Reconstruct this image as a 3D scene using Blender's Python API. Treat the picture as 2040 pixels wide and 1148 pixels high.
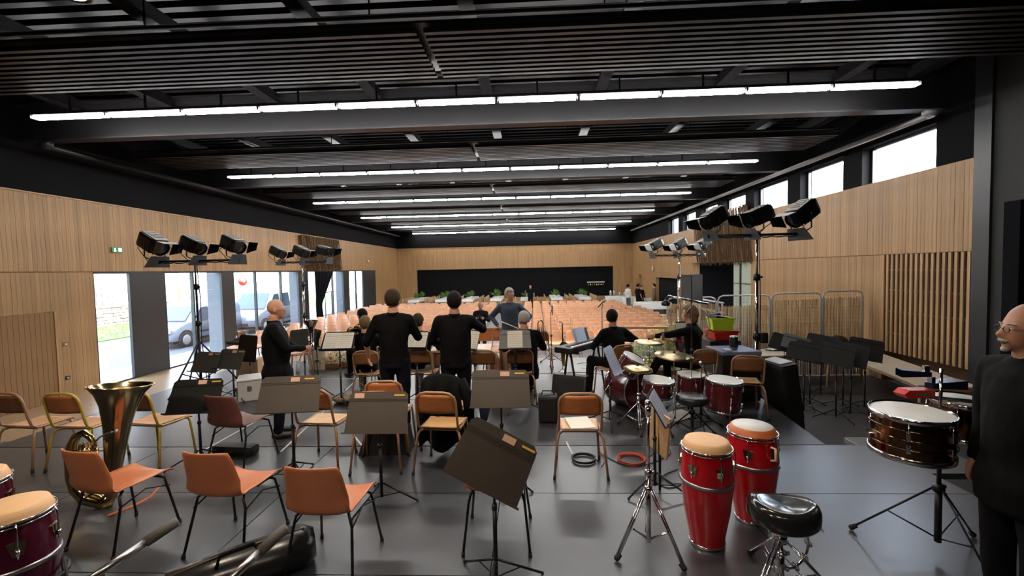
import bpy, bmesh, math, random
from math import sin, cos, pi, radians as R, sqrt, atan2
from mathutils import Vector as V, Matrix as M, Euler, noise
random.seed(7)
SC = bpy.context.scene
for o in list(bpy.data.objects): bpy.data.objects.remove(o)
COL = SC.collection
# ------------------------------------------------------------ camera, world, sun, exposure
F = 850.0
CAMZ = 2.0
cam = bpy.data.cameras.new('camera'); co = bpy.data.objects.new('camera', cam); COL.objects.link(co)
cam.sensor_width = 36; cam.lens = 36*F/2040; cam.clip_start = .05; cam.clip_end = 400
CM = M.Translation((0, 0, CAMZ)) @ M.Rotation(R(2.45), 4, 'Z') @ M.Rotation(R(90-2.42), 4, 'X') @ M.Rotation(R(-1.2), 4, 'Z')
co.matrix_world = CM
SC.camera = co
SC.view_settings.view_transform = 'Standard'; SC.view_settings.look = 'None'
SC.view_settings.exposure = 0.30; SC.view_settings.gamma = 1; SC.view_settings.use_curve_mapping = False
W = bpy.data.worlds.new('world'); SC.world = W; W.use_nodes = True
nt = W.node_tree; bg = nt.nodes['Background']
sky = nt.nodes.new('ShaderNodeTexSky'); sky.sky_type = 'NISHITA'; sky.sun_disc = False
sky.sun_elevation = R(31); sky.sun_rotation = R(108); sky.air_density = 1.0; sky.dust_density = 3.0
hs = nt.nodes.new('ShaderNodeHueSaturation'); hs.inputs['Saturation'].default_value = .55
nt.links.new(sky.outputs[0], hs.inputs['Color']); nt.links.new(hs.outputs[0], bg.inputs[0]); bg.inputs[1].default_value = 3.6
SUN = bpy.data.lights.new('sun', 'SUN'); SUN.energy = 10; SUN.angle = R(.6); SUN.color = (1, .93, .82)
so = bpy.data.objects.new('sun', SUN); COL.objects.link(so)
so.rotation_euler = V((-7.65, -2.3, -4.7)).to_track_quat('-Z', 'Y').to_euler()
TUBE_E = 52.0      # luminance of the fluorescent tubes
# the house lights over the stage (real lamps hung from the grid above and behind the viewer)
def stage_lamp(x, y, z, e, size, col=(1, .84, .66), tgt=None, spread=150):
    l = bpy.data.lights.new('stage_light', 'AREA'); l.shape = 'DISK'; l.size = size; l.energy = e; l.color = col; l.spread = R(spread)
    o = bpy.data.objects.new('stage_light', l); COL.objects.link(o); o.location = (x, y, z)
    d = V(tgt) - V((x, y, z)) if tgt else V((0, 0, -1))
    o.rotation_euler = d.to_track_quat('-Z', 'Y').to_euler()
for (lx, ly, lz, le) in ((-3.45, 3.2, 4.1, 26), (-1.67, 3.2, 4.1, 30), (-.2, 3.2, 4.1, 30), (1.26, 3.2, 4.1, 10)):
    stage_lamp(lx, ly, lz, le, .18, tgt=(lx, ly+.4, 0))
for (lx, ly, lz, le) in ((-4.5, -1.5, 4.6, 30), (-1, -1.5, 4.6, 34), (.8, -1.5, 4.6, 6)):
    stage_lamp(lx, ly, lz, le, .5, tgt=(lx*.7, 3.8, 0))

def ray(px, py):
    d = CM.to_3x3() @ V(((px-1020)/F, -(py-574)/F, -1))
    return d
def at(px, py, z=0.0):          # where the sight line through a photo pixel meets height z
    d = ray(px, py); t = (z-CAMZ)/d.z
    return V((d.x*t, d.y*t, z))
def atd(px, py, y):             # ... meets depth y
    d = ray(px, py); t = y/d.y
    return V((d.x*t, y, CAMZ+d.z*t))
LOW = -0.8                      # hall floor, below the stage
# ------------------------------------------------------------ materials
def mat(name, col, rough=.6, metal=0.0, bump=0.0, bscale=40, var=0.0, vscale=6, rnd=0.0, emit=0, alpha=None, coat=0.0, stretch=None, spec=None, sheen=0):
    m = bpy.data.materials.new(name); m.use_nodes = True; n = m.node_tree.nodes; L = m.node_tree.links
    b = n['Principled BSDF']; c = tuple(col)+(1,) if len(col) == 3 else col
    b.inputs['Base Color'].default_value = c; b.inputs['Roughness'].default_value = rough; b.inputs['Metallic'].default_value = metal
    if spec is not None: b.inputs['Specular IOR Level'].default_value = spec
    if coat: b.inputs['Coat Weight'].default_value = coat; b.inputs['Coat Roughness'].default_value = .1
    tc = n.new('ShaderNodeTexCoord'); src = tc.outputs['Object']
    if stretch:
        mp = n.new('ShaderNodeMapping'); mp.inputs['Scale'].default_value = stretch; L.new(src, mp.inputs[0]); src = mp.outputs[0]
    if var or rnd:
        nz = n.new('ShaderNodeTexNoise'); nz.inputs['Scale'].default_value = vscale; nz.inputs['Detail'].default_value = 5
        L.new(src, nz.inputs['Vector'])
        hv = n.new('ShaderNodeHueSaturation'); hv.inputs['Color'].default_value = c
        ma = n.new('ShaderNodeMapRange'); ma.inputs['From Min'].default_value = .3; ma.inputs['From Max'].default_value = .7
        ma.inputs['To Min'].default_value = 1-var; ma.inputs['To Max'].default_value = 1+var
        L.new(nz.outputs['Fac'], ma.inputs['Value']); out = ma.outputs[0]
        if rnd:
            oi = n.new('ShaderNodeObjectInfo'); mr = n.new('ShaderNodeMapRange')
            mr.inputs['To Min'].default_value = 1-rnd; mr.inputs['To Max'].default_value = 1+rnd
            L.new(oi.outputs['Random'], mr.inputs['Value']); mm = n.new('ShaderNodeMath'); mm.operation = 'MULTIPLY'
            L.new(out, mm.inputs[0]); L.new(mr.outputs[0], mm.inputs[1]); out = mm.outputs[0]
        L.new(out, hv.inputs['Value']); L.new(hv.outputs[0], b.inputs['Base Color'])
    if bump:
        nb = n.new('ShaderNodeTexNoise'); nb.inputs['Scale'].default_value = bscale; nb.inputs['Detail'].default_value = 4
        bp = n.new('ShaderNodeBump'); bp.inputs['Strength'].default_value = bump; bp.inputs['Distance'].default_value = .01
        L.new(src, nb.inputs['Vector']); L.new(nb.outputs['Fac'], bp.inputs['Height']); L.new(bp.outputs[0], b.inputs['Normal'])
    if emit: b.inputs['Emission Color'].default_value = c; b.inputs['Emission Strength'].default_value = emit
    return m
def glass_mat(name, tint=(1, 1, 1), refl=1.0, rough=0.0):
    m = bpy.data.materials.new(name); m.use_nodes = True; n = m.node_tree.nodes; L = m.node_tree.links
    n.remove(n['Principled BSDF']); t = n.new('ShaderNodeBsdfTransparent'); t.inputs[0].default_value = tuple(tint)+(1,)
    g = n.new('ShaderNodeBsdfGlossy'); g.inputs['Roughness'].default_value = rough
    ge = n.new('ShaderNodeNewGeometry'); dt = n.new('ShaderNodeVectorMath'); dt.operation = 'DOT_PRODUCT'; L.new(ge.outputs['Normal'], dt.inputs[0]); L.new(ge.outputs['Incoming'], dt.inputs[1])
    def mt(op, a, b_):
        q = n.new('ShaderNodeMath'); q.operation = op
        for i, v in enumerate((a, b_)):
            if v is None: continue
            if isinstance(v, (int, float)): q.inputs[i].default_value = v
            else: L.new(v, q.inputs[i])
        return q.outputs[0]
    f = mt('ADD', mt('MULTIPLY', mt('POWER', mt('SUBTRACT', 1.0, mt('ABSOLUTE', dt.outputs['Value'], None)), 5.0), .5*refl), .04*refl)
    mx = n.new('ShaderNodeMixShader'); L.new(f, mx.inputs[0]); L.new(t.outputs[0], mx.inputs[1]); L.new(g.outputs[0], mx.inputs[2])
    L.new(mx.outputs[0], n['Material Output'].inputs[0]); return m
def stave_mat(name, c1, c2, axes='yz', bw=1.3, bh=.055, gap=.0015):
    # vertical narrow staves, colour changing stave by stave
    m = bpy.data.materials.new(name); m.use_nodes = True; n = m.node_tree.nodes; L = m.node_tree.links; b = n['Principled BSDF']
    tc = n.new('ShaderNodeTexCoord'); sp = n.new('ShaderNodeSeparateXYZ'); cb = n.new('ShaderNodeCombineXYZ'); L.new(tc.outputs['Object'], sp.inputs[0])
    L.new(sp.outputs['Z'], cb.inputs[0]); L.new(sp.outputs[axes[0].upper()], cb.inputs[1])
    br = n.new('ShaderNodeTexBrick'); br.inputs['Scale'].default_value = 1; br.inputs['Brick Width'].default_value = bw; br.inputs['Row Height'].default_value = bh
    br.inputs['Mortar Size'].default_value = gap; br.inputs['Color1'].default_value = tuple(c1)+(1,); br.inputs['Color2'].default_value = tuple(c2)+(1,)
    br.inputs['Mortar'].default_value = tuple(x*.55 for x in c2)+(1,); br.inputs['Bias'].default_value = -.1; br.offset = .37; br.offset_frequency = 1
    L.new(cb.outputs[0], br.inputs['Vector'])
    nz = n.new('ShaderNodeTexNoise'); nz.inputs['Scale'].default_value = 3; mp = n.new('ShaderNodeMapping'); mp.inputs['Scale'].default_value = (12, 12, .8)
    L.new(tc.outputs['Object'], mp.inputs[0]); L.new(mp.outputs[0], nz.inputs['Vector'])
    mx = n.new('ShaderNodeMix'); mx.data_type = 'RGBA'; mx.blend_type = 'MULTIPLY'; mx.inputs['Factor'].default_value = .35
    L.new(br.outputs['Color'], mx.inputs[6]); L.new(nz.outputs['Color'], mx.inputs[7]); 
    hv = n.new('ShaderNodeHueSaturation'); hv.inputs['Value'].default_value = 1.18; hv.inputs['Saturation'].default_value = 1
    cv = n.new('ShaderNodeRGBToBW'); L.new(nz.outputs['Color'], cv.inputs[0]); L.new(cv.outputs[0], mx.inputs[7])
    L.new(mx.outputs[2], hv.inputs['Color']); L.new(hv.outputs[0], b.inputs['Base Color']); b.inputs['Roughness'].default_value = .5
    return m
OAK = (.40, .235, .105); OAK2 = (.31, .172, .07)
MT = {}
MT['stave_yz'] = stave_mat('oak_staves_side', OAK, OAK2, 'yz')
MT['stave_xz'] = stave_mat('oak_staves_end', OAK, OAK2, 'xz')
MT['plank'] = mat('oak_plank', (.37, .215, .095), .5, var=.16, vscale=3, rnd=.15, stretch=(9, 9, .7), bump=.1)
MT['oak_slat'] = mat('oak_slat', (.42, .26, .13), .5, var=.12, vscale=3, rnd=.1, stretch=(9, 9, .7))
MT['oak_dark'] = mat('oak_shadow_panel', (.25, .13, .05), .6, var=.12, stretch=(9, 9, .7))
MT['black_wall'] = mat('black_wall_paint', (.0032, .0032, .0045), .85, bump=.15, spec=.15)
MT['black_paint'] = mat('black_steel_paint', (.016, .016, .019), .45)
MT['beam'] = mat('grey_black_beam', (.013, .012, .014), .45)
MT['rib'] = mat('grey_ceiling_rib', (.014, .0125, .014), .42)
MT['deck'] = mat('steel_roof_deck', (.010, .010, .014), .45)
MT['frame'] = mat('dark_window_frame', (.02, .022, .026), .4)
MT['graphite'] = mat('graphite_panel', (.025, .025, .028), .45, var=.1)
MT['glass'] = glass_mat('window_glass', (.95, .98, 1))
MT['stage'] = mat('black_dance_floor', (.030, .031, .034), .34, spec=.6, var=.15, vscale=2.2, stretch=(1, 3, 1))
MT['stage_near'] = mat('black_stage_decking', (.038, .042, .050), .30, spec=1.0, var=.12, vscale=2.5, stretch=(1, 3, 1))
MT['hall'] = mat('grey_blue_lino', (.16, .18, .205), .3, var=.08)
MT['oak_floor'] = mat('oak_strip_floor', (.40, .27, .15), .33, var=.15, stretch=(8, .8, 1))
MT['dark_floor'] = mat('dark_floor', (.03, .03, .032), .5, var=.1)
MT['white_tape'] = mat('white_tape', (.55, .55, .55), .6)
MT['tube_light'] = mat('fluorescent_tube', (1, .98, .95), emit=TUBE_E)
MT['chrome'] = mat('chrome', (.75, .75, .77), .12, 1.0)
MT['steel'] = mat('brushed_steel', (.45, .45, .46), .3, 1.0)
MT['alu'] = mat('matt_aluminium', (.40, .40, .41), .5, .35)
MT['black_metal'] = mat('black_metal', (.012, .012, .013), .35, .3)
MT['black_rubber'] = mat('black_rubber', (.012, .012, .012), .8)
MT['desk_metal'] = mat('music_desk_metal', (.066, .052, .042), .42, .2, bump=.03, bscale=200, var=.08)
MT['desk_black'] = mat('black_music_desk', (.005, .005, .0055), .5, spec=.3)
MT['desk_grey'] = mat('grey_music_desk', (.07, .075, .075), .45, .2)
MT['paper'] = mat('sheet_paper', (.72, .70, .64), .7)
MT['label_tan'] = mat('salmon_paper_label', (.68, .42, .30), .7)
MT['label_yellow'] = mat('yellow_strip', (.75, .45, .08), .6)
MT['ink'] = mat('staff_ink', (.12, .12, .12), .8)
MT['orange_shell'] = mat('orange_brown_plastic', (.50, .17, .075), .38, var=.06)
MT['brown_shell'] = mat('dark_brown_plastic', (.14, .05, .04), .4, var=.05)
MT['peach_shell'] = mat('peach_plastic', (.56, .285, .155), .45, rnd=.05)
MT['tan_frame'] = mat('tan_lacquered_steel', (.36, .20, .115), .35, .15)
MT['yellow_frame'] = mat('yellow_lacquered_steel', (.52, .36, .06), .35, .1)
MT['ply_back'] = mat('orange_plywood', (.42, .145, .045), .38, var=.12, stretch=(2, 8, 8))
MT['ply_back_dark'] = mat('brown_plywood', (.20, .085, .035), .4, var=.12, stretch=(2, 8, 8))
MT['ply_seat'] = mat('pale_plywood', (.60, .36, .17), .4, var=.1, stretch=(2, 8, 8))
MT['ply_seat_o'] = mat('orange_seat_plywood', (.56, .30, .15), .4, var=.1, stretch=(2, 8, 8))
MT['brass'] = mat('lacquered_brass', (.62, .43, .18), .16, 1.0)
MT['brass_dark'] = mat('aged_brass', (.36, .27, .16), .18, 1.0)
MT['red_shell'] = mat('red_fibreglass', (.42, .004, .010), .22, coat=.6)
MT['skin_tan'] = mat('rawhide_head', (.66, .40, .20), .5, var=.08, vscale=4)
MT['skin_white'] = mat('white_drum_head', (.62, .62, .60), .45, var=.05)
MT['hoop_orange'] = mat('orange_hoop_collar', (.50, .13, .04), .4)
MT['purple_shell'] = mat('purple_drum_shell', (.055, .001, .014), .25, coat=.5)
MT['wine_shell'] = mat('wine_red_lacquer', (.075, .008, .010), .22, coat=.7)
MT['copper'] = mat('dark_copper_shell', (.28, .15, .09), .14, 1.0)
MT['cymbal'] = mat('cymbal_bronze', (.62, .50, .28), .3, 1.0)
MT['black_vinyl'] = mat('black_vinyl', (.016, .016, .018), .25, bump=.05)
MT['black_fabric'] = mat('black_fabric', (.0045, .0045, .005), .9, spec=.12, bump=.3, bscale=60)
MT['shirt_black'] = mat('black_shirt_cloth', (.0035, .0035, .0045), .85, bump=.25, bscale=25, spec=.12)
MT['navy'] = mat('navy_trousers', (.004, .005, .010), .85, spec=.12, bump=.2, bscale=25)
MT['blue_jersey'] = mat('slate_blue_jumper', (.035, .05, .085), .8, bump=.2, bscale=30)
MT['jeans'] = mat('blue_jeans', (.04, .065, .13), .8, bump=.2, bscale=30)
MT['jeans_pale'] = mat('pale_grey_jeans', (.22, .24, .27), .8, bump=.2, bscale=30)
MT['wht_shirt'] = mat('white_shirt_cloth', (.6, .58, .55), .8)
MT['grey_cloth'] = mat('grey_trousers', (.10, .10, .105), .8)
MT['brown_coat'] = mat('brown_coat_cloth', (.16, .095, .06), .8)
MT['skin'] = mat('light_skin', (.52, .27, .185), .5, var=.06, vscale=10)
MT['skin2'] = mat('tanned_skin', (.36, .17, .11), .5, var=.06, vscale=10)
MT['skin3'] = mat('brown_skin', (.20, .09, .055), .5, var=.06, vscale=10)
MT['hair_brown'] = mat('brown_hair', (.035, .02, .012), .75, spec=.15, bump=.5, bscale=80)
MT['hair_dark'] = mat('dark_hair', (.007, .005, .004), .75, spec=.15, bump=.5, bscale=80)
MT['hair_grey'] = mat('grey_hair', (.30, .28, .26), .6, bump=.5, bscale=80)
MT['hair_blond'] = mat('ash_blond_hair', (.15, .10, .055), .75, spec=.15, bump=.5, bscale=80)
MT['shoe'] = mat('black_shoe_leather', (.01, .01, .01), .4)
MT['eye'] = mat('eye_white', (.6, .58, .55), .3)
MT['white_cloth'] = mat('white_tablecloth', (.66, .65, .62), .8, bump=.2, bscale=8)
MT['table_white'] = mat('cream_laminate', (.52, .44, .35), .4)
MT['table_wood'] = mat('beech_tabletop', (.50, .32, .17), .4, var=.1, stretch=(2, 8, 8))
MT['reed'] = mat('dry_reed', (.36, .24, .125), .85, var=.75, vscale=4, stretch=(22, 22, .6))
MT['reed_dark'] = mat('brown_reed_curtain', (.13, .075, .035), .85, var=.3, vscale=6, stretch=(6, 6, 1))
MT['drape'] = mat('black_drape', (.006, .006, .008), .95, spec=.1)
MT['leaf'] = mat('green_leaf', (.10, .20, .03), .6, var=.3)
MT['petal_y'] = mat('yellow_petal', (.75, .62, .12), .6)
MT['petal_r'] = mat('salmon_petal', (.62, .16, .08), .6)
MT['white_plastic'] = mat('white_plastic', (.6, .6, .6), .4)
MT['blue_top'] = mat('blue_grey_case_lid', (.14, .18, .30), .35)
MT['green_plastic'] = mat('lime_plastic', (.42, .62, .02), .4)
MT['red_plastic'] = mat('red_plastic', (.55, .02, .015), .35)
MT['case_black'] = mat('black_case_board', (.009, .009, .010), .5, bump=.2, bscale=120)
MT['grille'] = mat('speaker_grille', (.010, .010, .011), .6, bump=.5, bscale=300)
MT['cable_black'] = mat('black_cable', (.012, .012, .014), .45)
MT['cable_red'] = mat('orange_red_cable', (.55, .06, .02), .45)
MT['blue_sheet'] = mat('bluish_sheet', (.45, .52, .68), .6)
MT['exit_green'] = mat('exit_sign_green', (.03, .30, .10), .4)
MT['banana'] = mat('banana_skin', (.72, .50, .04), .5)
MT['bottle'] = mat('pale_bottle_plastic', (.55, .62, .52), .3)
# outdoors
MT['asphalt'] = mat('asphalt', (.11, .115, .13), .8, var=.08)
MT['paving'] = mat('pale_paving', (.22, .235, .27), .7, var=.05)
MT['turf'] = mat('grass_turf', (.05, .125, .012), .9, var=.3, vscale=12)
MT['render'] = mat('cream_house_render', (.42, .385, .34), .8, var=.03)
MT['stonework'] = mat('field_stone', (.16, .13, .11), .9, rnd=.3, var=.2)
MT['salmon'] = mat('salmon_surround', (.45, .22, .17), .8)
MT['shutter'] = mat('grey_blue_shutter', (.12, .15, .20), .6)
MT['door_grey'] = mat('grey_garage_door', (.16, .14, .14), .6)
MT['car_white'] = mat('white_car_paint', (.24, .28, .34), .2, coat=.5)
MT['car_glass'] = mat('tinted_car_glass', (.06, .09, .13), .08, spec=.8)
MT['tyre'] = mat('tyre', (.02, .02, .02), .8)
MT['clad_blue'] = mat('pale_blue_cladding', (.13, .17, .20), .5)
MT['bark'] = mat('tree_bark', (.10, .07, .045), .9)
MT['fin'] = mat('grey_fin_panel', (.10, .11, .125), .6)
# ------------------------------------------------------------ mesh helpers
class MB:
    def __init__(s): s.v = []; s.f = []; s.sm = []; s.T = M.Identity(4)
    def add(s, vs, fs, smooth=False):
        n = len(s.v); s.v += [s.T @ V(p) for p in vs]; s.f += [tuple(i+n for i in f) for f in fs]; s.sm += [smooth]*len(fs); return s
    def box(s, c, d, rot=None, bevel=0):
        x, y, z = d[0]/2, d[1]/2, d[2]/2; m = M.Translation(c) @ (Euler(rot).to_matrix().to_4x4() if rot else M.Identity(4))
        if not bevel:
            vs = [m @ V((i*x, j*y, k*z)) for i in (-1, 1) for j in (-1, 1) for k in (-1, 1)]
            return s.add(vs, [(0, 1, 3, 2), (4, 6, 7, 5), (0, 4, 5, 1), (2, 3, 7, 6), (0, 2, 6, 4), (1, 5, 7, 3)])
        b = min(bevel, x*.9, y*.9, z*.9); bm = bmesh.new(); bmesh.ops.create_cube(bm, size=1)
        for v in bm.verts: v.co = V((v.co.x*2*x, v.co.y*2*y, v.co.z*2*z))
        bmesh.ops.bevel(bm, geom=bm.edges[:], offset=b, segments=2, affect='EDGES', profile=.6)
        bm.verts.index_update(); vs = [m @ v.co for v in bm.verts]; fs = [[v.index for v in f.verts] for f in bm.faces]; bm.free()
        return s.add(vs, fs)
    def b2(s, x0, x1, y0, y1, z0, z1): return s.box(((x0+x1)/2, (y0+y1)/2, (z0+z1)/2), (abs(x1-x0), abs(y1-y0), abs(z1-z0)))
    def tube(s, pts, r, seg=8, closed=False, cap=True, flat=1.0):
        pts = [V(p) for p in pts]; n = len(pts); rr = r if isinstance(r, (list, tuple)) else [r]*n
        tan = []
        for i in range(n):
            if closed: t = pts[(i+1) % n]-pts[i-1]
            else: t = pts[min(i+1, n-1)]-pts[max(i-1, 0)]
            tan.append(t.normalized() if t.length > 1e-9 else V((0, 0, 1)))
        up = V((0, 0, 1)) if abs(tan[0].z) < .9 else V((1, 0, 0)); a = tan[0].cross(up).normalized(); vs = []; fs = []
        for i in range(n):
            t = tan[i]; a = (a-t*a.dot(t)).normalized(); b = t.cross(a)
            for k in range(seg):
                an = 2*pi*k/seg; vs.append(pts[i]+(a*cos(an)+b*sin(an)*flat)*rr[i])
        m = n if closed else n-1
        for i in range(m):
            for k in range(seg):
                j = (i+1) % n; fs.append((i*seg+k, i*seg+(k+1) % seg, j*seg+(k+1) % seg, j*seg+k))
        if cap and not closed: fs.append(tuple(range(seg))[::-1]); fs.append(tuple((n-1)*seg+k for k in range(seg)))
        return s.add(vs, fs, True)
    def lathe(s, prof, seg=24, T=None, smooth=True, capt=True, capb=True, arc=1.0):
        T = T or M.Identity(4); vs = []; fs = []; n = len(prof)
        for (r, z) in prof:
            for k in range(seg): an = 2*pi*k/seg; vs.append(T @ V((r*cos(an), r*sin(an), z)))
        for i in range(n-1):
            for k in range(seg): fs.append((i*seg+k, i*seg+(k+1) % seg, (i+1)*seg+(k+1) % seg, (i+1)*seg+k))
        if capb and prof[0][0] > 1e-6: fs.append(tuple(range(seg))[::-1])
        if capt and prof[-1][0] > 1e-6: fs.append(tuple((n-1)*seg+k for k in range(seg)))
        return s.add(vs, fs, smooth)
    def cyl(s, p0, p1, r, seg=12, r1=None): return s.tube([p0, p1], [r, r if r1 is None else r1], seg)
    def ball(s, c, r, seg=12, rings=8, rot=None):
        r = r if isinstance(r, (list, tuple)) else (r, r, r); m = M.Translation(c) @ (Euler(rot).to_matrix().to_4x4() if rot else M.Identity(4)); vs = []; fs = []
        for i in range(rings+1):
            th = pi*i/rings
            for k in range(seg): an = 2*pi*k/seg; vs.append(m @ V((r[0]*sin(th)*cos(an), r[1]*sin(th)*sin(an), r[2]*cos(th))))
        for i in range(rings):
            for k in range(seg): fs.append((i*seg+k, (i+1)*seg+k, (i+1)*seg+(k+1) % seg, i*seg+(k+1) % seg))
        return s.add(vs, fs, True)
    def prism(s, poly, z0, z1, T=None):       # polygon in local xy, thickness along z
        T = T or M.Identity(4); n = len(poly); vs = [T @ V((p[0], p[1], z0)) for p in poly]+[T @ V((p[0], p[1], z1)) for p in poly]
        fs = [tuple(range(n))[::-1], tuple(range(n, 2*n))]+[(i, (i+1) % n, n+(i+1) % n, n+i) for i in range(n)]
        return s.add(vs, fs)
    def sheet(s, fn, nu, nv, th):             # curved sheet with thickness: fn(u,v) -> point
        P = [[V(fn(i/nu, j/nv)) for j in range(nv+1)] for i in range(nu+1)]; N = {}
        for i in range(nu+1):
            for j in range(nv+1):
                a = P[min(i+1, nu)][j]-P[max(i-1, 0)][j]; b = P[i][min(j+1, nv)]-P[i][max(j-1, 0)]; N[i, j] = a.cross(b).normalized()
        idx = lambda i, j, k: (i*(nv+1)+j)*2+k
        vs = []
        for i in range(nu+1):
            for j in range(nv+1): vs += [P[i][j]-N[i, j]*th/2, P[i][j]+N[i, j]*th/2]
        fs = []
        for i in range(nu):
            for j in range(nv):
                fs.append((idx(i, j, 1), idx(i+1, j, 1), idx(i+1, j+1, 1), idx(i, j+1, 1)))
                fs.append((idx(i, j, 0), idx(i, j+1, 0), idx(i+1, j+1, 0), idx(i+1, j, 0)))
        for i in range(nu):
            fs.append((idx(i, 0, 0), idx(i+1, 0, 0), idx(i+1, 0, 1), idx(i, 0, 1))); fs.append((idx(i, nv, 0), idx(i, nv, 1), idx(i+1, nv, 1), idx(i+1, nv, 0)))
        for j in range(nv):
            fs.append((idx(0, j, 0), idx(0, j, 1), idx(0, j+1, 1), idx(0, j+1, 0))); fs.append((idx(nu, j, 0), idx(nu, j+1, 0), idx(nu, j+1, 1), idx(nu, j, 1)))
        return s.add(vs, fs, True)
    def mesh(s, name, m):
        me = bpy.data.meshes.new(name); me.from_pydata([tuple(p) for p in s.v], [], s.f)
        me.polygons.foreach_set('use_smooth', s.sm); me.materials.append(MT[m] if isinstance(m, str) else m); me.update(); return me
    def build(s, name, m, parent=None, loc=None):
        o = bpy.data.objects.new(name, s.mesh(name, m)); COL.objects.link(o)
        if parent: o.parent = parent
        if loc: o.location = loc
        return o
def inst(name, me, parent=None, loc=(0, 0, 0), rot=(0, 0, 0)):
    o = bpy.data.objects.new(name, me); COL.objects.link(o); o.location = loc; o.rotation_euler = rot
    if parent: o.parent = parent
    return o
def tag(o, label=None, cat=None, group=None, kind=None):
    if label: o['label'] = label
    if cat: o['category'] = cat
    if group: o['group'] = group
    if kind: o['kind'] = kind
    return o
def thing(name, label, cat, loc=(0, 0, 0), rz=0, group=None):
    o = bpy.data.objects.new(name, None); COL.objects.link(o); o.location = loc; o.rotation_euler = (0, 0, rz); o.empty_display_size = .1
    return tag(o, label, cat, group)
def kids(o): return [c for c in KID.get(o.name, [])]
def copy_tree(o, loc, rz=None, label=None, group=None, parent=None, src=None):
    c = o.copy(); COL.objects.link(c)
    if parent is None:
        c.location = loc
        if rz is not None: c.rotation_euler = (0, 0, rz)
        if label: c['label'] = label
        if group: c['group'] = group
    else: c.parent = parent
    for ch in src[o]: copy_tree(ch, None, parent=c, src=src)
    return c
def tree_of(o):
    d = {}
    def rec(x):
        d[x] = list(x.children)
        for y in d[x]: rec(y)
    rec(o); return d
def struct(name, mb, m, parent=None):
    o = mb.build(name, m, parent)
    if not parent: o['kind'] = 'structure'
    return o
ORDW = ['first', 'second', 'third', 'fourth', 'fifth', 'sixth', 'seventh', 'eighth', 'ninth', 'tenth', 'eleventh', 'twelfth', 'thirteenth', 'fourteenth', 'fifteenth']
# ------------------------------------------------------------ the hall
XL, XR, YB = -11.0, 8.35, 35.0
ZJ, ZW, ZC = 2.17, 3.92, 6.0       # joint line over the openings, top of the oak, underside of the roof deck
Y0 = -6.0                           # back of the stage house
# floors
b = MB(); b.b2(XL, XR+6, Y0, YB, LOW-.1, LOW); hf = struct('floor', b, 'hall')
b = MB(); b.b2(XL, -6.5, Y0, 22, LOW, LOW+.012); struct('floor_oak', b, 'oak_floor')
b = MB(); b.b2(3.4, XR, 2, 10.8, LOW, LOW+.012); struct('floor_dark', b, 'dark_floor')
b = MB(); b.prism([(-6.5, 4.78), (3.22, 4.78), (3.5, 7.0), (3.5, 9.5), (-6.5, 9.5)], LOW+.02, 0); sf = struct('stage_floor', b, 'stage')
sf.name = 'floor_stage_front'
b = MB(); b.b2(-6.5, 3.5, 9.5, 9.56, LOW+.02, 0.004); struct('trim_stage_edge', b, 'table_wood')
# near deck, modules with open joints
dk = MB()
xs = [-8.3, -6.3, -4.3, -2.3, -.3, 1.7, 3.75]
for i in range(6):
    for (y0, y1) in ((-.3, .7), (.7, 1.7), (1.7, 2.7), (2.7, 3.74), (3.74, 4.765)):
        dk.b2(xs[i]+.004, xs[i+1]-.004, y0+.004, y1-.004, -.06, 0)
sn = struct('floor_stage_deck', dk, 'stage_near')
b = MB(); b.b2(-8.3, 3.75, -.3, 4.76, LOW+.02, -.07); struct('floor_stage_base', b, 'black_paint')
b = MB(); b.b2(-12, 12, -6, -.3, LOW, -.05); struct('floor_stage_rear', b, 'dark_floor')
# tape lines on the front deck
for TI_, (a, c) in enumerate((((690, 850), (735, 905)), ((560, 900), (705, 762)), ((380, 912), (560, 812)), ((640, 755), (720, 755)), ((800, 905), (822, 872)), ((1128, 880), (1140, 905)), ((1103, 752), (1108, 778)))):
    pa, pb = at(a[0], a[1], .003), at(c[0], c[1], .003); d = pb-pa
    b = MB(); b.box((pa+pb)/2, (d.length, .02, .004), (0, 0, atan2(d.y, d.x)))
    tag(b.build('floor_tape', 'white_tape'), 'thin pale tape line on the black stage floor, %s' % ['before the pale seated chair', 'running toward the trumpets', 'behind the dark chair', 'crosswise near the edge', 'before the coat', 'by the folder chair', 'before the keyboard'][TI_], 'tape', 'tape lines on the stage floor')
# lower step modules at both ends of the seam
def step(x0, x1, y0, y1, z, lab):
    t = thing('stage_step', lab, 'step', ((x0+x1)/2, (y0+y1)/2, LOW+.02), 0, 'low step modules beside the stage')
    w, d = x1-x0, y1-y0; h = z-LOW-.02
    b = MB(); b.box((0, 0, h-.03), (w, d, .06)); b.build('step_top', 'stage_near', t)
    b = MB(); b.box((0, d/2+.008, h-.03), (w, .016, .06)); b.box((-w/2-.008, 0, h-.03), (.016, d, .06)); b.build('edge_trim', 'alu', t)
    for sx in (-1, 1):
        for sy in (-1, 1):
            b = MB(); b.box((sx*(w/2-.04), sy*(d/2-.04), (h-.06)/2), (.05, .05, h-.06)); b.build('leg', 'black_metal', t)
step(3.78, 4.62, 4.35, 5.25, -.12, 'low stage step with pale metal edge beside the timbales')
step(3.3, 3.95, 4.80, 5.3, -.3, 'lower stage step with pale metal edge beside the deck corner')
step(-7.3, -6.6, 4.78, 5.5, -.22, 'low stage step with pale metal edge beside the yellow chairs')
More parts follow.
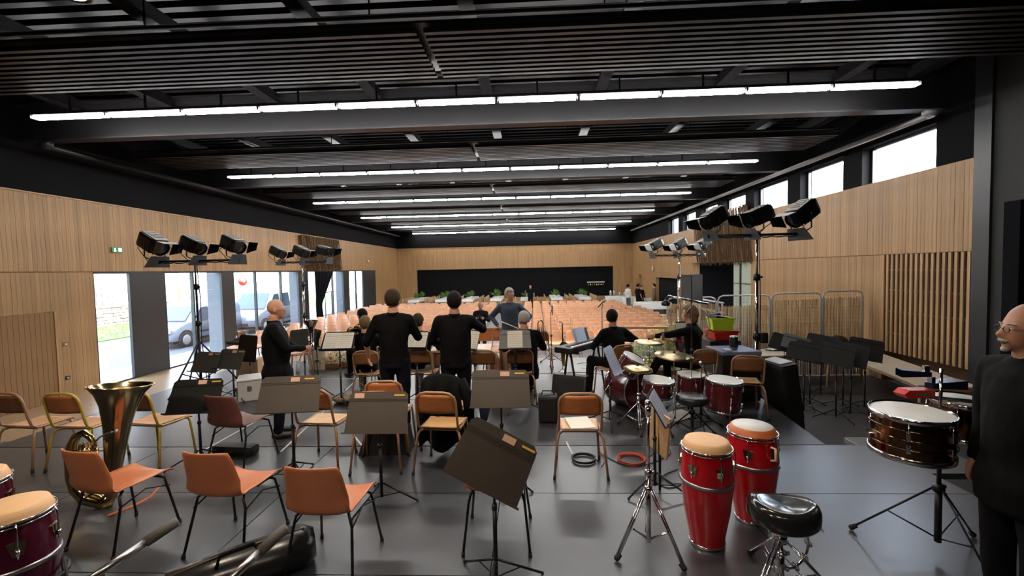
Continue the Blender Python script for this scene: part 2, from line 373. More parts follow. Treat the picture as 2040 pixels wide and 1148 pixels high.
# left wall ----------------------------------------------------
def planks(name, parent, x, side, y0, y1, z0, z1, w=.09, matn='plank'):
    n = int(round((y1-y0)/w)); me = MB(); me.box((0, 0, 0), (.02, w-.004, z1-z0)); mesh = me.mesh(name, matn)
    me2 = MB(); me2.box((0, 0, 0), (.026, w-.004, z1-z0)); mesh2 = me2.mesh(name, matn)
    for i in range(n):
        inst(name, mesh if random.random() < .6 else mesh2, parent, (x, y0+(i+.5)*w, (z0+z1)/2))
b = MB()
b.b2(XL-.3, XL, -6, YB, ZW, ZC+.6)
wl = struct('wall_left', b, 'black_wall')
b = MB(); b.b2(XL-.3, XL-.02, Y0, 20, ZJ, ZW); b.b2(XL-.3, XL-.02, Y0, 10.29, LOW, ZJ); wl2 = struct('wall_left_backing', b, 'oak_dark')
planks('plank', wl2, XL, 1, 5.5, 20, ZJ+.012, ZW, .09)
planks('plank', wl2, XL, 1, 6.33, 10.29, LOW, ZJ-.006, .09)
b = MB(); b.b2(XL-.3, XL, 20, YB, ZJ+.012, ZW); b.b2(XL-.3, XL, 29.98, YB, LOW, ZJ-.006); b.b2(XL-.3, XL-.015, 29.98, YB, ZJ-.02, ZJ+.02); struct('wall_left_cladding', b, 'stave_yz')
b = MB(); b.b2(XL-.03, XL+.035, 6.4, YB, ZW, ZW+.03); struct('trim_1', b, 'oak_slat')
# oak cabinet door recess near the stage, darker
b = MB(); b.box((XL+.06, 8.45, LOW+1.03), (.12, 1.6, 2.06)); dd = struct('door_1', b, 'oak_dark')
me = MB(); me.box((0, 0, 0), (.012, .094, 2.04)); me = me.mesh('plank', 'oak_dark')
for i in range(16): inst('plank', me, dd, (XL+.125, 7.72+i*.1, LOW+1.04))
b = MB(); b.box((XL+.07, 9.27, LOW+1.03), (.16, .04, 2.08)); b.build('door_edge', 'oak_slat', dd)
# dark reveals and glazing of the street side
PIL = [(11.33, 12.40, .1), (14.84, 15.40, .6), (19.9, 20.7, .5), (24.8, 25.5, .5), (27.75, 29.98, .1)]
for i, (y0, y1, dp) in enumerate(PIL):
    b = MB(); b.b2(XL-.12, XL-.01, y0, y1, LOW, ZJ); pl_ = struct('pillar_%d' % (i+1), b, 'graphite')
    if dp > .2: b = MB(); b.b2(XL-dp, XL-.125, y0, y1, LOW, ZJ); b.build('outer_panel', 'fin', pl_)
WIN = [(10.29, 11.33, [], None), (12.40, 14.84, [13.5], (14.05, 14.75)), (15.40, 19.9, [16.7, 18.45], (19.1, 19.8)), (20.7, 24.8, [22.0, 23.4], (23.7, 24.7)), (25.5, 27.75, [26.6], None)]
for i, (y0, y1, mull, fin) in enumerate(WIN):
    e = thing('window_%d' % (i+1), None, None); e['kind'] = 'structure'; xg = XL-.05
    b = MB()
    for y in (y0+.02, y1-.02): b.b2(xg-.04, xg+.04, y-.025, y+.025, LOW, ZJ)
    b.b2(xg-.04, xg+.04, y0, y1, LOW, LOW+.05); b.b2(xg-.04, xg+.04, y0, y1, ZJ-.05, ZJ); b.build('window_frame', 'frame', e)
    ys = [y0]+mull+[y1]
    for k, y in enumerate(mull): b = MB(); b.b2(xg-.05, xg+.05, y-.028, y+.028, LOW+.05, ZJ-.05); b.build('mullion', 'frame', e)
    for k in range(len(ys)-1): b = MB(); b.b2(xg-.006, xg+.006, ys[k]+.03, ys[k+1]-.03, LOW+.05, ZJ-.05); b.build('pane', 'glass', e)
    if False:
        b = MB(); b.b2(XL-1.0, XL-.9, fin[0]+.3, fin[1]+.9, LOW-.1, ZJ+.3); tag(b.build('facade_fin', 'fin'), None, None, None, 'structure')
b = MB(); b.b2(XL-.3, XL, 10.29, 29.98, ZJ-.02, ZJ+.012); struct('trim_2', b, 'black_paint')
# right wall ---------------------------------------------------
CL = [(9.2, 11.15), (11.8, 13.6), (14.25, 16.3), (16.95, 18.8), (19.4, 21.2), (21.9, 23.7), (24.4, 26.1)]
ZCL = 4.83
b = MB()
b.b2(XR, XR+.35, 8.4, YB, ZCL, ZC+.6)
ys = [8.4]+[v for p in CL for v in p]+[YB]
for i in range(0, len(ys), 2): b.b2(XR, XR+.35, ys[i], ys[i+1], ZW, ZCL)
wr = struct('wall_right', b, 'black_wall')
for i, (y0, y1) in enumerate(CL):
    e = thing('window_%d' % (i+6), None, None); e['kind'] = 'structure'; xg = XR+.25
    b = MB()
    for y in (y0+.03, y1-.03): b.b2(xg-.04, xg+.04, y-.03, y+.03, ZW, ZCL)
    b.b2(xg-.04, xg+.04, y0, y1, ZW, ZW+.05); b.b2(xg-.04, xg+.04, y0, y1, ZCL-.05, ZCL); b.build('window_frame', 'frame', e)
    b = MB(); b.b2(xg-.006, xg+.006, y0+.05, y1-.05, ZW+.05, ZCL-.05); b.build('pane', 'glass', e)
b = MB(); b.b2(XR+.02, XR+.35, 8.4, 20, ZJ, ZW); b.b2(XR+.02, XR+.35, 10.45, 16.5, LOW, ZJ); wr2 = struct('wall_right_backing', b, 'oak_dark')
planks('plank', wr2, XR, -1, 8.42, 20, ZJ+.012, ZW, .09)
planks('plank', wr2, XR, -1, 10.47, 16.5, LOW, ZJ-.006, .09)
b = MB(); b.b2(XR, XR+.35, 20, YB, ZJ+.012, ZW); b.b2(XR, XR+.35, 22.3, 24.6, LOW, ZJ); b.b2(XR, XR+.35, 28.7, 32.4, LOW, ZJ); b.b2(XR, XR+.35, 33.3, YB, LOW, ZJ)
b.b2(XR, XR+.35, 24.6, 28.7, 1.32, ZJ); b.b2(XR+.01, XR+.35, 16.5, YB, ZJ-.02, ZJ+.02); b.b2(XR, XR+.35, 32.4, 33.3, 1.45, ZJ-.006); struct('wall_right_cladding', b, 'stave_yz')
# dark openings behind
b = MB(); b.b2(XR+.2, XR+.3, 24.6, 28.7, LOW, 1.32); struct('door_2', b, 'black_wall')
b = MB(); b.b2(XR+.2, XR+.3, 32.4, 33.3, LOW, 1.45); struct('door_3', b, 'oak_dark')
b = MB(); b.b2(XR+3, XR+3.2, 14, 26, LOW, 3); b.b2(XR+.3, XR+3, 22.4, 22.5, LOW, 3); b.b2(XR+.3, XR+3.2, 16, 26, 2.6, 2.8); struct('wall_foyer', b, 'black_wall')
b = MB(); b.b2(XR+.1, XR+.16, 16.55, 18.1, LOW, ZJ-.04); d4 = struct('door_4', b, mat('pale_green_door', (.42, .48, .40), .4))
for y in (17.45,): b = MB(); b.b2(XR+.06, XR+.1, y, y+.08, LOW, ZJ-.1); b.build('door_stile', 'frame', d4)
b = MB(); b.b2(XR+.07, XR+.1, 16.6, 18.0, 1.25, 1.28); b.build('door_rail', 'frame', d4)
# oak lattice
lt = thing('lattice_screen', 'tall oak lattice of vertical slats over a dark recess beside the proscenium', 'lattice', (XR, 9.45, LOW))
sm = MB(); sm.box((0, 0, 0), (.03, .058, 2.25)); sm = sm.mesh('slat', 'oak_slat')
for i in range(17): inst('slat', sm, lt, (-.03, -1.0+i*.123, .72+2.25/2))
for z in (1.15, 1.65, 2.15, 2.62): b = MB(); b.box((.06, 0, z), (.04, 2.06, .045)); b.build('rail', 'oak_dark', lt)
b = MB(); b.b2(XR+.32, XR+.36, 8.4, 10.47, LOW, ZJ); b.b2(XR, XR+.35, 10.4, 10.47, LOW, ZJ); struct('wall_recess', b, mat('brown_recess', (.10, .045, .018), .7))
# proscenium, black, nearer than the oak
b = MB(); b.b2(XR-.05, XR+.35, 8.1, 8.4, LOW, ZC+.6); struct('pillar_7', b, mat('lit_edge_blue_grey', (.022, .025, .03), .35))  # hall light on the black proscenium's edge, painted as blue-grey
b = MB(); b.b2(XR+.0, XR+.6, 5, 8.1, LOW, ZC+.6); b.b2(XR-.3, XR+.6, 6.9, 7.0, LOW, ZC+.6); struct('wall_proscenium', b, mat('soft_black_wall', (.014, .015, .016), .7))
b = MB(); b.b2(XR+.0, XR+.6, -6, 5, LOW, ZC+.6); b.b2(XL-.3, XR+.6, -6.2, -6, LOW, ZC+.6); struct('wall_stage_house', b, 'black_wall')
b = MB(); b.b2(XR-.12, XR-.02, 7.55, 7.8, LOW, 3.0); b.b2(XR-.1, XR-.02, 7.1, 7.4, LOW, 3.0); tag(b.build('acoustic_leg', 'drape'), 'tall narrow black masking panel beside the proscenium', 'panel')
# back wall
b = MB(); b.b2(XL, XR, YB, YB+.3, ZW, ZC+.6); wb = struct('wall_back', b, 'black_wall')
b = MB(); b.b2(XL, XR, YB, YB+.3, ZJ, ZW); b.b2(XL, -9.35, YB, YB+.3, LOW, ZJ-.01); b.b2(6.75, XR, YB, YB+.3, LOW, ZJ-.01); b.b2(-9.35, 6.75, YB+.02, YB+.3, LOW, LOW+.55); b.b2(XL, XR, YB+.01, YB+.3, ZJ-.02, ZJ+.02); struct('wall_back_cladding', b, 'stave_xz')
b = MB(); b.b2(-9.35, 6.75, YB+.1, YB+.3, LOW+.5, ZJ); struct('wall_back_stage_curtain', b, 'black_wall')
b = MB(); b.b2(XL, XR, YB-.03, YB, ZW, ZW+.03); struct('trim_3', b, 'oak_slat')
b = MB(); b.b2(XL, XR+.4, Y0-.2, YB+.3, ZC+.25, ZC+.35); cg = struct('ceiling', b, 'deck')
# roof deck ribs (corrugation) across, as one structure
b = MB()
y = 2.0
while y < YB:
    b.b2(XL, XR, y, y+.12, ZC+.12, ZC+.25); y += .28
struct('ceiling_deck', b, 'deck')
# roof beams, purlins, ducts
ROWS = [7.95+5.3*i for i in range(6)]
for i, y in enumerate([3.55]+[r+1.02 for r in ROWS]):
    b = MB(); b.b2(XL, XR, y-.02, y+.02, 5.02, 5.75); b.b2(XL, XR, y-.13, y+.13, 4.99, 5.02); b.b2(XL, XR, y-.13, y+.13, 5.75, 5.78)
    struct('beam_%d' % (i+1), b, 'beam')
for i, x in enumerate([-9.6, -7.6, -5.3, -3.1, -.8, 1.5, 3.9, 6.2, 7.6]):
    b = MB(); b.b2(x-.05, x+.05, 1.5, YB, 5.62, 5.84); b.b2(x-.11, x+.11, 1.5, YB, 5.60, 5.62); struct('beam_%d' % (i+10), b, 'beam')
b = MB()
for i, y in enumerate(ROWS):
    for k, x in enumerate([-8.5, -4.2, .4, 4.8]):
        s = 1 if (i+k) % 2 else -1
        b.tube([(x, y-2.2, 5.3), (x+s*1.1, y-.6, 5.6)], .03, 6)
tag(b.build('bracing', 'beam'), None, None, None, 'structure')
for i, (x, z, r) in enumerate(((8.0, 4.9, .06), (-10.4, 4.88, .06))):
    b = MB(); b.tube([(x, 9, z), (x, 34, z)], r, 12); b.tube([(x, 9.0, z), (x, 8.9, z), (x-.05 if x > 0 else x+.05, 8.8, z), (x-.25 if x > 0 else x+.25, 8.8, z)], r*1.1, 12)
    tag(b.build('air_duct', 'alu' if i == 0 else 'beam'), 'long round %s duct running under the roof along the %s side' % (('silvery', 'clerestory') if i == 0 else ('black', 'street')), 'duct')
for i, y in enumerate([r-3.3 for r in ROWS]):
    b = MB(); b.tube([(XL+.8, y+.9, 5.28), (XR-.9, y+.9, 5.28)], .03, 6)
    for x in (-8, -5, -2, 1, 4, 6.5): b.cyl((x, y+.9, 5.3), (x, y+.9, 5.75), .012, 6)
    tag(b.build('lighting_bar', 'black_metal'), 'thin black pipe hung across the roof before light row %s from the viewer' % ['one', 'two', 'three', 'four', 'five', 'six'][i], 'pipe', 'hung roof pipes')
# ribbed acoustic rafts
for i, y in enumerate(ROWS):
    t = thing('ceiling_raft', 'ribbed dark grey acoustic raft hung before %s row of lights' % ['the nearest', 'the second', 'the third', 'the fourth', 'the fifth', 'the farthest'][i], 'acoustic raft', (0, y-1.55, 5.2), 0, 'ribbed ceiling rafts')
    for s, (xa, xb) in enumerate(((-10.3, -1.45), (-1.35, 7.7))):
        me = MB(); me.box((0, 0, 0), (xb-xa, .065, .07)); me = me.mesh('slat', 'rib')
        for k in range(10): inst('slat', me, t, ((xa+xb)/2, -.63+k*.14, 0))
    b = MB(); b.box((-1.3, 0, .10), (18.1, 1.36, .03)); b.build('backing', 'black_paint', t)
# fluorescent rows: 11 battens each
hb = MB(); hb.box((0, 0, .05), (1.48, .15, .05)); hb.box((0, 0, .2), (.03, .03, .3)); hb.box((-.735, 0, 0), (.012, .16, .07)); hb.box((.735, 0, 0), (.012, .16, .07)); hb.box((0, 0, .012), (1.49, .03, .03)); hb = hb.mesh('light_batten', 'black_paint')
tb = MB(); tb.tube([(-.70, 0, 0), (.70, 0, 0)], .024, 8); tb = tb.mesh('tube', 'tube_light')
for i, y in enumerate(ROWS):
    for k in range(11):
        x = -9.47+1.487*(k+.5)
        o = inst('light_batten', hb, None, (x, y, 5.12)); tag(o, 'lit fluorescent batten, %s from the street side, in %s light row' % (ORDW[k], ['the nearest', 'the second', 'the third', 'the fourth', 'the fifth', 'the farthest'][i]), 'ceiling light', '%s row of fluorescent battens' % ['nearest', 'second', 'third', 'fourth', 'fifth', 'farthest'][i])
        for s in (-1, 1): inst('tube', tb, o, (0, s*.052, -.012))
SPOTM = mat('warm_spot_lens', (1, .62, .28), emit=14)
# stage spots above the frame edge
for i, x in enumerate((-3.45, -1.67, -.2, 1.26)):
    t = thing('stage_spotlight', 'stage spotlight hung above the stage, %s from the street side' % ['first', 'second', 'third', 'fourth'][i], 'spotlight', (x, 3.2, 4.17), 0, 'spotlights over the stage')
    b = MB(); b.lathe([(.0, -.012), (.05, -.01), (.085, .0)], 18); b.build('lens', SPOTM, t)
    b = MB(); b.lathe([(.10, .02), (.12, .0), (.12, .3), (.08, .36)], 16, capb=False); b.build('housing', 'black_metal', t)
    b = MB(); b.tube([(-.14, 0, .2), (-.14, 0, .45), (.14, 0, .45), (.14, 0, .2)], .01, 6); b.cyl((0, 0, .45), (0, 0, 1.0), .02, 6); b.build('yoke', 'black_metal', t)
b = MB(); b.tube([(-10, 3.2, 5.1), (7.5, 3.2, 5.1)], .025, 8); tag(b.build('spotlight_bar', 'black_metal'), 'black pipe above the stage carrying the spotlights', 'pipe')
# small wall fittings
def plate(name, label, cat, p, sz, m1, m2=None, face='x'):
    t = thing(name, label, cat, p); d = (.02, sz[0], sz[1]) if face == 'x' else (sz[0], .02, sz[1])
    b = MB(); b.box((0, 0, 0), d, bevel=.004); b.build('plate', m1, t)
    if m2:
        s = .012 if p[0] < 0 else -.012
        if face != 'x': s = -.012
        b = MB(); e = (.01, sz[0]*.45, sz[1]*.35) if face == 'x' else (sz[0]*.45, .01, sz[1]*.35); b.box((s, 0, 0) if face == 'x' else (0, s, 0), e); b.build('insert', m2, t)
    return t
def onwall(px, py, x): d = ray(px, py); t = x/d.x; return V((x, d.y*t, CAMZ+d.z*t))
p = onwall(131, 686, XL+.02); plate('wall_switch', 'brown square wall switch beside the nearest street window', 'switch', p, (.12, .1), 'oak_dark', 'white_plastic')
p = onwall(135, 753, XL+.02); plate('wall_socket', 'dark framed wall socket low beside the nearest street window', 'socket', p, (.1, .09), 'black_metal', 'white_plastic')
p = onwall(1719, 692, XR-.02); plate('wall_socket', 'dark framed socket on the oak beside the lattice', 'socket', p, (.1, .12), 'black_metal', 'white_plastic')
def exit_sign(p, label, s=1):
    t = thing('exit_sign', label, 'sign', p); dx = .015 if p[0] < 0 else -.015
    b = MB(); b.box((0, 0, 0), (.03, .30*s, .13*s)); b.build('sign_box', 'exit_green', t)
    b = MB(); b.box((dx, .07*s, 0), (.012, .09*s, .09*s)); b.build('pictogram', mat('sign_white', (.8, .9, .82), .5, emit=1.2), t)
    b = MB(); b.ball((dx, -.07*s, .03*s), .018*s, 8, 6); b.box((dx, -.07*s, -.005*s), (.012, .03*s, .05*s)); b.box((dx, -.09*s, -.035*s), (.012, .015*s, .04*s), (.5, 0, 0)); b.box((dx, -.05*s, -.035*s), (.012, .015*s, .04*s), (-.5, 0, 0)); b.build('running_figure', bpy.data.materials['sign_white'], t)
exit_sign(onwall(233, 498, XL+.04), 'small green running man exit sign on the street wall oak')
exit_sign(onwall(1461, 489, XR-.03), 'small green running man exit sign above the foyer opening')
p = onwall(733, 521, XL+.03); b = MB(); b.lathe([(.09, 0), (.09, .04), (.05, .07)], 14, M.Translation(p) @ M.Rotation(R(90), 4, 'Y')); tag(b.build('wall_lamp', 'white_plastic'), 'tiny round cream wall fitting near the far street corner', 'wall fitting')
p = onwall(1301, 535, XR-.03); b = MB(); b.lathe([(.2, 0), (.2, .04), (.17, .05)], 18, M.Translation(p) @ M.Rotation(R(-90), 4, 'Y')); tag(b.build('wall_clock', 'table_white'), 'pale round clock on the far oak wall', 'clock')
# hanging reed curtain strips over the oak + black drape
def strands(name, label, x, y0, y1, z0, z1, n, m, sk=0):
    b = MB()
    for i in range(n):
        u = (i+random.random())/n; y = y0+(y1-y0)*u; xx = x+random.uniform(-.05, .05); zz = z0+random.uniform(-.12, .12)
        b.tube([(xx, y, z1+random.uniform(-.05, .05)), (xx+random.uniform(-.04, .04), y+sk*.5+random.uniform(-.05, .05), (z0+z1)/2), (xx, y+sk+random.uniform(-.08, .08), zz)], [.018, .014, .008], 4)
    return tag(b.build(name, m), label, 'curtain', None, 'stuff')
strands('reed_curtain', 'brown dried reed curtain hung on the oak above the black street drape', XL+.1, 19.9, 24.0, ZJ+.05, ZW-.05, 230, 'reed_dark', .3)
strands('reed_curtain', 'brown dried reed curtain hung before the clerestory above the foyer opening', XR-.09, 16.6, 21.8, ZJ-.05, 4.3, 230, 'reed_dark', -.4)
def drape(u, v):
    y = 20.8+u*(2.1-1.6*v/.6 if v < .6 else .5+.5*(v-.6))+.08*v; return (XL+.3+.06*sin(u*30), y, ZJ-.05-v*2.8)
b = MB(); b.sheet(drape, 40, 14, .02); tag(b.build('black_curtain', 'drape'), 'black gathered drape tied back at the street windows', 'curtain')
# ------------------------------------------------------------ outside, street side
GZ = -.92
b = MB(); b.b2(-13.2, XL-.3, 0, 60, GZ-.2, GZ+.04); tag(b.build('pavement', 'paving'), None, None, None, 'structure')
b = MB(); b.b2(-19.8, -13.2, 0, 60, GZ-.2, GZ); tag(b.build('road', 'asphalt'), None, None, None, 'structure')
b = MB(); b.b2(-90, -19.8, -10, 90, GZ-.2, GZ+.05); tag(b.build('lawn', 'turf'), None, None, None, 'structure')
gm = MB()
for i in range(700):
    x = random.uniform(-25.2, -20); y = random.uniform(16, 36); h = random.uniform(.05, .16)
    gm.add([(x-.02, y, GZ+.05), (x+.02, y, GZ+.05), (x, y+random.uniform(-.04, .04), GZ+.05+h)], [(0, 1, 2)])
tag(gm.build('grass', 'turf'), 'short green grass on the verge across the street', 'grass', None, 'stuff')
# stone wall opposite the first window
sw = thing('stone_wall', 'low grey field stone wall behind the grass across the street', 'wall', (-25.6, 26, GZ))
sms = []
for k in range(4):
    bm = bmesh.new(); bmesh.ops.create_cube(bm, size=1); bmesh.ops.bevel(bm, geom=bm.edges[:], offset=.16, segments=1, affect='EDGES')
    for v in bm.verts: v.co += V((random.uniform(-.06, .06), random.uniform(-.08, .08), random.uniform(-.08, .08)))
    me = bpy.data.meshes.new('stone'); bm.to_mesh(me); bm.free(); me.materials.append(MT['stonework']); sms.append(me)
z = 0
for r in range(6):
    h = .19; y = -2.4
    while y < 5.2:
        w = random.uniform(.3, .75); o = inst('stone', random.choice(sms), sw, (random.uniform(-.04, .04), y+w/2, z+h/2+.02)); o.scale = (.34, w*1.02, h*1.05); y += w
    z += h
b = MB(); b.box((0, 1.4, z+.06), (.46, 7.8, .09)); b.build('coping', 'stonework', sw)
for y in (-2.6, 5.4):
    pz = 0
    for k in range(7):
        o = inst('brick', sms[k % 4], sw, (.05, y, pz+.1)); o.scale = (.5, .5, .2); pz += .19
# houses
def house(x, y0, y1, h, label, wins, doors, m='render'):
    t = thing('house', label, 'house', (x, (y0+y1)/2, GZ)); c = (y0+y1)/2
    b = MB(); b.b2(-8, 0, y0-c, y1-c, 0, h); b.build('wall', m, t)
    b = MB(); b.add([(.5, y0-c-.3, h-.1), (.5, y1-c+.3, h-.1), (-4, y1-c+.3, h+2), (-4, y0-c-.3, h+2), (-8.4, y1-c+.3, h-.1), (-8.4, y0-c-.3, h-.1)], [(0, 1, 2, 3), (3, 2, 4, 5)]); b.build('roof', 'salmon', t)
    for (wy, wz, ww, wh) in wins:
        wy -= c
        b = MB(); b.box((.03, wy, wz+wh/2), (.08, ww+.2, wh+.2)); f = b.build('window_frame', 'white_plastic', t)
        for s in (-1, 1):
            b = MB(); b.box((.08, wy+s*ww/4, wz+wh/2), (.04, ww/2-.06, wh-.06)); b.build('shutter', 'shutter', f)
            b = MB()
            for k in range(7): b.box((.105, wy+s*ww/4, wz+.12+k*(wh-.2)/6), (.02, ww/2-.12, .04), (0, .5, 0))
            b.build('louvre', 'fin', f)
        b = MB(); b.box((.12, wy, wz-.12), (.3, ww+.5, .09)); b.build('sill', m, t)
    for (wy, ww, wh) in doors:
        wy -= c
        b = MB(); b.box((.03, wy, wh/2+.1), (.1, ww+.5, wh+.3)); f = b.build('door_surround', 'salmon', t)
        b = MB(); b.box((.09, wy, wh/2), (.05, ww, wh)); b.build('door', 'door_grey', f)
        b = MB()
        for k in range(4): b.box((.12, wy-ww/2+ww*(k+.5)/4, wh/2), (.02, .03, wh))
        b.build('door_batten', 'black_metal', f)
    return t
house(-32, 22, 33.5, 5.2, 'cream house with two grey doors in salmon surrounds behind the stone wall', [], [(30.6, 1.6, 2.3), (27.0, 1.2, 2.6)])
h2 = house(-30, 33.8, 48, 7, 'cream house with louvred grey shutters seen through the second street window', [(37.2, .85, 1.7, 1.5), (46.5, .9, 1.9, 1.6)], [])
b = MB(); b.tube([(.15, -5.9, 7), (.15, -5.9, .3)], .06, 8); b.tube([(.15, -4.9, 7), (.15, -4.9, .3)], .04, 8); b.build('downpipe', 'yellow_frame', h2)
b = MB(); b.b2(-.3, 0, 33.6, 52, -.2, 1.3); tag(b.build('garden_wall', 'stonework', None, (-27.5, 0, GZ)), 'grey rendered garden wall with pale coping behind the small white van', 'wall')
b = MB(); b.b2(-.38, .08, 33.6, 52, 1.3, 1.38); tag(b.build('wall_coping', 'paving', None, (-27.5, 0, GZ)), 'pale coping strip on the garden wall across the street', 'coping')
house(-24, 52, 75, 9, 'pale house far along the street seen beside the black drape', [(56, 1.2, 2.2, 1.6), (62, 1.2, 2.2, 1.6)], [])
# red roadside sign
t = thing('road_sign', 'small red and white round road sign above the large van', 'road sign', (-21, 30.3, GZ))
b = MB(); b.cyl((0, 0, 0), (0, 0, 2.4), .03, 8); b.build('pole', 'alu', t)
b = MB(); b.lathe([(.32, 0), (.32, .03)], 20, M.Translation((.05, 0, 2.5)) @ M.Rotation(R(60), 4, 'Z') @ M.Rotation(R(-90), 4, 'X')); s = b.build('disc', 'red_plastic', t)
b = MB(); b.box((.07, -.05, 2.5), (.06, .38, .1), (0, 0, R(60))); b.build('bar', 'white_plastic', s)
# bare trees + figure in red + railings
def tree(x, y, label, leaf='leaf', seed=1):
    rnd = random.Random(seed); t = thing('tree', label, 'tree', (x, y, GZ)); b = MB(); tips = []
    def br(p, d, l, r, n):
        q = p+d*l; b.tube([p, q], [r, r*.65], 5)
        if n == 0: tips.append(q); return
        for k in range(3): br(q, (d+V((rnd.uniform(-.7, .7), rnd.uniform(-.7, .7), rnd.uniform(-.1, .5)))).normalized(), l*.68, r*.6, n-1)
    br(V((0, 0, 0)), V((0, 0, 1)), 1.6, .12, 4); b.build('trunk', 'bark', t)
    b = MB()
    for q in tips:
        for k in range(9):
            c = q+V([rnd.uniform(-.35, .35) for _ in range(3)]); a = V([rnd.uniform(-.09, .09) for _ in range(3)]); e = V([rnd.uniform(-.09, .09) for _ in range(3)]); b.add([c-a, c+e, c+a, c-e], [(0, 1, 2, 3)])
    tag(b.build('foliage', leaf, t), None, None, None, 'stuff')
tree(-19.5, 45, 'slender budding street tree seen beside the black drape', 'leaf', 3)
tree(-17.8, 49, 'bare pale tree seen through the last street window', 'petal_y', 5)
tree(-19, 57, 'green street tree farthest along the road', 'leaf', 8)
rl = thing('street_railing', 'dark upright street railing outside the tied black drape', 'railing', (-13.5, 29, GZ))
for k in range(6): b = MB(); b.cyl((0, -2.4+k*.9, 0), (0, -2.4+k*.9, 1.7), .025, 6); b.build('post', 'black_metal', rl)
b = MB(); b.tube([(0, -2.4, 1.7), (0, 2.1, 1.7)], .03, 6); b.tube([(0, -2.4, .2), (0, 2.1, .2)], .02, 6); b.build('top_rail', 'black_metal', rl)
# cars
def car(loc, rz, L, Wd, H, hood, label, van=False):
    t = thing('van', label, 'van', loc, rz)        # front towards -y
    hh = H*.50
    if van: side = [(-L/2, .35), (-L/2+.02, .75), (-L/2+.25, .95), (-L/2+hood, 1.12), (-L/2+hood+.75, H-.05), (-L/2+hood+1.3, H), (L/2-.15, H), (L/2, H-.25), (L/2, .35)]
    else: side = [(-L/2, .32), (-L/2+.03, .62), (-L/2+.3, .86), (-L/2+hood, 1.0), (-L/2+hood+.75, H-.12), (-L/2+hood+1.3, H), (L/2-.25, H-.03), (L/2-.02, H-.35), (L/2, .35)]
    P = [(y, z) for (y, z) in side]; n = len(P); b = MB(); vs = []; rows = 7
    for k in range(rows):
        u = -1+2*k/(rows-1); 
        for (y, z) in P:
            w = Wd/2*(1 if z < 1.05 else 1-.16*(z-1.05)/(H-1.05)); bow = (1-abs(u)**3); yy = y
            if y < -L/2+hood*.6: yy = y+.22*(abs(u)**2.5)
            vs.append((u*w, yy, z+(.03*bow if z > H*.6 else 0)))
    fs = []
    for k in range(rows-1):
        for j in range(n): a = k*n+j; c = k*n+(j+1) % n; fs.append((a, a+n, c+n, c))
    fs.append(tuple(range(n))); fs.append(tuple((rows-1)*n+j for j in range(n))[::-1])
    b.add(vs, fs, True); b.build('body', 'car_white', t)
    y0 = -L/2+hood; y1 = y0+.72; zt = H-.12 if van else H-.2
    b = MB(); w0 = Wd/2*.86; w1 = Wd/2*.74; b.add([(-w0, y0+.04, 1.06 if not van else 1.16), (w0, y0+.04, 1.06 if not van else 1.16), (w1, y1-.02, zt), (-w1, y1-.02, zt)], [(0, 1, 2, 3)])
    o = b.build('windscreen', 'car_glass', t); o.location = (0, -.035, .03)
    for s in (-1, 1):
        b = MB(); xw = s*(Wd/2+.004); zb = 1.02 if not van else 1.2
        def q(pts): 
            vs = [(s*(Wd/2*(1-.16*max(0, z-1.05)/(H-1.05))+.012), y, z) for (y, z) in pts]; b.add(vs, [tuple(range(len(vs)))])
        q([(y0+.25, zb), (y0+1.25, zb), (y0+1.25, zt-.02), (y0+.85, zt-.04)]); b.build('side_window', 'car_glass', t)
        b = MB(); q([(y0+1.35, zb), (y0+2.2, zb), (y0+2.2, zt), (y0+1.35, zt-.02)]); b.build('side_window', 'car_glass', t)
        b = MB(); b.box((s*(Wd/2+.09), y0+.35, zb+.06), (.16, .1, .15), bevel=.03); b.build('wing_mirror', 'car_white', t)
        b = MB(); b.box((s*(Wd/2+.005), .1, .55), (.02, L*.42, .07)); b.build('rub_strip', 'tyre', t)
        b = MB(); b.box((s*Wd*.36, -L/2+.13, .74), (.42, .2, .18), (0, .0, s*.35), bevel=.05); b.build('headlight', 'glassy', t)
        for y in (-L/2+.85, L/2-.75):
            Tm = M.Translation((s*(Wd/2-.09), y, .32)) @ M.Rotation(R(90)*s, 4, 'Y')
            b = MB(); b.lathe([(.2, -.1), (.3, -.09), (.32, -.05), (.32, .07), (.3, .1), (.2, .105)], 20, Tm); w = b.build('wheel', 'tyre', t)
            b = MB(); b.lathe([(.05, .112), (.2, .115), (.21, .10)], 20, Tm); b.build('hubcap', 'alu', w)
            b = MB(); b.lathe([(.33, .085), (.40, .1), (.40, .08)], 20, Tm, capt=False, capb=False); b.build('wheel_arch', 'tyre', t)
    b = MB(); b.box((0, -L/2+.0, .45), (Wd*.6, .06, .16), bevel=.02); b.build('grille', 'tyre', t)
    b = MB(); b.box((0, -L/2-.02, .56), (.5, .03, .11)); b.build('number_plate', 'paper', t)
    b = MB(); b.b2(-Wd*.44, Wd*.44, -L/2+.3, L/2-.2, .2, .4); b.build('underbody', 'tyre', t)
MT['glassy'] = mat('headlight_glass', (.45, .5, .55), .1, coat=.5)
car((-15.15, 18.3, GZ), 0, 4.3, 1.75, 1.82, .95, 'small white van parked outside the second street window')
car((-14.6, 22.95, GZ), 0, 5.0, 1.95, 2.05, 1.0, 'larger white van parked outside the third street window', True)
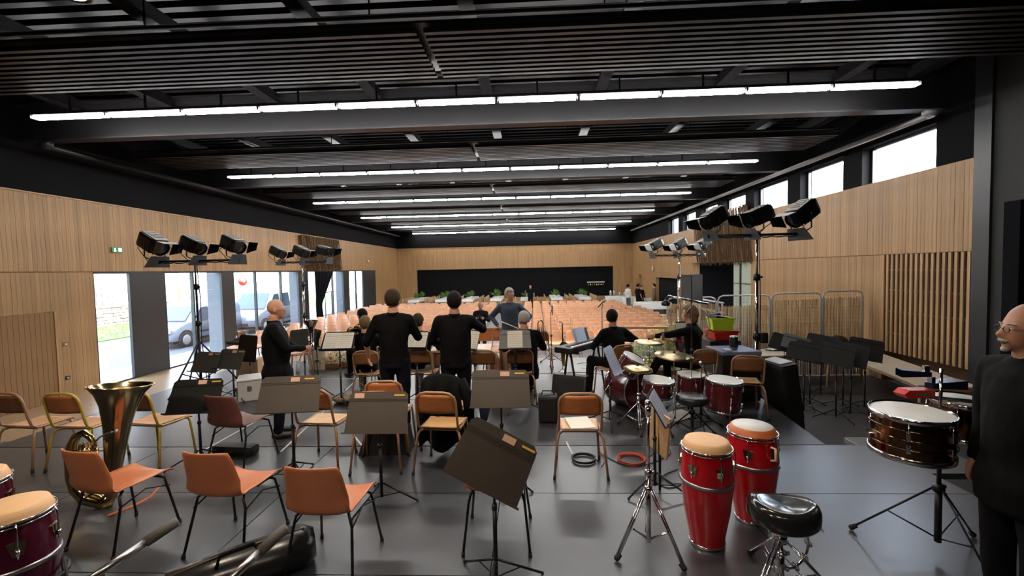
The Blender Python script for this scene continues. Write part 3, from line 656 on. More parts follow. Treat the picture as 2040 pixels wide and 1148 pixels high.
# outside, clerestory side
t = thing('annex_building', 'pale blue clad building beyond the nearest clerestory windows', 'building', (24, 16, -1))
b = MB(); b.b2(0, 10, -14, 9, 0, 8.4); b.build('wall', 'clad_blue', t)
b = MB()
for k in range(24): b.b2(-.06, 0, -14, 9, .3+k*.33, .36+k*.33)
b.build('cladding_rib', 'clad_blue', t)
b = MB(); b.b2(-.4, 10.3, -14.3, 9.3, 8.4, 8.6); b.build('roof', 'paving', t)
b = MB(); b.b2(-3, 0, -6, -1, 0, 7.6); b.build('extension', 'fin', t)
b = MB(); b.b2(XR+.4, 200, -60, 90, -1.3, -1.0); tag(b.build('yard_ground', 'asphalt'), None, None, None, 'structure')

# ------------------------------------------------------------ shell chair
def shell_fn(w, u, v, thin=1):
    # v: 0 seat front -> 1 top of back ; u across
    s = (u-.5)*2
    if v < .5:
        t = v/.5; y = .22-.40*t; z = .445-.012*sin(pi*t)+.012*(1-t)**6*-1; hw = w/2*(.94+.06*t)
        z += .028*abs(s)**3*(1-.2*t)
        if t < .15: z -= .02*(1-t/.15)**2
    else:
        t = (v-.5)/.5; a = min(t/.28, 1); ang = R(88)*a*.86
        if t <= .28: rr = .085; y = -.18-rr*sin(ang); z = .433+rr*(1-cos(ang))
        else:
            rr = .085; q = (t-.28)/.72; y = -.18-rr*sin(R(88)*.86)-.07*q; z = .433+rr*(1-cos(R(88)*.86))+.30*q
        hw = w/2*(1-.14*max(0, t-.3)/.7); y += .055*abs(s)**2.4*min(1, t*2.5); z += .028*abs(s)**3*(1-t)
        if t > .85: hw *= 1-.05*((t-.85)/.15)**2*1.0; z -= .012*abs(s)**6
    return (s*hw, y, z)
def shell_mb(w=.43, nu=10, nv=22, th=.008): b = MB(); b.sheet(lambda u, v: shell_fn(w, u, v), nu, nv, th); return b
def shell_chair(label, loc, rz, m='orange_shell', fm='black_metal', group=None):
    t = thing('shell_chair', label, 'chair', loc, rz, group); s = shell_mb(nu=14, nv=34).build('seat_shell', m, t)
    for sx in (-1, 1):
        for (ya, yb, za) in ((.15, .21, .41), (-.17, -.26, .41)):
            b = MB(); b.tube([(sx*.155, ya*.75, .425), (sx*.185, ya, .40), (sx*.20, ya*1.02, .34), (sx*.235, yb, .012)], .0095, 8); l = b.build('leg', fm, t)
            b = MB(); b.cyl((sx*.234, yb*.997, .03), (sx*.236, yb, 0), .013, 8); b.build('foot_cap', 'black_rubber', l)
    b = MB(); b.tube([(-.155, .11, .425), (.155, .11, .425)], .009, 6); b.tube([(-.155, -.13, .425), (.155, -.13, .425)], .009, 6); b.build('cross_bar', fm, t)
    for sx in (-1, 1): b = MB(); b.tube([(sx*.205, .175, .33), (sx*.195, 0, .385), (sx*.205, -.19, .33)], .006, 6); b.build('side_brace', fm, t)
    return t
# audience chairs
shA = shell_mb(.46, 8, 16, .01).mesh('shell_chair', 'peach_shell')
fb = MB()
for sx in (-1, 1):
    for (ya, yb) in ((.14, .2), (-.16, -.22)): fb.tube([(sx*.16, ya*.8, .42), (sx*.2, ya, .38), (sx*.22, yb, 0)], .01, 5)
    fb.tube([(sx*.2, .14, .38), (sx*.2, -.16, .38)], .008, 4)
fb.tube([(-.21, -.17, .2), (.21, -.17, .2)], .007, 4)
frA = fb.mesh('leg_frame', 'chrome')
ORD = ['front', 'second', 'third', 'fourth', 'fifth', 'sixth', 'seventh', 'eighth', 'ninth', 'tenth', 'eleventh', 'twelfth', 'thirteenth']
rowY = [13.6+1.08*i for i in range(13)]
far = MB(); farf = MB(); cnt = 0
for i, y in enumerate(rowY):
    xsl = [-2.35-.525*k for k in range(15)]; xr0 = -.28+.012*i
    nr = 12 if i < 9 else 11
    xsr = [xr0+.525*k for k in range(nr)]
    for blk, xx in (('street', xsl), ('clerestory', xsr)):
        for q_, x in enumerate(xx):
            dx, dy, rz = random.uniform(-.015, .015), random.uniform(-.03, .03), pi+random.uniform(-.05, .05)
            if i < 11:
                o = inst('shell_chair', shA, None, (x+dx, y+dy, LOW+.012 if x < -6.5 else LOW), (0, 0, rz)); cnt += 1
                tag(o, 'peach plastic shell chair, %s from the aisle, %s row, %s side block' % (ORDW[q_], ORD[i], blk), 'chair', '%s row of peach chairs, %s side' % (ORD[i], blk))
                inst('leg_frame', frA, o)
            else:
                T = M.Translation((x+dx, y+dy, LOW+.012 if x < -6.5 else LOW)) @ M.Rotation(rz, 4, 'Z')
                for (mb, me) in ((far, shA), (farf, frA)):
                    mb.T = T; mb.add([v.co for v in me.vertices], [tuple(p.vertices) for p in me.polygons], True)
far.T = farf.T = M.Identity(4)
fo = tag(far.build('shell_chair', 'peach_shell'), 'last rows of peach plastic shell chairs before the dining tables', 'chairs', None, 'stuff')
fo2 = farf.build('leg_frame', 'chrome', fo)
# dining tables at the far end
ctab = [-8.5, -6.5, -4.55, -2.5, -.3, 1.9, 3.9]
wc = MB()
for sx in (-1, 1): wc.tube([(sx*.19, -.2, .85), (sx*.19, -.18, .45), (sx*.2, -.2, 0)], .02, 5); wc.tube([(sx*.19, .18, .44), (sx*.2, .2, 0)], .02, 5)
wcm = wc.mesh('chair_frame', 'oak_slat')
ws = MB(); ws.box((0, 0, .45), (.4, .4, .03)); ws.box((0, -.2, .74), (.36, .02, .22)); wsm = ws.mesh('dining_chair', 'table_wood')
lf = MB()
rr = random.Random(4)
for k in range(60):
    a = rr.uniform(0, 2*pi); el = rr.uniform(.3, 1.4); l = rr.uniform(.12, .34); c = V((cos(a)*cos(el), sin(a)*cos(el), sin(el)))*l*1.5; w = V((-sin(a), cos(a), 0))*.05
    lf.add([(0, 0, .1), tuple(c*.5+w+V((0, 0, .1))), tuple(c+V((0, 0, .1))), tuple(c*.5-w+V((0, 0, .1)))], [(0, 1, 2, 3)])
lfm = lf.mesh('leaf_spray', 'leaf')
vz = MB(); vz.lathe([(.03, 0), (.05, .04), (.03, .12)], 10); vzm = vz.mesh('vase', 'glass')
pl = MB(); pl.lathe([(.0, .004), (.09, .006), (.12, .018)], 12); plm = pl.mesh('plate', 'white_plastic')
for i, x in enumerate(ctab):
    od = ['first', 'second', 'third', 'fourth', 'fifth', 'sixth', 'seventh'][i]
    ln = 3.6 if i not in (4,) else 1.6; yc = 30.6+ln/2
    t = thing('dining_table', 'long laid dining table at the far end, %s from the street side' % od, 'table', (x, yc, LOW), 0, 'laid dining tables')
    b = MB(); b.box((0, 0, .735), (.8, ln, .03)); b.build('tabletop', 'white_cloth', t)
    b = MB(); b.box((0, 0, .65), (.82, ln+.02, .16)); b.build('cloth_fall', 'white_cloth', t)
    for sx in (-1, 1):
        for sy in (-1, 1): b = MB(); b.cyl((sx*.34, sy*(ln/2-.1), 0), (sx*.34, sy*(ln/2-.1), .72), .025, 8); b.build('leg', 'alu', t)
    n = int(ln/.6)
    for k in range(n):
        yy = yc-ln/2+.3+k*.6
        for sx in (-1, 1):
            o = inst('dining_chair', wsm, None, (x+sx*.62, yy, LOW), (0, 0, pi/2*sx+random.uniform(-.08, .08))); tag(o, 'small wooden dining chair, %s along the %s side of the %s laid table' % (ORDW[k], 'street' if sx < 0 else 'clerestory', od), 'chair', 'wooden chairs at the %s laid table' % od); inst('chair_frame', wcm, o)
            tag(inst('plate', plm, None, (x+sx*.24, yy, LOW+.752)), 'small white plate, %s along the %s side of the %s laid table' % (ORDW[k], 'street' if sx < 0 else 'clerestory', od), 'plate', 'plates on the %s laid table' % od)
    for k, yy in enumerate((yc-ln*.28, yc+ln*.2)):
        o = inst('table_bouquet', vzm, None, (x, yy, LOW+.751)); tag(o, 'green leafy bouquet on the %s laid table, the %s one' % (od, ['nearer', 'farther'][k]), 'bouquet'); c = inst('leaf_spray', lfm, o); c['kind'] = 'stuff'
        if i == 3 and k == 0: c.scale = (1.3, 1.3, 1.3)
# logo board on the black curtain: pale bar with gold lettering-like row
t = thing('wall_rack', 'pale bar with a row of small gold hanging glasses on the black curtain', 'rack', atd(1187, 565, YB-.1))
b = MB(); b.box((0, 0, .12), (1.4, .12, .08)); b.build('bar', 'white_plastic', t)
for k in range(8): b = MB(); b.lathe([(.01, .08), (.012, .0), (.07, -.05), (.05, -.16)], 8, M.Translation((-.6+k*.17, 0, 0))); b.build('glass', 'brass', t)
# catering tables
def cloth_table(label, x, y, w, d, rz=0, fall=.55):
    t = thing('buffet_table', label, 'table', (x, y, LOW), rz)
    b = MB(); b.box((0, 0, .74), (w, d, .03)); b.build('tabletop', 'table_white', t)
    def cl(u, v):
        a = u*2*pi; c, s = cos(a), sin(a); q = max(abs(c), abs(s)); px, py = c/q*w/2, s/q*d/2
        if v < .35: k = v/.35; return (px*k, py*k, .765)
        k = (v-.35)/.65; o = 1+.03*k+.02*k*sin(a*14); return (px*o, py*o, .765-fall*k)
    b = MB(); b.sheet(cl, 56, 8, .006); b.build('cloth', 'white_cloth', t)
    for sx in (-1, 1):
        for sy in (-1, 1): b = MB(); b.cyl((sx*(w/2-.1), sy*(d/2-.1), 0), (sx*(w/2-.1), sy*(d/2-.1), .73), .022, 8); b.build('leg', 'black_metal', t)
    return t
cloth_table('white clothed buffet table with urns beside the black back curtain', 6.3, 31.2, 1.6, .9)
cloth_table('white clothed buffet table behind the person in white', 7.1, 29.9, 1.3, .8)
cloth_table('long white clothed buffet table nearest the peach chairs', 7.1, 25.2, 1.9, 1.0, .0, .4)
cloth_table('white clothed counter before the dark far doorway', 7.55, 28.4, 1.3, .6, 0, .7)
for k, (x, y) in enumerate(((5.8, 31.1), (6.05, 31.1), (6.45, 31.1), (6.75, 31.1))):
    b = MB(); h = .42 if k < 2 else .26; b.lathe([(.09, 0), (.09, h*.8), (.06, h*.9), (.02, h)], 14); tag(b.build('coffee_urn', 'steel', None, (x, y, LOW+.77)), '%s steel urn on the buffet table, %s' % (('tall', 'tall', 'short', 'short')[k], ('nearest the black curtain', 'second from the black curtain', 'third from the black curtain', 'last in the row')[k]), 'urn')
# ------------------------------------------------------------ people
def loft(b, rings, seg=20):   # rings: (center, lateral vec, forward vec) ; elliptical
    vs = []; fs = []
    for (c, a, f) in rings:
        for k in range(seg): an = 2*pi*k/seg; vs.append(V(c)+V(a)*cos(an)+V(f)*sin(an))
    n = len(rings)
    for i in range(n-1):
        for k in range(seg): fs.append((i*seg+k, i*seg+(k+1) % seg, (i+1)*seg+(k+1) % seg, (i+1)*seg+k))
    fs.append(tuple(range(seg))[::-1]); fs.append(tuple((n-1)*seg+k for k in range(seg)))
    b.add(vs, fs, True)
def limb(b, pts, rad, seg=12):
    for i in range(len(pts)-1): b.tube([pts[i], pts[i+1]], [rad[i], rad[i+1]], seg)
    for p, r in zip(pts, rad): b.ball(p, r, 12, 8)
WS_ = bpy.data.scenes.new('workshop')
def remesh(b, name, m, parent, vox, smooth=4, noise_a=0, nsc=9):
    me = b.mesh(name+'_raw', m); o = bpy.data.objects.new(name, me); WS_.collection.objects.link(o)
    md = o.modifiers.new('r', 'REMESH'); md.mode = 'VOXEL'; md.voxel_size = vox; md.use_smooth_shade = True
    s = o.modifiers.new('s', 'SMOOTH'); s.iterations = smooth; s.factor = .5
    WS_.view_layers[0].update(); dg = WS_.view_layers[0].depsgraph; ev = o.evaluated_get(dg); nm = bpy.data.meshes.new_from_object(ev); nm.name = name
    o.modifiers.clear(); o.data = nm; WS_.collection.objects.unlink(o); COL.objects.link(o); bpy.data.meshes.remove(me)
    if not nm.materials: nm.materials.append(MT[m])
    if noise_a:
        nm.calc_loop_triangles() if False else None
        off = random.uniform(0, 50)
        for v in nm.vertices:
            q = v.co*nsc; k = noise.noise(V((q.x, q.y, q.z*.8+off)))+.5*noise.noise(V((q.x*2.3, q.y*2.3, q.z*1.2+off)))
            v.co += v.normal*k*noise_a
    nm.polygons.foreach_set('use_smooth', [True]*len(nm.polygons))
    if parent: o.parent = parent
    return o
def hand(b, w, d, n, side, curl=.5, s=1.0, spread=.1):
    d = V(d).normalized(); n = (V(n)-d*V(n).dot(d)).normalized(); l = d.cross(n)*side
    k = s; pc = w+d*.045*k
    loft(b, [(w-d*.01*k, l*.026*k, n*.019*k), (w+d*.03*k, l*.036*k, n*.016*k), (w+d*.07*k, l*.041*k, n*.014*k), (w+d*.09*k, l*.038*k, n*.011*k)], 10)
    for i, (o, ln) in enumerate(((-.030, .068), (-.010, .078), (.010, .073), (.029, .058))):
        p0 = w+d*.082*k+l*o*k; dd = (d+l*o*4*spread).normalized()
        a1 = curl*.6; a2 = curl*1.5; a3 = curl*2.2
        p1 = p0+(dd*cos(a1)+n*sin(a1))*ln*.45*k; p2 = p1+(dd*cos(a2)+n*sin(a2))*ln*.32*k; p3 = p2+(dd*cos(a3)+n*sin(a3))*ln*.25*k
        b.tube([p0-dd*.02*k, p0, p1, p2, p3], [.0095*k, .0092*k, .0088*k, .008*k, .006*k], 8)
    t0 = w+d*.022*k-l*.026*k; t1 = t0+(d*.6-l*.7+n*.25).normalized()*.036*k; t2 = t1+(d*.9-l*.25+n*.35).normalized()*.034*k; t3 = t2+(d+n*.4).normalized()*.02*k
    b.tube([t0, t1, t2, t3], [.013*k, .011*k, .009*k, .007*k], 8)
def person(label, loc, rz, h=1.75, sit=False, skin='skin', top='shirt_black', legs='navy', hair='hair_brown', hstyle='short', lean=0, turn=0, hyaw=0, hpitch=0,
           arms=None, legsJ=None, sleeve='long', jacket=None, glasses=False, beard=None, fat=1.0, vox=.013, seat=.47, hands=(.5, .5), shoes='shoe', face=True, long_top=False, palm=None, belt=False):
    s = h/1.75; J = {}
    dz = (seat+.06-.93*s) if sit else 0
    hipz = .90*s+dz
    B = M.Translation((0, 0, hipz+.02)) @ M.Rotation(turn, 4, 'Z') @ M.Rotation(-lean, 4, 'X')
    def up(x, y, z): return B @ V((x*s, y*s, (z-.92)*s))
    chest = up(0, -.01, 1.28); neck = up(0, -.02, 1.47); waist = up(0, 0, 1.08)
    HM = M.Translation(up(0, .0, 1.508)) @ M.Rotation(turn+hyaw, 4, 'Z') @ M.Rotation(-lean*.4-hpitch, 4, 'X') @ M.Scale(s*1.07, 4)
    def hd(x, y, z): return HM @ V((x, y, z))
    sh = {1: up(.175*fat, -.015, 1.39), -1: up(-.175*fat, -.015, 1.39)}
    arm = {1: (up(.255*fat, -.03, 1.12), up(.27*fat, .06, .88)), -1: (up(-.255*fat, -.03, 1.12), up(-.27*fat, .06, .88))}
    if arms:
        for k in (1, -1):
            if arms.get(k):
                e, w = arms[k]; 
                # absolute positions; keep bone lengths believable
                e = V(e); w = V(w); ev = (e-sh[k]).normalized()*.285*s; e2 = sh[k]+ev; wv = (w-e2).normalized()*.255*s; arm[k] = (e2, e2+wv)
    hip = {k: V((k*.088*s*fat, 0, hipz-.01)) for k in (1, -1)}
    if legsJ: leg = {k: (V(legsJ[k][0]), V(legsJ[k][1])) for k in (1, -1)}
    elif sit: leg = {k: (V((k*.14, .42*s, seat+.03)), V((k*.15, .40*s, .09))) for k in (1, -1)}
    else: leg = {k: (V((k*.105, .02, .49*s)), V((k*.115, -.01, .085))) for k in (1, -1)}
    lat = (B.to_3x3() @ V((1, 0, 0))); fw = (B.to_3x3() @ V((0, 1, 0)))
    # ---- body (skin), one continuous surface
    b = MB()
    f = fat
    tors = [(V((0, 0, hipz-.06)), V((.15*s*f, 0, 0)), V((0, .105*s*f, 0))), (V((0, 0, hipz+.04)), V((.16*s*f, 0, 0)), V((0, .108*s*f, 0))), (waist, lat*.142*s*f*(1 if f < 1.1 else 1.14), fw*.10*s*f*(1 if f < 1.05 else 1.25)), (chest, lat*.168*s*f, fw*.115*s*f),
            (up(0, -.01, 1.38), lat*.165*s*f, fw*.098*s), (up(0, -.015, 1.44), lat*.11*s*f, fw*.07*s), (up(0, -.02, 1.475), lat*.06*s, fw*.058*s)]
    loft(b, tors); 
    b.tube([up(0, -.02, 1.44), up(0, -.01, 1.50), hd(0, -.015, .035)], [.070*s, .064*s, .062*s], 14)
    for k in (1, -1):
        e, w = arm[k]; limb(b, [up(k*.10, -.015, 1.41), sh[k], e, e.lerp(w, .3), w], [.055*s, .054*s, .040*s, .039*s, .026*s])
        if vox < .016 and sleeve is not None and hands:
            d = (w-e).normalized(); pn = palm[k] if palm and palm.get(k) else (B.to_3x3() @ V((-k, .15, 0)))
            hand(b, w+d*.005, d, pn, k, hands[0 if k == 1 else 1], s)
        else: b.ball(w+(w-e).normalized()*.06*s, (.035*s, .035*s, .06*s))
        kn, an = leg[k]; limb(b, [hip[k], kn, kn.lerp(an, .3), an], [.082*s*f, .056*s, .055*s, .038*s])
        ft = V((kn.x-hip[k].x, kn.y, 0)); fd = V((0, 1, 0)) if not legsJ or len(legsJ[k]) < 3 else V(legsJ[k][2]); fd.normalize()
        limb(b, [an-V((0, 0, .035))-fd*.03, an+fd*.14-V((0, 0, .055))], [.034, .027])
    # head
    b.ball(hd(0, -.012, .135), (.077*s, .096*s, .098*s), 20, 14, HM.to_euler())
    loft(b, [(hd(0, .018, .02-.012), HM.to_3x3() @ V((.030, 0, 0)), HM.to_3x3() @ V((0, .045, 0))), (hd(0, .030, .03), HM.to_3x3() @ V((.046, 0, 0)), HM.to_3x3() @ V((0, .058, 0))),
             (hd(0, .026, .065), HM.to_3x3() @ V((.060, 0, 0)), HM.to_3x3() @ V((0, .064, 0))), (hd(0, .018, .11), HM.to_3x3() @ V((.070, 0, 0)), HM.to_3x3() @ V((0, .070, 0))), (hd(0, .0, .15), HM.to_3x3() @ V((.07, 0, 0)), HM.to_3x3() @ V((0, .08, 0)))], 18)
    if face:
        b.tube([hd(0, .083, .115), hd(0, .100, .085), hd(0, .109, .074)], [.009*s, .012*s, .014*s], 8); b.ball(hd(0, .096, .072), .0165*s, 8, 6)
        b.ball(hd(0, .083, .043), (.024*s, .010*s, .008*s), 10, 6, HM.to_euler()); b.ball(hd(0, .083, .034), (.020*s, .010*s, .008*s), 10, 6, HM.to_euler())
        b.ball(hd(0, .078, .012), (.022*s, .018*s, .018*s), 10, 6)
        for k in (1, -1): b.ball(hd(k*.033, .070, .122), (.026*s, .014*s, .009*s), 10, 6, HM.to_euler())
    for k in (1, -1): b.ball(hd(k*.077, -.008, .095), (.011*s, .020*s, .031*s), 10, 8, HM.to_euler())
    bv = vox; cvox = max(vox*1.4, .017)
    o = remesh(b, 'person', skin, None, bv, 3); tag(o, label, 'person'); o.location = loc; o.rotation_euler = (0, 0, rz)
    P = o
    # ---- clothes
    c = MB(); g = .014
    tp = [(q[0], V(q[1])*(1+.1), V(q[2])*(1+.12)) for q in tors[1:6]]
    if long_top: tp = [(V((0, 0, hipz-.20)), V((.185*s*f, 0, 0)), V((0, .15*s*f, 0))), (V((0, 0, hipz-.06)), V((.195*s*f, 0, 0)), V((0, .155*s*f, 0)))]+tp
    else: tp = [(V((0, 0, hipz-.03)), V((.176*s*f, 0, 0)), V((0, .125*s*f, 0)))]+tp
    tp.append((up(0, -.018, 1.475), lat*.072*s, fw*.068*s))
    loft(c, tp)
    for k in (1, -1):
        e, w = arm[k]
        pts = [up(k*.10, -.015, 1.41), sh[k], e]; rad = [.066*s, .068*s*min(f, 1.1), .054*s]
        if sleeve == 'short': pts[-1] = sh[k].lerp(e, .75); rad[-1] = .060*s
        if sleeve == 'long': pts += [w-(w-e)*.04]; rad += [.039*s]
        if sleeve == 'elbow': pts += [e.lerp(w, .15)]; rad += [.052*s]
        limb(c, pts, rad)
    remesh(c, 'jacket' if jacket else 'shirt', jacket or top, P, cvox, 2, .007*s)
    if True:
        c = MB(); c.tube([up(0, -.02, 1.452), up(0, -.022, 1.487)], [.077*s, .070*s], 16); c.build('collar', top, P)
    c = MB(); loft(c, ([(V((0, 0, hipz-.09)), V((.165*s*f, 0, 0)), V((0, .122*s*f, 0))), (V((0, 0, hipz+.03)), V((.168*s*f, 0, 0)), V((0, .118*s*f, 0))), (V((0, 0, hipz+.08)), V((.158*s*f, 0, 0)), V((0, .112*s*f, 0)))])[:2 if long_top else 3])
    for k in (1, -1):
        kn, an = leg[k]; limb(c, [hip[k], kn, kn.lerp(an, .4), an+V((0, 0, .01))], [.098*s*f, .070*s, .066*s, .056*s])
    remesh(c, 'trousers', legs, P, cvox, 2, .007*s)
    for k in (1, -1):
        kn, an = leg[k]; fd = V((0, 1, 0)) if not legsJ or len(legsJ[k]) < 3 else V(legsJ[k][2]); fd.normalize()
        c = MB(); limb(c, [an-V((0, 0, .038))-fd*.035, an+fd*.05-V((0, 0, .045)), an+fd*.155-V((0, 0, .057))], [.044, .042, .034]); 
        c.v = [V((p.x, p.y, max(p.z, an.z-.085))) for p in c.v]; remesh(c, 'shoe', shoes, P, max(vox, .012), 2)
    if hair:
        def hp(u, v):
            th = v*pi; an = u*2*pi; r = 1.075+.035*noise.noise(V((cos(an)*2, sin(an)*2, th*2+rz)))+.03*noise.noise(V((cos(an)*sin(th)*7, sin(an)*sin(th)*7, cos(th)*7+rz))); k = V((sin(th)*cos(an)*.080*r, sin(th)*sin(an)*.100*r-.012, cos(th)*.102*r+.137)); return k
        bm = bmesh.new(); N1, N2 = 36, 22; gr = [[bm.verts.new(HM @ hp(i/N1, j/N2)) for i in range(N1)] for j in range(1, N2)]
        tpv = bm.verts.new(HM @ hp(0, 0.0))
        def keep(i, j):
            an = 2*pi*(i+.5)/N1; th = pi*(j+1.5)/N2; y = sin(th)*sin(an); z = cos(th); x = sin(th)*cos(an)
            if hstyle == 'bald': return z < .12 and z > -.5 and y < -.12
            if hstyle == 'thin': return z > -.5 and (y < .35) or (z > .75)
            front = z > .42 if y > .45 else (z > -.1 if y > .05 else z > (-.72 if hstyle != 'long' else -1))
            return front
        for j in range(N2-2):
            for i in range(N1):
                if keep(i, j): bm.faces.new((gr[j][i], gr[j+1][i], gr[j+1][(i+1) % N1], gr[j][(i+1) % N1]))
        if hstyle != 'bald':
            for i in range(N1): bm.faces.new((tpv, gr[0][i], gr[0][(i+1) % N1]))
        for v in [v for v in bm.verts if not v.link_faces]: bm.verts.remove(v)
        for fc in bm.faces: fc.smooth = True
        bmesh.ops.recalc_face_normals(bm, faces=bm.faces[:])
        ret = bmesh.ops.solidify(bm, geom=bm.faces[:], thickness=.012)
        me = bpy.data.meshes.new('hair'); bm.to_mesh(me); bm.free(); me.materials.append(MT[hair]); ho = bpy.data.objects.new('hair', me); COL.objects.link(ho); ho.parent = P
        if hstyle == 'long':
            c = MB(); c.ball(hd(0, -.06, .05), (.085*s, .06*s, .09*s), 14, 10, HM.to_euler()); c.ball(hd(0, -.05, .11), (.10*s, .085*s, .09*s), 14, 10, HM.to_euler()); remesh(c, 'hair', hair, P, .012, 2, .012, 20)
    if face:
        for k in (1, -1):
            c = MB(); c.ball(hd(k*.031, .071, .105), .0115*s, 10, 8); e = c.build('eye', 'eye', P)
            c = MB(); c.ball(hd(k*.031, .079, .105), .0055*s, 8, 6); c.build('iris', 'hair_dark', e)
            c = MB(); c.tube([hd(k*.015, .084, .127), hd(k*.033, .084, .132), hd(k*.052, .070, .126)], .0035*s, 6); c.build('eyebrow', hair or 'hair_grey', P)
        c = MB(); c.tube([hd(-.02, .091, .0385), hd(0, .095, .0385), hd(.02, .091, .0385)], .002*s, 6); c.build('mouth', 'hair_brown', P)
    if beard:
        c = MB(); c.tube([hd(-.03, .088, .048), hd(0, .099, .054), hd(.03, .088, .048)], [.005*s, .0095*s, .005*s], 8)
        c.ball(hd(0, .080, .010), (.020*s, .016*s, .016*s), 10, 8, HM.to_euler()); c.build('moustache', beard, P)
    if glasses:
        c = MB()
        for k in (1, -1):
            c.tube([hd(k*.033+.021*cos(a*pi/6), .094, .105+.015*sin(a*pi/6)) for a in range(12)], .0016*s, 5, closed=True)
            c.tube([hd(k*.054, .092, .108), hd(k*.078, .04, .108), hd(k*.080, -.01, .10)], .0016*s, 5)
        c.tube([hd(-.012, .095, .107), hd(.012, .095, .107)], .0016*s, 5); c.build('glasses', 'black_metal', P)
    if belt:
        c = MB(); c.tube([V((.176*s*cos(a*pi/10), .128*s*sin(a*pi/10), hipz-.005)) for a in range(20)], .016, 6, closed=True, flat=.5); c.build('belt', 'black_rubber', P)
    P['_sh'] = 0; del P['_sh']
    return P
def gp(px, py, z, y=None):
    return at(px, py, z)
def X(px, y):  d = ray(px, 640); return d.x/d.y*y
# world helper: local coords of pose are (right, forward, up)
pA = person('bald man in black with glasses standing beside the street windows holding a silver horn', (X(548, 5.1), 5.1, 0), R(-62), 1.70, fat=1.18, hair=None, hstyle='bald', glasses=True, legs='navy', hyaw=0, vox=.0105, hpitch=.15,
     arms={1: ((.26, .12, 1.12), (.08, .34, 1.08)), -1: ((-.27, .1, 1.10), (-.05, .36, 1.0))}, hands=(.7, .7), long_top=True)
pB = person('man in black shirt with rolled sleeves standing, back to the viewer, arm hanging', (X(784, 5.2), 5.2, 0), R(4), 1.78, sleeve='elbow', vox=.0105, legs='navy', hair='hair_brown', hstyle='short', hyaw=R(-6),
     arms={-1: ((-.34, -.02, 1.16), (-.36, .12, .92)), 1: ((.27, .12, 1.18), (.12, .34, 1.25))}, hands=(.6, .5), fat=1.06)
pC = person('man in black shirt with cropped dark hair standing, back to the viewer, elbow raised', (X(906, 5.25), 5.25, 0), R(3), 1.74, sleeve='long', legs='shirt_black', hair='hair_dark', hstyle='short', skin='skin2',
     arms={1: ((.36, .22, 1.22), (.2, .42, 1.3)), -1: ((-.3, .06, 1.14), (-.14, .3, 1.05))}, fat=1.1)
pD = person('conductor in a slate blue jumper standing with hands on hips facing the viewer', (X(1016, 7.75), 7.75, 0), R(180), 1.665, top='blue_jersey', legs='jeans', hair='hair_grey', hstyle='short', vox=.0105, glasses=True, hyaw=R(28), hpitch=.05,
     arms={1: ((.42, -.12, 1.08), (.21, .06, .98)), -1: ((-.42, -.12, 1.08), (-.21, .06, .98))}, hands=(.4, .4), fat=1.02)
for k in ():
    pass
pE = person('man in a dark suit standing in the aisle holding up a phone', (X(958, 14.0), 14.0, LOW), R(180), 1.77, top='shirt_black', jacket='black_fabric', legs='shirt_black', hair='hair_dark', hstyle='bald', skin='skin3', hpitch=.2,
     arms={1: ((.27, .06, 1.16), (.10, .30, 1.27)), -1: ((-.27, .06, 1.16), (-.10, .30, 1.27))}, hands=(.9, .9), vox=.015, belt=True)
b = MB(); b.box((0, 0, 0), (.15, .012, .075), bevel=.005); ph = b.build('phone', 'black_metal', None, (X(958, 14.0), 13.60, LOW+1.33)); tag(ph, 'black phone held sideways by the man in the aisle', 'phone')
pF = person('seated grey haired musician in black, back to the viewer, beside the wooden desks', (X(1044, 6.6), 6.6, 0), R(8), 1.74, sit=True, hair='hair_grey', hstyle='thin', fat=1.15, legs='navy', lean=.05, hyaw=R(20), long_top=True,
     arms={1: ((.30, .10, .80), (.12, .36, .86)), -1: ((-.28, .10, .80), (-.08, .34, .84))})
pG = person('seated young musician in black with short fair hair holding a french horn', (X(727, 6.6), 6.6, 0), R(10), 1.68, sit=True, hair='hair_blond', hstyle='short', legs='shirt_black', fat=.95,
     arms={1: ((.27, .08, .80), (.16, .30, .75)), -1: ((-.27, .12, .84), (-.16, .32, .92))})
pH = person('seated musician in black with greying hair and pale jeans, back to the viewer', (X(833, 6.7), 6.7, 0), R(-6), 1.70, sit=True, hair='hair_brown', hstyle='short', legs='jeans_pale', fat=1.12, shoes='jeans_pale',
     arms={1: ((.30, .08, .80), (.16, .30, .85)), -1: ((-.28, .1, .8), (-.1, .32, .85))})
pI = person('seated keyboard player in a dark top looking aside, back to the viewer', (X(1224, 6.75), 6.75, 0), R(26), 1.72, sit=True, hair='hair_dark', hstyle='short', legs='shirt_black', fat=1.08, hyaw=R(-55), skin='skin2', lean=.1, turn=0,
     arms={1: ((.38, .02, .86), (.34, .26, .80)), -1: ((-.27, .12, .82), (-.12, .34, .8))}, legsJ={1: ((.2, .34, .5), (.15, -.05, .09)), -1: ((-.2, .38, .5), (-.42, .10, .10), (-.6, .8, 0))})
pJ = person('seated guitarist in black with fair hair and a guitar strap', (X(1384, 6.55), 6.55, 0), R(58), 1.76, sit=True, hair='hair_blond', hstyle='long', legs='shirt_black', fat=1.02, lean=.12, seat=.52,
     arms={1: ((.36, .02, .96), (.2, .25, .86)), -1: ((-.26, .22, 1.0), (-.46, .42, .98))}, hands=(.5, .9), legsJ={1: ((.16, .45, .55), (.18, .46, .09)), -1: ((-.16, .50, .55), (-.2, .72, .10))})
pK = person('bald man in black with a grey moustache and glasses standing at the timbales', (2.50, 2.24, 0), R(84), 1.78, hair='hair_grey', hstyle='bald', glasses=True, beard='hair_grey', skin='skin2', fat=1.06, legs='shirt_black', top='shirt_black', long_top=True, vox=.010,
     arms={-1: ((-.29, -.12, 1.16), (-.15, .0, .90)), 1: ((.28, -.05, 1.12), (.24, .02, .9))}, hyaw=R(-14))
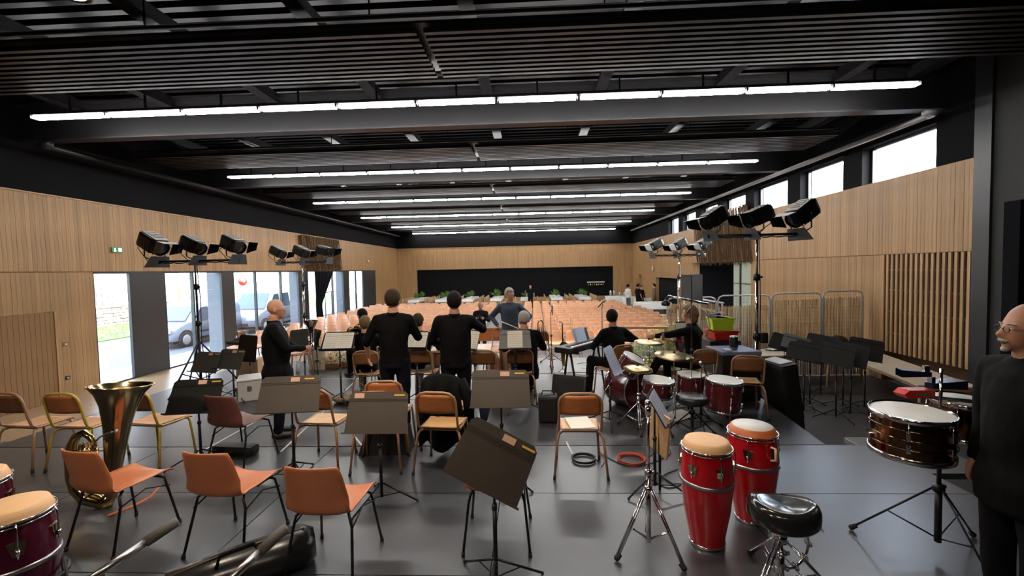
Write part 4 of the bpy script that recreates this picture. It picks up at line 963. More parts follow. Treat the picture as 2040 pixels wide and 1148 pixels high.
pL = person('waiter in black standing behind the fifth laid table', (X(1059, 31.2)-.05, 30.3, LOW), R(180), 1.72, hair='hair_dark', legs='shirt_black', sleeve='short', vox=.02, hands=None)
pM = person('person in a white shirt and grey trousers standing at the buffet', (X(1252, 27.6), 27.6, LOW), R(-60), 1.72, top='wht_shirt', legs='grey_cloth', hair='hair_dark', vox=.02, hands=None)
pN = person('person in black with bare arms standing at the buffet beside the white shirt', (X(1272, 26.6), 26.6, LOW), R(-70), 1.78, legs='shirt_black', hair='hair_dark', sleeve='short', skin='skin2', vox=.02, hands=None, fat=1.08)
pO = person('person in a black jacket standing behind the bare armed person at the buffet', (X(1278, 28.0), 28.0, LOW), R(200), 1.60, legs='shirt_black', hair='hair_dark', vox=.02, hands=None)
pP = person('person in a long brown coat at the buffet before the dark doorway', (X(1303, 27.2), 27.2, LOW), R(80), 1.74, top='brown_coat', legs='brown_coat', hair='hair_dark', vox=.02, hands=None, long_top=True)
pQ = person('seated dark haired musician bending forward beyond the fair haired horn player', (X(734, 8.0), 8.0, 0), R(60), 1.70, sit=True, hair='hair_dark', hstyle='short', legs='shirt_black', lean=.3, vox=.015, face=True)

bpy.data.scenes.remove(WS_)
# ------------------------------------------------------------ school chairs (bent tube + plywood)
def school_chair(label, loc, rz, frame='tan_frame', back='ply_back', seat='ply_seat_o', w=.40):
    t = thing('school_chair', label, 'chair', loc, rz); hw = w/2
    b = MB()   # one bent tube: seat rail, up, over the back, down
    pts = [(-hw+.01, .19, .44), (-hw, .0, .435), (-hw, -.13, .44), (-hw, -.175, .475), (-hw, -.20, .56), (-hw+.0, -.235, .74), (-hw+.015, -.245, .79), (-hw+.06, -.25, .825), (-hw+.11, -.252, .835)]
    pts += [(-x, y, z) for (x, y, z) in pts[::-1]]
    b.tube(pts, .0125, 10); b.build('back_frame', frame, t)
    def bk(u, v): s = (u-.5)*2; return (s*(hw-.012), -.205-.035*((v*.21+.6-.6)/.21)-.03*(1-s*s), .625+v*.19-.018*abs(s)**5*v)
    b = MB(); b.sheet(bk, 12, 6, .011); b.build('backrest', back, t)
    def st(u, v): s = (u-.5)*2; y = -.17+.38*v; ww = hw*(.86+.16*v); return (s*ww, y, .452-.016*(1-s*s)*sin(pi*min(1, v*1.1))-.03*max(0, (v-.85)/.15)**2+.012*max(0, (.15-v)/.15))
    b = MB(); b.sheet(st, 12, 10, .011); b.build('seat', seat, t)
    for sx in (-1, 1):
        b = MB(); b.tube([(sx*(hw-.03), -.12, .425), (sx*(hw+.0), -.155, .415), (sx*(hw+.018), -.175, .37), (sx*(hw+.05), -.225, .03)], [.0125, .0125, .0125, .0115], 10); l = b.build('leg', frame, t)
        b = MB(); b.cyl((sx*(hw+.049), -.224, .04), (sx*(hw+.053), -.229, 0), .014, 10); b.build('foot_cap', 'black_rubber', l)
        b = MB(); b.tube([(sx*(hw-.03), .15, .43), (sx*(hw-.005), .175, .415), (sx*(hw+.0), .185, .37), (sx*(hw+.02), .215, .03)], [.0125, .0125, .0125, .0115], 10); l = b.build('leg', frame, t)
        b = MB(); b.cyl((sx*(hw+.020), .214, .04), (sx*(hw+.022), .217, 0), .014, 10); b.build('foot_cap', 'black_rubber', l)
    b = MB(); b.cyl((-hw+.03, -.12, .425), (hw-.03, -.12, .425), .009, 8); b.cyl((-hw+.03, .15, .43), (hw-.03, .15, .43), .009, 8); b.build('cross_bar', frame, t)
    return t
def CX(px, y): d = ray(px, 560+0); return d.x/d.y*y
def pos(px, pyfloor, dy=0): p = at(px, pyfloor, 0); return (p.x, p.y+dy, 0)
# near row
school_chair('orange wooden chair on tan tube frame with white folder on its seat', pos(1160, 957, .23), R(-2))
school_chair('orange wooden chair with pale seat standing before the black coat', pos(877, 950, .23), R(-6), seat='ply_seat')
school_chair('wooden chair behind the music stand next to the dark plastic chair, pale seat', pos(630, 938, .23), R(-4), back='ply_back', seat='ply_seat', frame='tan_frame')
school_chair('orange wooden chair mostly hidden behind the stand with the single pole', pos(745, 947, .23), R(4))
school_chair('orange wooden chair standing behind the standing man in rolled sleeves', (CX(770, 4.72), 4.72, 0), R(2))
school_chair('tan framed wooden chair with dark back at the picture edge beside the tuba', (-5.42, 4.38, 0), R(-6), back='ply_back_dark', frame='tan_frame', seat='ply_seat_o')
school_chair('yellow framed wooden chair between the tan chair and the tuba', (-4.80, 4.35, 0), R(-3), back='ply_back', frame='yellow_frame')
school_chair('yellow framed wooden chair with dark back just behind the tuba bell', (-4.10, 4.42, 0), R(-8), back='ply_back_dark', frame='yellow_frame', w=.46)
for (px, y, rz, lab, bk) in ((728, 6.38, 4, 'wooden chair under the fair haired horn player', 'ply_back_dark'), (836, 6.45, -3, 'dark backed chair under the musician in pale jeans', 'ply_back_dark'), (1033, 6.35, 0, 'dark backed chair behind the stand with printed music, before the grey haired musician', 'ply_back_dark'),
                        (960, 6.3, 0, 'dark backed empty chair beside the curved wooden desks', 'ply_back_dark'), (1392, 6.15, 8, 'dark backed chair behind the seated guitarist', 'ply_back_dark'), (1490, 5.7, -14, 'brown backed chair between the blue topped case and the light stand', 'ply_back_dark'), (1222, 6.55, 26, 'dark backed chair under the seated keyboard player', 'ply_back_dark')):
    school_chair(lab, (CX(px, y), y+.1, 0), R(rz), back=bk, w=.38)
school_chair('stacked pale chair frame at the far stage edge beside the standing bald man', (CX(582, 8.0), 8.2, 0), R(20), back='ply_back', w=.38)
school_chair('pale chair stage edge behind the two black stands', (CX(500, 9.0), 9.0, 0), R(-30), back='ply_seat', w=.38)
school_chair('orange chair standing beside the seated grey haired musician at the stage edge', (CX(1075, 8.2), 8.4, 0), R(-10), back='ply_back_dark', w=.38)
school_chair('empty orange chair before the conductor at the curved desks', (CX(985, 8.0), 8.3, 0), R(160), back='ply_back', w=.38)
# shell chairs near the viewer
shell_chair('orange plastic shell chair nearest the tilted music stand, back to viewer', (CX(640, 2.9)+.06, 2.86, 0), R(-3))
shell_chair('orange plastic shell chair between two others, over the black instrument bag', (CX(424, 3.05)+.10, 3.08, 0), R(-6))
shell_chair('orange plastic shell chair directly before the tuba', (CX(172, 3.10)+.20, 3.12, 0), R(-12))
shell_chair('dark brown plastic shell chair behind the row of three orange ones', (CX(462, 4.35)-.0, 4.42, 0), R(-10), 'brown_shell')
shell_chair('orange plastic shell chair hidden behind the big tilted music desk', (-.27, 3.15, 0), R(0))
# coat draped over a chair
school_chair('wooden chair buried under a black coat', (CX(885, 4.85), 4.85, 0), R(-4), back='ply_back_dark')
def coat(u, v):
    s = (u-.5)*2; x = s*(.20+.09*min(v, .5)); z = .86-.78*v*(1-.08*sin(u*9)); y = -.29-.05*sin(pi*v)+.03*sin(u*17+v*5)+.03*s*s
    if v < .12: z = .86-.78*.12*(v/.12)**2-.05*abs(s)**3; y = -.20-.09*(v/.12)
    return (x, y, z)
t = thing('black_coat', 'long black coat draped over a chair behind the orange chair', 'coat', (CX(885, 4.85), 4.83, 0), R(-4))
b = MB(); b.sheet(coat, 30, 20, .03); b.build('coat_body', 'black_fabric', t)
b = MB(); b.tube([(.2, -.2, .80), (.30, -.22, .6), (.31, -.22, .35)], [.07, .065, .05], 12); b.build('sleeve', 'black_fabric', t)
b = MB(); b.tube([(.27, -.26, .74), (.36, -.26, .70), (.38, -.2, .52), (.36, -.18, .30)], [.03, .07, .08, .04], 12); tag(b.build('blue_garment', 'jeans', None, (CX(900, 4.95), 4.95, 0)), 'folded blue grey garment hanging beside the black coat', 'garment')
# folder on chair
pf = pos(1160, 957, .23); b = MB(); b.box((0, 0, 0), (.24, .31, .008), (0, 0, R(8))); fo_ = b.build('paper_folder', 'paper', None, (pf[0]+.01, pf[1]+.02, .462)); tag(fo_, 'white paper folder lying on the orange wooden chair seat', 'folder')
# ------------------------------------------------------------ music stands
def music_stand(label, x, y, z, hb, w=.52, h=.34, rz=0, tilt=22, roll=0, m='desk_metal', sheet=False, labels=0, base=0.0, legs=3, group=None, fold=True, legrot=None, sheetm='paper', off=0.0, rsub=.31):
    """hb: height of the desk's centre above the floor the stand is on; desk front looks to -y"""
    t = thing('music_stand', label, 'music stand', (x, y, z), rz, group)
    lr = legrot if legrot is not None else random.uniform(0, 2)
    for k in range(3):
        a = lr+k*2*pi/3; b = MB(); b.tube([(.015*cos(a), .015*sin(a), .17), (rsub*cos(a), rsub*sin(a), .015)], .008, 6); b.tube([(.015*cos(a), .015*sin(a), .06), (rsub*.55*cos(a), rsub*.55*sin(a), .09)], .005, 6); l = b.build('leg', 'black_metal', t)
        b = MB(); b.ball((rsub*cos(a), rsub*sin(a), .013), .012, 8, 6); b.build('foot_cap', 'black_rubber', l)
    b = MB(); b.cyl((0, 0, .05), (0, 0, hb*.62), .014, 10); b.cyl((0, 0, hb*.5), (0, 0, hb-.02), .009, 10); b.cyl((0, 0, hb*.6), (0, 0, hb*.64), .019, 10); b.build('pole', 'black_metal', t)
    D = bpy.data.objects.new('desk', None)
    T = M.Translation((0, -.035, hb)) @ M.Rotation(R(roll), 4, 'Y') @ M.Rotation(-R(tilt), 4, 'X')
    b = MB(); b.T = T; r = .03
    poly = [(-w/2+off, -h/2), (w/2+off, -h/2), (w/2-.015+off, h/2-r), (w/2-r-.015+off, h/2), (-w/2+r+.015+off, h/2), (-w/2+.015+off, h/2-r)]
    b.prism(poly, -.0015, .0015, M.Rotation(R(90), 4, 'X')); d = b.build('desk', m, t)
    b = MB(); b.T = T; b.box((off, -.03, -h/2+.001), (w, .06, .003)); b.box((off, -.06, -h/2+.006), (w, .003, .012)); b.build('ledge', m, d)
    if fold: b = MB(); b.T = T; b.box((off, -.004, h/2-.075), (w-.02, .007, .004)); b.box((off, -.004, h/2-.062), (w-.02, .004, .003)); b.build('fold_rib', m, d)
    b = MB(); b.T = T; b.box((0, .02, -.02), (.05, .03, .09), bevel=.008); b.build('bracket', 'black_metal', t)
    if labels:
        o1 = -.0+.04 if labels == 1 else -.17
        b = MB(); b.T = T; b.box((off+o1, -.004, h/2-.035), (.085, .004, .042)); b.build('name_label', 'label_tan', d)
        b = MB(); b.T = T; b.box((off+(.175 if labels == 1 else .18), -.004, h/2-.032), (.09, .004, .013)); b.build('yellow_strip', 'label_yellow', d)
    if sheet:
        sw = w*.86 if sheet == 'full' else w*.46
        b = MB(); b.T = T; b.box((off, -.006, -.01), (sw, .003, h*.92)); s = b.build('sheet_music', sheetm, d)
        b = MB(); b.T = T
        for c in ((-1, 1) if sheet == 'full' else (0,)):
            for k in range(8): 
                for q in range(2): b.box((off+c*sw*.25, -.0082, h*.36-k*h*.095-q*.006), (sw*.40 if sheet == 'full' else sw*.85, .0006, .0012))
        b.build('stave_lines', 'ink', s)
    bpy.data.objects.remove(D)
    return t
def desk_at(px, py, y): p = atd(px, py, y); return p
def MS(label, px, py, y, **k):
    p = atd(px, py, y); base = k.pop('zb', 0.0); return music_stand(label, p.x, y+.035, base, p.z-base, **k)
MS('large grey brown music stand tilted sideways in the middle foreground', 982, 917, 2.58, w=.50, h=.37, rz=R(2), tilt=24, roll=29, labels=1, legrot=.3)
MS('grey brown music stand with label standing before the coat of the standing man', 997, 775, 3.85, w=.55, h=.34, tilt=20, labels=1)
MS('grey brown music stand between the orange shell chair and the coated chair', 752, 822, 3.55, w=.54, h=.35, tilt=22, labels=2)
MS('brown grey music stand behind the last orange shell chair, label at top centre', 576, 786, 3.95, w=.60, h=.35, tilt=24, rz=R(3), labels=1, roll=-1)
MS('black music stand leaning back before the street windows', 389, 790, 4.25, w=.52, h=.36, tilt=26, rz=R(8), labels=1, m='desk_black')
MS('grey music stand, one of a pair, beside the window nearest the tuba', 412, 722, 6.6, w=.55, h=.34, tilt=24, rz=R(-14), labels=1, m='desk_grey')
MS('grey music stand overlapping its pair near the bald standing man', 460, 716, 6.55, w=.52, h=.32, tilt=24, rz=R(-14), labels=1, m='desk_grey')
MS('music stand holding a full white spread of music beside the rolled sleeve man', 674, 680, 6.3, w=.50, h=.33, tilt=38, sheet='full', m='desk_black', rz=R(4))
MS('music stand with white pages seen past the rolled sleeve man', 828, 678, 6.3, w=.42, h=.30, tilt=34, sheet='full', m='desk_black', rz=R(-8))
MS('music stand with white pages behind the raised elbow of the standing man', 944, 678, 6.2, w=.20, h=.32, tilt=30, sheet='full', m='desk_grey', rz=R(-20))
MS('grey music stand with a single printed page before the grey haired musician', 1026, 677, 6.0, w=.46, h=.30, tilt=30, sheet=True, m='desk_grey', labels=0, roll=-1)
MS('black music stand upright beside the window nearest the bald man', 494, 694, 7.1, w=.48, h=.45, tilt=10, rz=R(-20), m='desk_black')
MS('low black music stand behind the bald man', 478, 680, 7.6, w=.40, h=.22, tilt=60, rz=R(-20), m='desk_black')
MS('black music stand opened in a v shape in front of the bald man', 603, 676, 6.6, w=.42, h=.33, tilt=20, rz=R(40), m='desk_black')
MS('black music stand turned edgewise beside the one opened in a v', 628, 676, 6.75, w=.42, h=.33, tilt=20, rz=R(-42), m='desk_black')
MS('tall thin stand with a bluish sheet beside the bass drum', 1216, 718, 5.4, w=.34, h=.36, tilt=24, rz=R(62), sheet='full', m='blue_sheet', sheetm='blue_sheet', fold=False)
MS('music stand seen nearly edge on beside the chrome stand, bluish sheet', 1306, 812, 3.75, w=.34, h=.30, tilt=30, rz=R(66), sheet='full', m='desk_black', sheetm='blue_sheet', fold=False)
p = atd(1314, 862, 3.8); b = MB(); b.box((0, 0, 0), (.02, .26, .38), (R(8), 0, R(20)), bevel=.004); tag(b.build('wooden_board', 'table_wood', None, p), 'narrow light wooden board hanging below the edge on music stand', 'board')
b = MB(); b.cyl((0, 0, -.55), (0, 0, .0), .012, 8); b.build('board_post', 'black_metal', bpy.data.objects['wooden_board'])
# the huddle of black stands on the low floor
hud = [((1562, 785), 'nearest the black case', 'desk_black', -30, 20, .36), ((1585, 792), 'grey green desk tipped, first of the huddle', 'desk_grey', -22, 34, .36), ((1601, 825), 'second of the huddle, nearer', 'desk_black', -38, 25, .34), ((1613, 812), 'behind the second of the huddle', 'desk_black', -40, 15, .34),
       ((1635, 792), 'far middle of the huddle', 'desk_black', -42, 15, .36), ((1665, 836), 'nearest of the whole huddle', 'desk_black', -46, 16, .38), ((1679, 815), 'behind the nearest of the huddle', 'desk_black', -48, 12, .38), ((1694, 830), 'next to the nearest of the huddle', 'desk_black', -52, 14, .40), ((1722, 818), 'last of the huddle toward the long table', 'desk_black', -36, 14, .40)]
for k, ((px, py), lab, mm, rz, tl, hh) in enumerate(hud):
    p = at(px, py, LOW); music_stand('folded-down music stand, '+lab, p.x, p.y, LOW+.012, 1.10+.03*(k % 3), w=.54, h=hh, rz=R(rz), tilt=tl, roll=16 if k < 2 else 8, m=mm, labels=0, rsub=.34)
b = MB()
p = at(1545, 770, LOW); p2 = atd(1546, 706, p.y+.3); b.box((0, 0, 0), (.42, .01, .30), (R(-30), 0, R(-10))); tag(b.build('blue_folder', 'blue_top', None, p2), 'blue folder leaning on the huddle of black stands', 'folder')
# ------------------------------------------------------------ drums
def drum(name, label, cat, loc, rot, r, dep, shell, head='skin_white', lugs=8, hoop='chrome', parent=None):
    t = thing(name, label, cat, loc) if not parent else bpy.data.objects.new(name, None)
    if parent: COL.objects.link(t); t.parent = parent; t.location = loc
    t.rotation_euler = rot
    b = MB(); b.lathe([(r, -dep), (r, -.01), (r*.99, 0)], 36, capt=False, capb=False); b.lathe([(r*.98, -.01), (r*.98, -dep)], 36, capt=False, capb=False); b.build('shell', shell, t)
    b = MB(); b.lathe([(0, .006), (r*.9, .006), (r*1.0, .002), (r*1.01, -.01)], 36, capt=False, capb=False); b.build('drum_head', head, t)
    b = MB(); b.lathe([(0, -dep-.004), (r, -dep)], 30, capt=False, capb=False); b.build('bottom_head', 'wine_shell' if name == 'bass_drum' else head, t)
    for z in (.010, -dep+.0):
        b = MB(); b.lathe([(r*1.005, z-.03), (r*1.03, z-.03), (r*1.03, z), (r*1.0, z+.003), (r*1.0, z-.03)], 36, capt=False, capb=False); b.build('hoop', hoop, t)
    for k in range(lugs):
        a = 2*pi*(k+.5)/lugs; b = MB(); b.cyl((r*1.035*cos(a), r*1.035*sin(a), -.02), (r*1.035*cos(a), r*1.035*sin(a), -dep+.03 if dep < .2 else -.10), .004, 6)
        b.box((r*1.025*cos(a), r*1.025*sin(a), -dep*.5 if dep < .2 else -.09), (.022, .022, .045), (0, 0, a), bevel=.005); 
        if dep >= .2: b.box((r*1.025*cos(a), r*1.025*sin(a), -dep+.06), (.022, .022, .045), (0, 0, a), bevel=.005)
        b.build('lug', 'chrome', t)
    return t
def tripod_parts(t, H, m='chrome', r=.30, hub=.30, rot=.5, foot='black_rubber', double=False, r0=.014, low=.10):
    b = MB(); b.cyl((0, 0, low-.03), (0, 0, H*.55), r0, 12); b.cyl((0, 0, H*.5), (0, 0, H), r0*.65, 10); b.cyl((0, 0, H*.53), (0, 0, H*.57), r0*1.6, 12); b.cyl((0, 0, hub-.02), (0, 0, hub+.03), r0*1.7, 12); b.build('pole', m, t)
    b = MB(); b.box((r0*1.6, 0, H*.55), (.03, .01, .02)); b.build('wing_screw', m, t)
    for k in range(3):
        a = rot+2*pi*k/3; c, s = cos(a), sin(a); b = MB()
        offs = (-.011, .011) if double else (0,)
        for o in offs:
            b.tube([(r0*1.4*c-o*s, r0*1.4*s+o*c, hub), (r*c-o*s, r*s+o*c, .02)], .007, 6); b.tube([(r0*c-o*s, r0*s+o*c, low), ((r*.55)*c-o*s, (r*.55)*s+o*c, .02+(hub-.02)*.45)], .0055, 6)
        l = b.build('leg', m, t); b = MB(); b.tube([((r-.03)*c, (r-.03)*s, .045), (r*c, r*s, .02), ((r+.01)*c, (r+.01)*s, .012)], [.016, .02, .012], 8); b.build('rubber_foot', foot, l)
def conga(label, x, y, z, r, H, shell, head, collar=None, rz=0):
    t = thing('conga_drum', label, 'drum', (x, y, z), rz)
    prof = [(r*.72, 0), (r*.76, H*.08), (r*.98, H*.34), (r*1.10, H*.56), (r*1.13, H*.68), (r*1.08, H*.82), (r*.98, H*.95)]
    b = MB(); b.lathe(prof, 40, capt=False, capb=False); b.lathe([(q*.96, zz) for q, zz in prof[::-1]], 30, capt=False, capb=False); b.build('shell', shell, t)
    b = MB(); b.lathe([(r*.725, -.0), (r*.75, 0), (r*.78, H*.035), (r*.75, H*.036)], 40, capt=False); b.build('base_ring', 'chrome', t)
    b = MB(); rb = r*1.135; b.lathe([(rb-.004, H*.62), (rb+.003, H*.62), (rb+.003, H*.655), (rb-.004, H*.655)], 40, capt=False, capb=False); b.build('steel_band', 'steel', t)
    b = MB(); b.lathe([(0, H+.022), (r*.80, H+.022), (r*.93, H+.014), (r*1.02, H-.02), (r*1.04, H-.04)] if not collar else [(0, H+.020), (r*.86, H+.018), (r*.865, H+.015)], 40, capt=False, capb=False); b.build('drum_head', head, t)
    if collar: b = MB(); b.lathe([(r*.86, H+.018), (r*.95, H+.006), (r*1.04, H-.035)], 40, capt=False, capb=False); b.build('head_collar', collar, t)
    b = MB(); b.tube([(r*1.075*cos(a*pi/24), r*1.075*sin(a*pi/24), H-.03) for a in range(48)], .0055, 6, closed=True); b.tube([(r*1.06*cos(a*pi/24), r*1.06*sin(a*pi/24), H-.052) for a in range(48)], .004, 6, closed=True); b.build('rim_hoop', 'chrome', t)
    for k in range(6):
        a = 2*pi*k/6+.45; c, s = cos(a), sin(a); b = MB(); rr = r*1.13
        b.tube([(r*1.07*c, r*1.07*s, H-.03), (rr*1.03*c, rr*1.03*s, H-.06), (rr*1.04*c, rr*1.04*s, H-.16), (rr*1.04*c, rr*1.04*s, H-.21)], .0045, 6); b.cyl((rr*1.04*c, rr*1.04*s, H-.165), (rr*1.04*c, rr*1.04*s, H-.19), .009, 8)
        l = b.build('tuning_lug', 'chrome', t)
        b = MB(); b.prism([(-.036, .03), (.036, .03), (.018, -.045), (-.018, -.045)], 0, .012, M.Translation((rr*.99*c, rr*.99*s, H-.155)) @ M.Rotation(a, 4, 'Z') @ M.Rotation(R(90), 4, 'Z') @ M.Rotation(R(90), 4, 'X') @ M.Rotation(R(180), 4, 'Y')); b.build('lug_plate', 'brass_dark', l)
    return t
pc = at(1408, 1080, 0); ca = conga('red conga with a tan hide head and small square badge', pc.x, pc.y+.0, 0, .158, .74, 'red_shell', 'skin_tan', rz=.2)
b = MB(); b.T = M.Rotation(-pi/2-.1, 4, 'Z'); b.box((.182, .0, .575), (.004, .034, .034)); bd = b.build('badge', 'label_tan', ca); b = MB(); b.T = M.Rotation(-pi/2-.1, 4, 'Z'); b.box((.185, -.006, .575), (.003, .006, .018)); b.box((.185, .004, .582), (.003, .010, .004)); b.box((.185, .004, .568), (.003, .010, .004)); b.box((.185, .008, .575), (.003, .003, .016)); b.build('badge_letters', 'ink', bd)
pc = at(1498, 1032, 0); cb2 = conga('red conga with white head in an orange collar and a side handle', pc.x, pc.y, 0, .165, .73, 'red_shell', 'skin_white', 'hoop_orange', rz=.5)
b = MB(); b.tube([(.185, 0, .66-.02), (.225, 0, .645), (.23, 0, .56), (.185, 0, .54)], .010, 8); h = b.build('side_handle', 'label_tan', cb2); h.rotation_euler = (0, 0, R(-75)-.5)
conga('purple shelled drum with a broad tan hide head in the near corner', -2.72, 2.06, .06, .150, .76, 'purple_shell', 'skin_tan')
conga('farther purple drum with tan head at the picture edge', -3.34, 2.36, .08, .140, .76, 'purple_shell', 'skin_tan')
for (x, y, l) in ((-2.72, 2.06, 'nearer'), (-3.34, 2.36, 'farther')):
    t = thing('drum_cradle', 'black tubular cradle stand under the %s purple drum' % l, 'stand', (x, y, 0))
    b = MB(); b.tube([(.19*cos(a*pi/10), .19*sin(a*pi/10), .42) for a in range(20)], .014, 6, closed=True); b.tube([(.2*cos(a*pi/10), .2*sin(a*pi/10), .14) for a in range(20)], .012, 6, closed=True); b.build('ring', 'black_metal', t)
    for k in range(4): a = k*pi/2+.4; b = MB(); b.tube([(.19*cos(a), .19*sin(a), .5), (.20*cos(a), .20*sin(a), .2), (.29*cos(a), .33*sin(a), .015)], .012, 6); b.ball((.29*cos(a), .29*sin(a), .02), .02, 8, 6); b.build('leg', 'black_metal', t)
# chrome stand in front
pc = at(1293, 1105, 0); t = thing('chrome_stand', 'empty chrome tripod percussion stand in the foreground beside the congas', 'stand', (pc.x, pc.y, 0), 0)
tripod_parts(t, 1.06, r=.25, hub=.46, rot=-.75, double=True, r0=.016, low=.12)
b = MB(); b.ball((0, 0, 1.07), .022, 10, 8); b.cyl((0, 0, .98), (0, 0, 1.05), .018, 10); b.build('top_clamp', 'chrome', t)
# drum throne
pc = at(1560, 1030, 0.48); t = thing('drum_throne', 'black saddle shaped drum throne on chrome tripod beside the congas', 'stool', (pc.x, pc.y+.02, 0), R(-15))
def sad(u, v, top=True):
    a = u*2*pi; r = v; sx = .195; sy = .18; notch = 1-.16*math.exp(-((cos(a-pi/2)-1)**2)*6); x = r*sx*cos(a)*(1+.05*cos(a)); y = r*sy*sin(a)*notch
    z = .035*(abs(x)/.2)**2*1.2 + .025*max(0, -y/.19)**2 - .03*max(0, r-.85)/.15*r; return x, y, z
b = MB(); N = 40; vs = []; fs = []; rings = [(.001, .0), (.35, 0), (.65, 0), (.85, .0), (.95, -.006), (1.0, -.022), (1.01, -.05), (1.0, -.085), (.94, -.105), (.6, -.11), (.001, -.11)]
for (rv, dz) in rings:
    for k in range(N): x, y, z = sad(k/N, rv); vs.append((x, y, .55+z*(1 if dz > -.03 else .4)+dz))
for i in range(len(rings)-1):
    for k in range(N): fs.append((i*N+k, i*N+(k+1) % N, (i+1)*N+(k+1) % N, (i+1)*N+k))
b.add(vs, fs, True); b.build('seat', mat('glossy_black_vinyl', (.014, .014, .016), .16, coat=.3), t)
b = MB(); b.box((.18, -.09, .475), (.004, .05, .012)); b.build('seat_badge', 'white_plastic', t)
tripod_parts(t, .45, r=.33, hub=.33, rot=-2.3, double=True, r0=.02, low=.09)
b = MB(); b.box((0, 0, .405), (.16, .12, .02)); b.tube([(.06, 0, .39), (.14, .04, .37), (.19, .06, .40)], .012, 8); b.build('seat_bracket', 'chrome', t)
# tambourine-like jingles hooked by the throne
t = thing('jingle_ring', 'chrome jingle ring hooked under the drum throne', 'percussion', (pc.x+.14, pc.y+.06, .0), R(20))
b = MB(); b.tube([(.13*cos(a*pi/12), .05, .22+.13*sin(a*pi/12)) for a in range(24)], .010, 6, closed=True); b.build('ring', 'chrome', t)
for k in range(9):
    a = k*2*pi/9; b = MB(); b.lathe([(0, -.004), (.028, -.002), (.028, .002), (0, .004)], 12, M.Translation((.13*cos(a), .05, .22+.13*sin(a))) @ M.Rotation(R(70), 4, 'Y')); b.build('jingle', 'chrome', t)
# timbales
TX, TY = 2.74, 2.95
t = thing('timbale_stand', 'black tripod stand carrying the two copper timbales', 'stand', (TX, TY, 0))
tripod_parts(t, .86, 'black_metal', r=.46, hub=.46, rot=.42, r0=.02, low=.12)
b = MB(); b.tube([(-.28, -.14, .90), (0, 0, .86), (.28, .12, .90)], .014, 8); b.cyl((0, 0, .84), (0, 0, 1.28), .01, 8); b.build('cross_arm', 'chrome', t)
dA = drum('timbale', 'large copper timbale with chrome hoop and shadowed white head, nearer', 'drum', (2.30, 2.66, 1.085), (R(1), R(-1), .3), .20, .225, 'copper', lugs=6)
for z in (-.06, -.115, -.17): b = MB(); b.lathe([(.206, z-.004), (.2095, z), (.206, z+.004)], 36, capt=False, capb=False); b.build('shell_bead', 'copper', dA)
dB = drum('timbale', 'second copper timbale beside the man with the moustache, crossed by sticks', 'drum', (2.93, 2.98, 1.05), (R(1), R(1), .1), .19, .22, 'copper', lugs=6)
for k, (a, bb) in enumerate((((2.70, 3.02, 1.075), (3.08, 2.84, 1.068)), ((2.68, 2.98, 1.075), (3.05, 2.78, 1.068)))):
    b = MB(); b.tube([a, bb], [.006, .008], 8); tag(b.build('timbale_stick', 'black_metal'), 'dark drum stick lying across the farther timbale, %s' % ('upper', 'lower')[k], 'drum stick', 'sticks on the timbale')
def cowbell(lab, loc, rz, m, L, w1, w2, h):
    t = thing('cowbell', lab, 'cowbell', loc, rz); b = MB()
    vs = [(-w1/2, 0, -h*.3), (w1/2, 0, -h*.3), (w1/2, 0, h*.3), (-w1/2, 0, h*.3), (-w2/2, L, -h/2), (w2/2, L, -h/2), (w2/2, L, h/2), (-w2/2, L, h/2)]
    b.add(vs, [(0, 1, 2, 3), (0, 4, 5, 1), (1, 5, 6, 2), (2, 6, 7, 3), (3, 7, 4, 0)]); b.add([tuple(V(v)*.96+V((0, .01, 0))) for v in vs], [(3, 2, 1, 0), (1, 5, 4, 0), (2, 6, 5, 1), (3, 7, 6, 2), (0, 4, 7, 3)]); b.build('bell_body', m, t)
    b = MB(); b.box((0, .02, h*.3+.02), (.03, .03, .04)); b.build('clamp', 'chrome', t); return t
MT['navy_metal'] = mat('dark_blue_metal', (.02, .025, .06), .25, .6)
cowbell('dark blue cowbell mounted highest above the timbales', tuple(atd(1852, 745, 3.0)), R(75), 'navy_metal', .17, .05, .08, .05)
cowbell('long dark cowbell mounted beside the post above the farther timbale', tuple(atd(1850, 768, 3.0)), R(-80), 'navy_metal', .24, .05, .11, .06)
t = thing('jam_block', 'red plastic jam block mounted above the timbales', 'percussion', tuple(atd(1822, 782, 3.0)), R(8))
b = MB(); b.prism([(-.12, 0), (-.09, -.028), (.11, -.028), (.11, .02), (-.08, .028)], -.04, .04, M.Rotation(R(90), 4, 'X')); b.build('block', 'red_plastic', t)
b = MB(); b.box((.03, -.041, -.005), (.12, .004, .014)); b.build('slot', 'ink', t)
# ------------------------------------------------------------ drum kit
KY = 5.5
t = drum('bass_drum', 'wine red bass drum lying on its side at the front of the kit', 'drum', (1.50, 5.95, .285), (R(90), 0, R(28)), .27, .42, 'wine_shell', head='wine_shell', lugs=8)
for s in (-1, 1): b = MB(); b.tube([(s*.24, .12, -.3), (s*.34, -.05, -.34), (s*.40, -.27, -.36)], .008, 6); b.build('spur', 'chrome', t)
drum('snare_drum', 'wine red snare drum with diamond inlays at the near side of the kit', 'drum', tuple(atd(1312, 757, 5.2)), (R(6), R(4), 0), .178, .16, 'wine_shell', lugs=10)
drum('floor_tom', 'large wine red floor tom with white head behind the congas', 'drum', tuple(atd(1443, 757, 5.2)), (R(4), R(2), 0), .20, .34, 'wine_shell', lugs=6)
drum('rack_tom', 'wine red tom behind the drum throne', 'drum', tuple(atd(1376, 746, 5.55)), (R(5), 0, 0), .165, .26, 'wine_shell', lugs=6)
drum('rack_tom', 'small wine red tom tilted sharply above the bass drum', 'drum', tuple(atd(1264, 713, 5.7)), (R(14), R(26), 0), .15, .22, 'wine_shell', lugs=6)
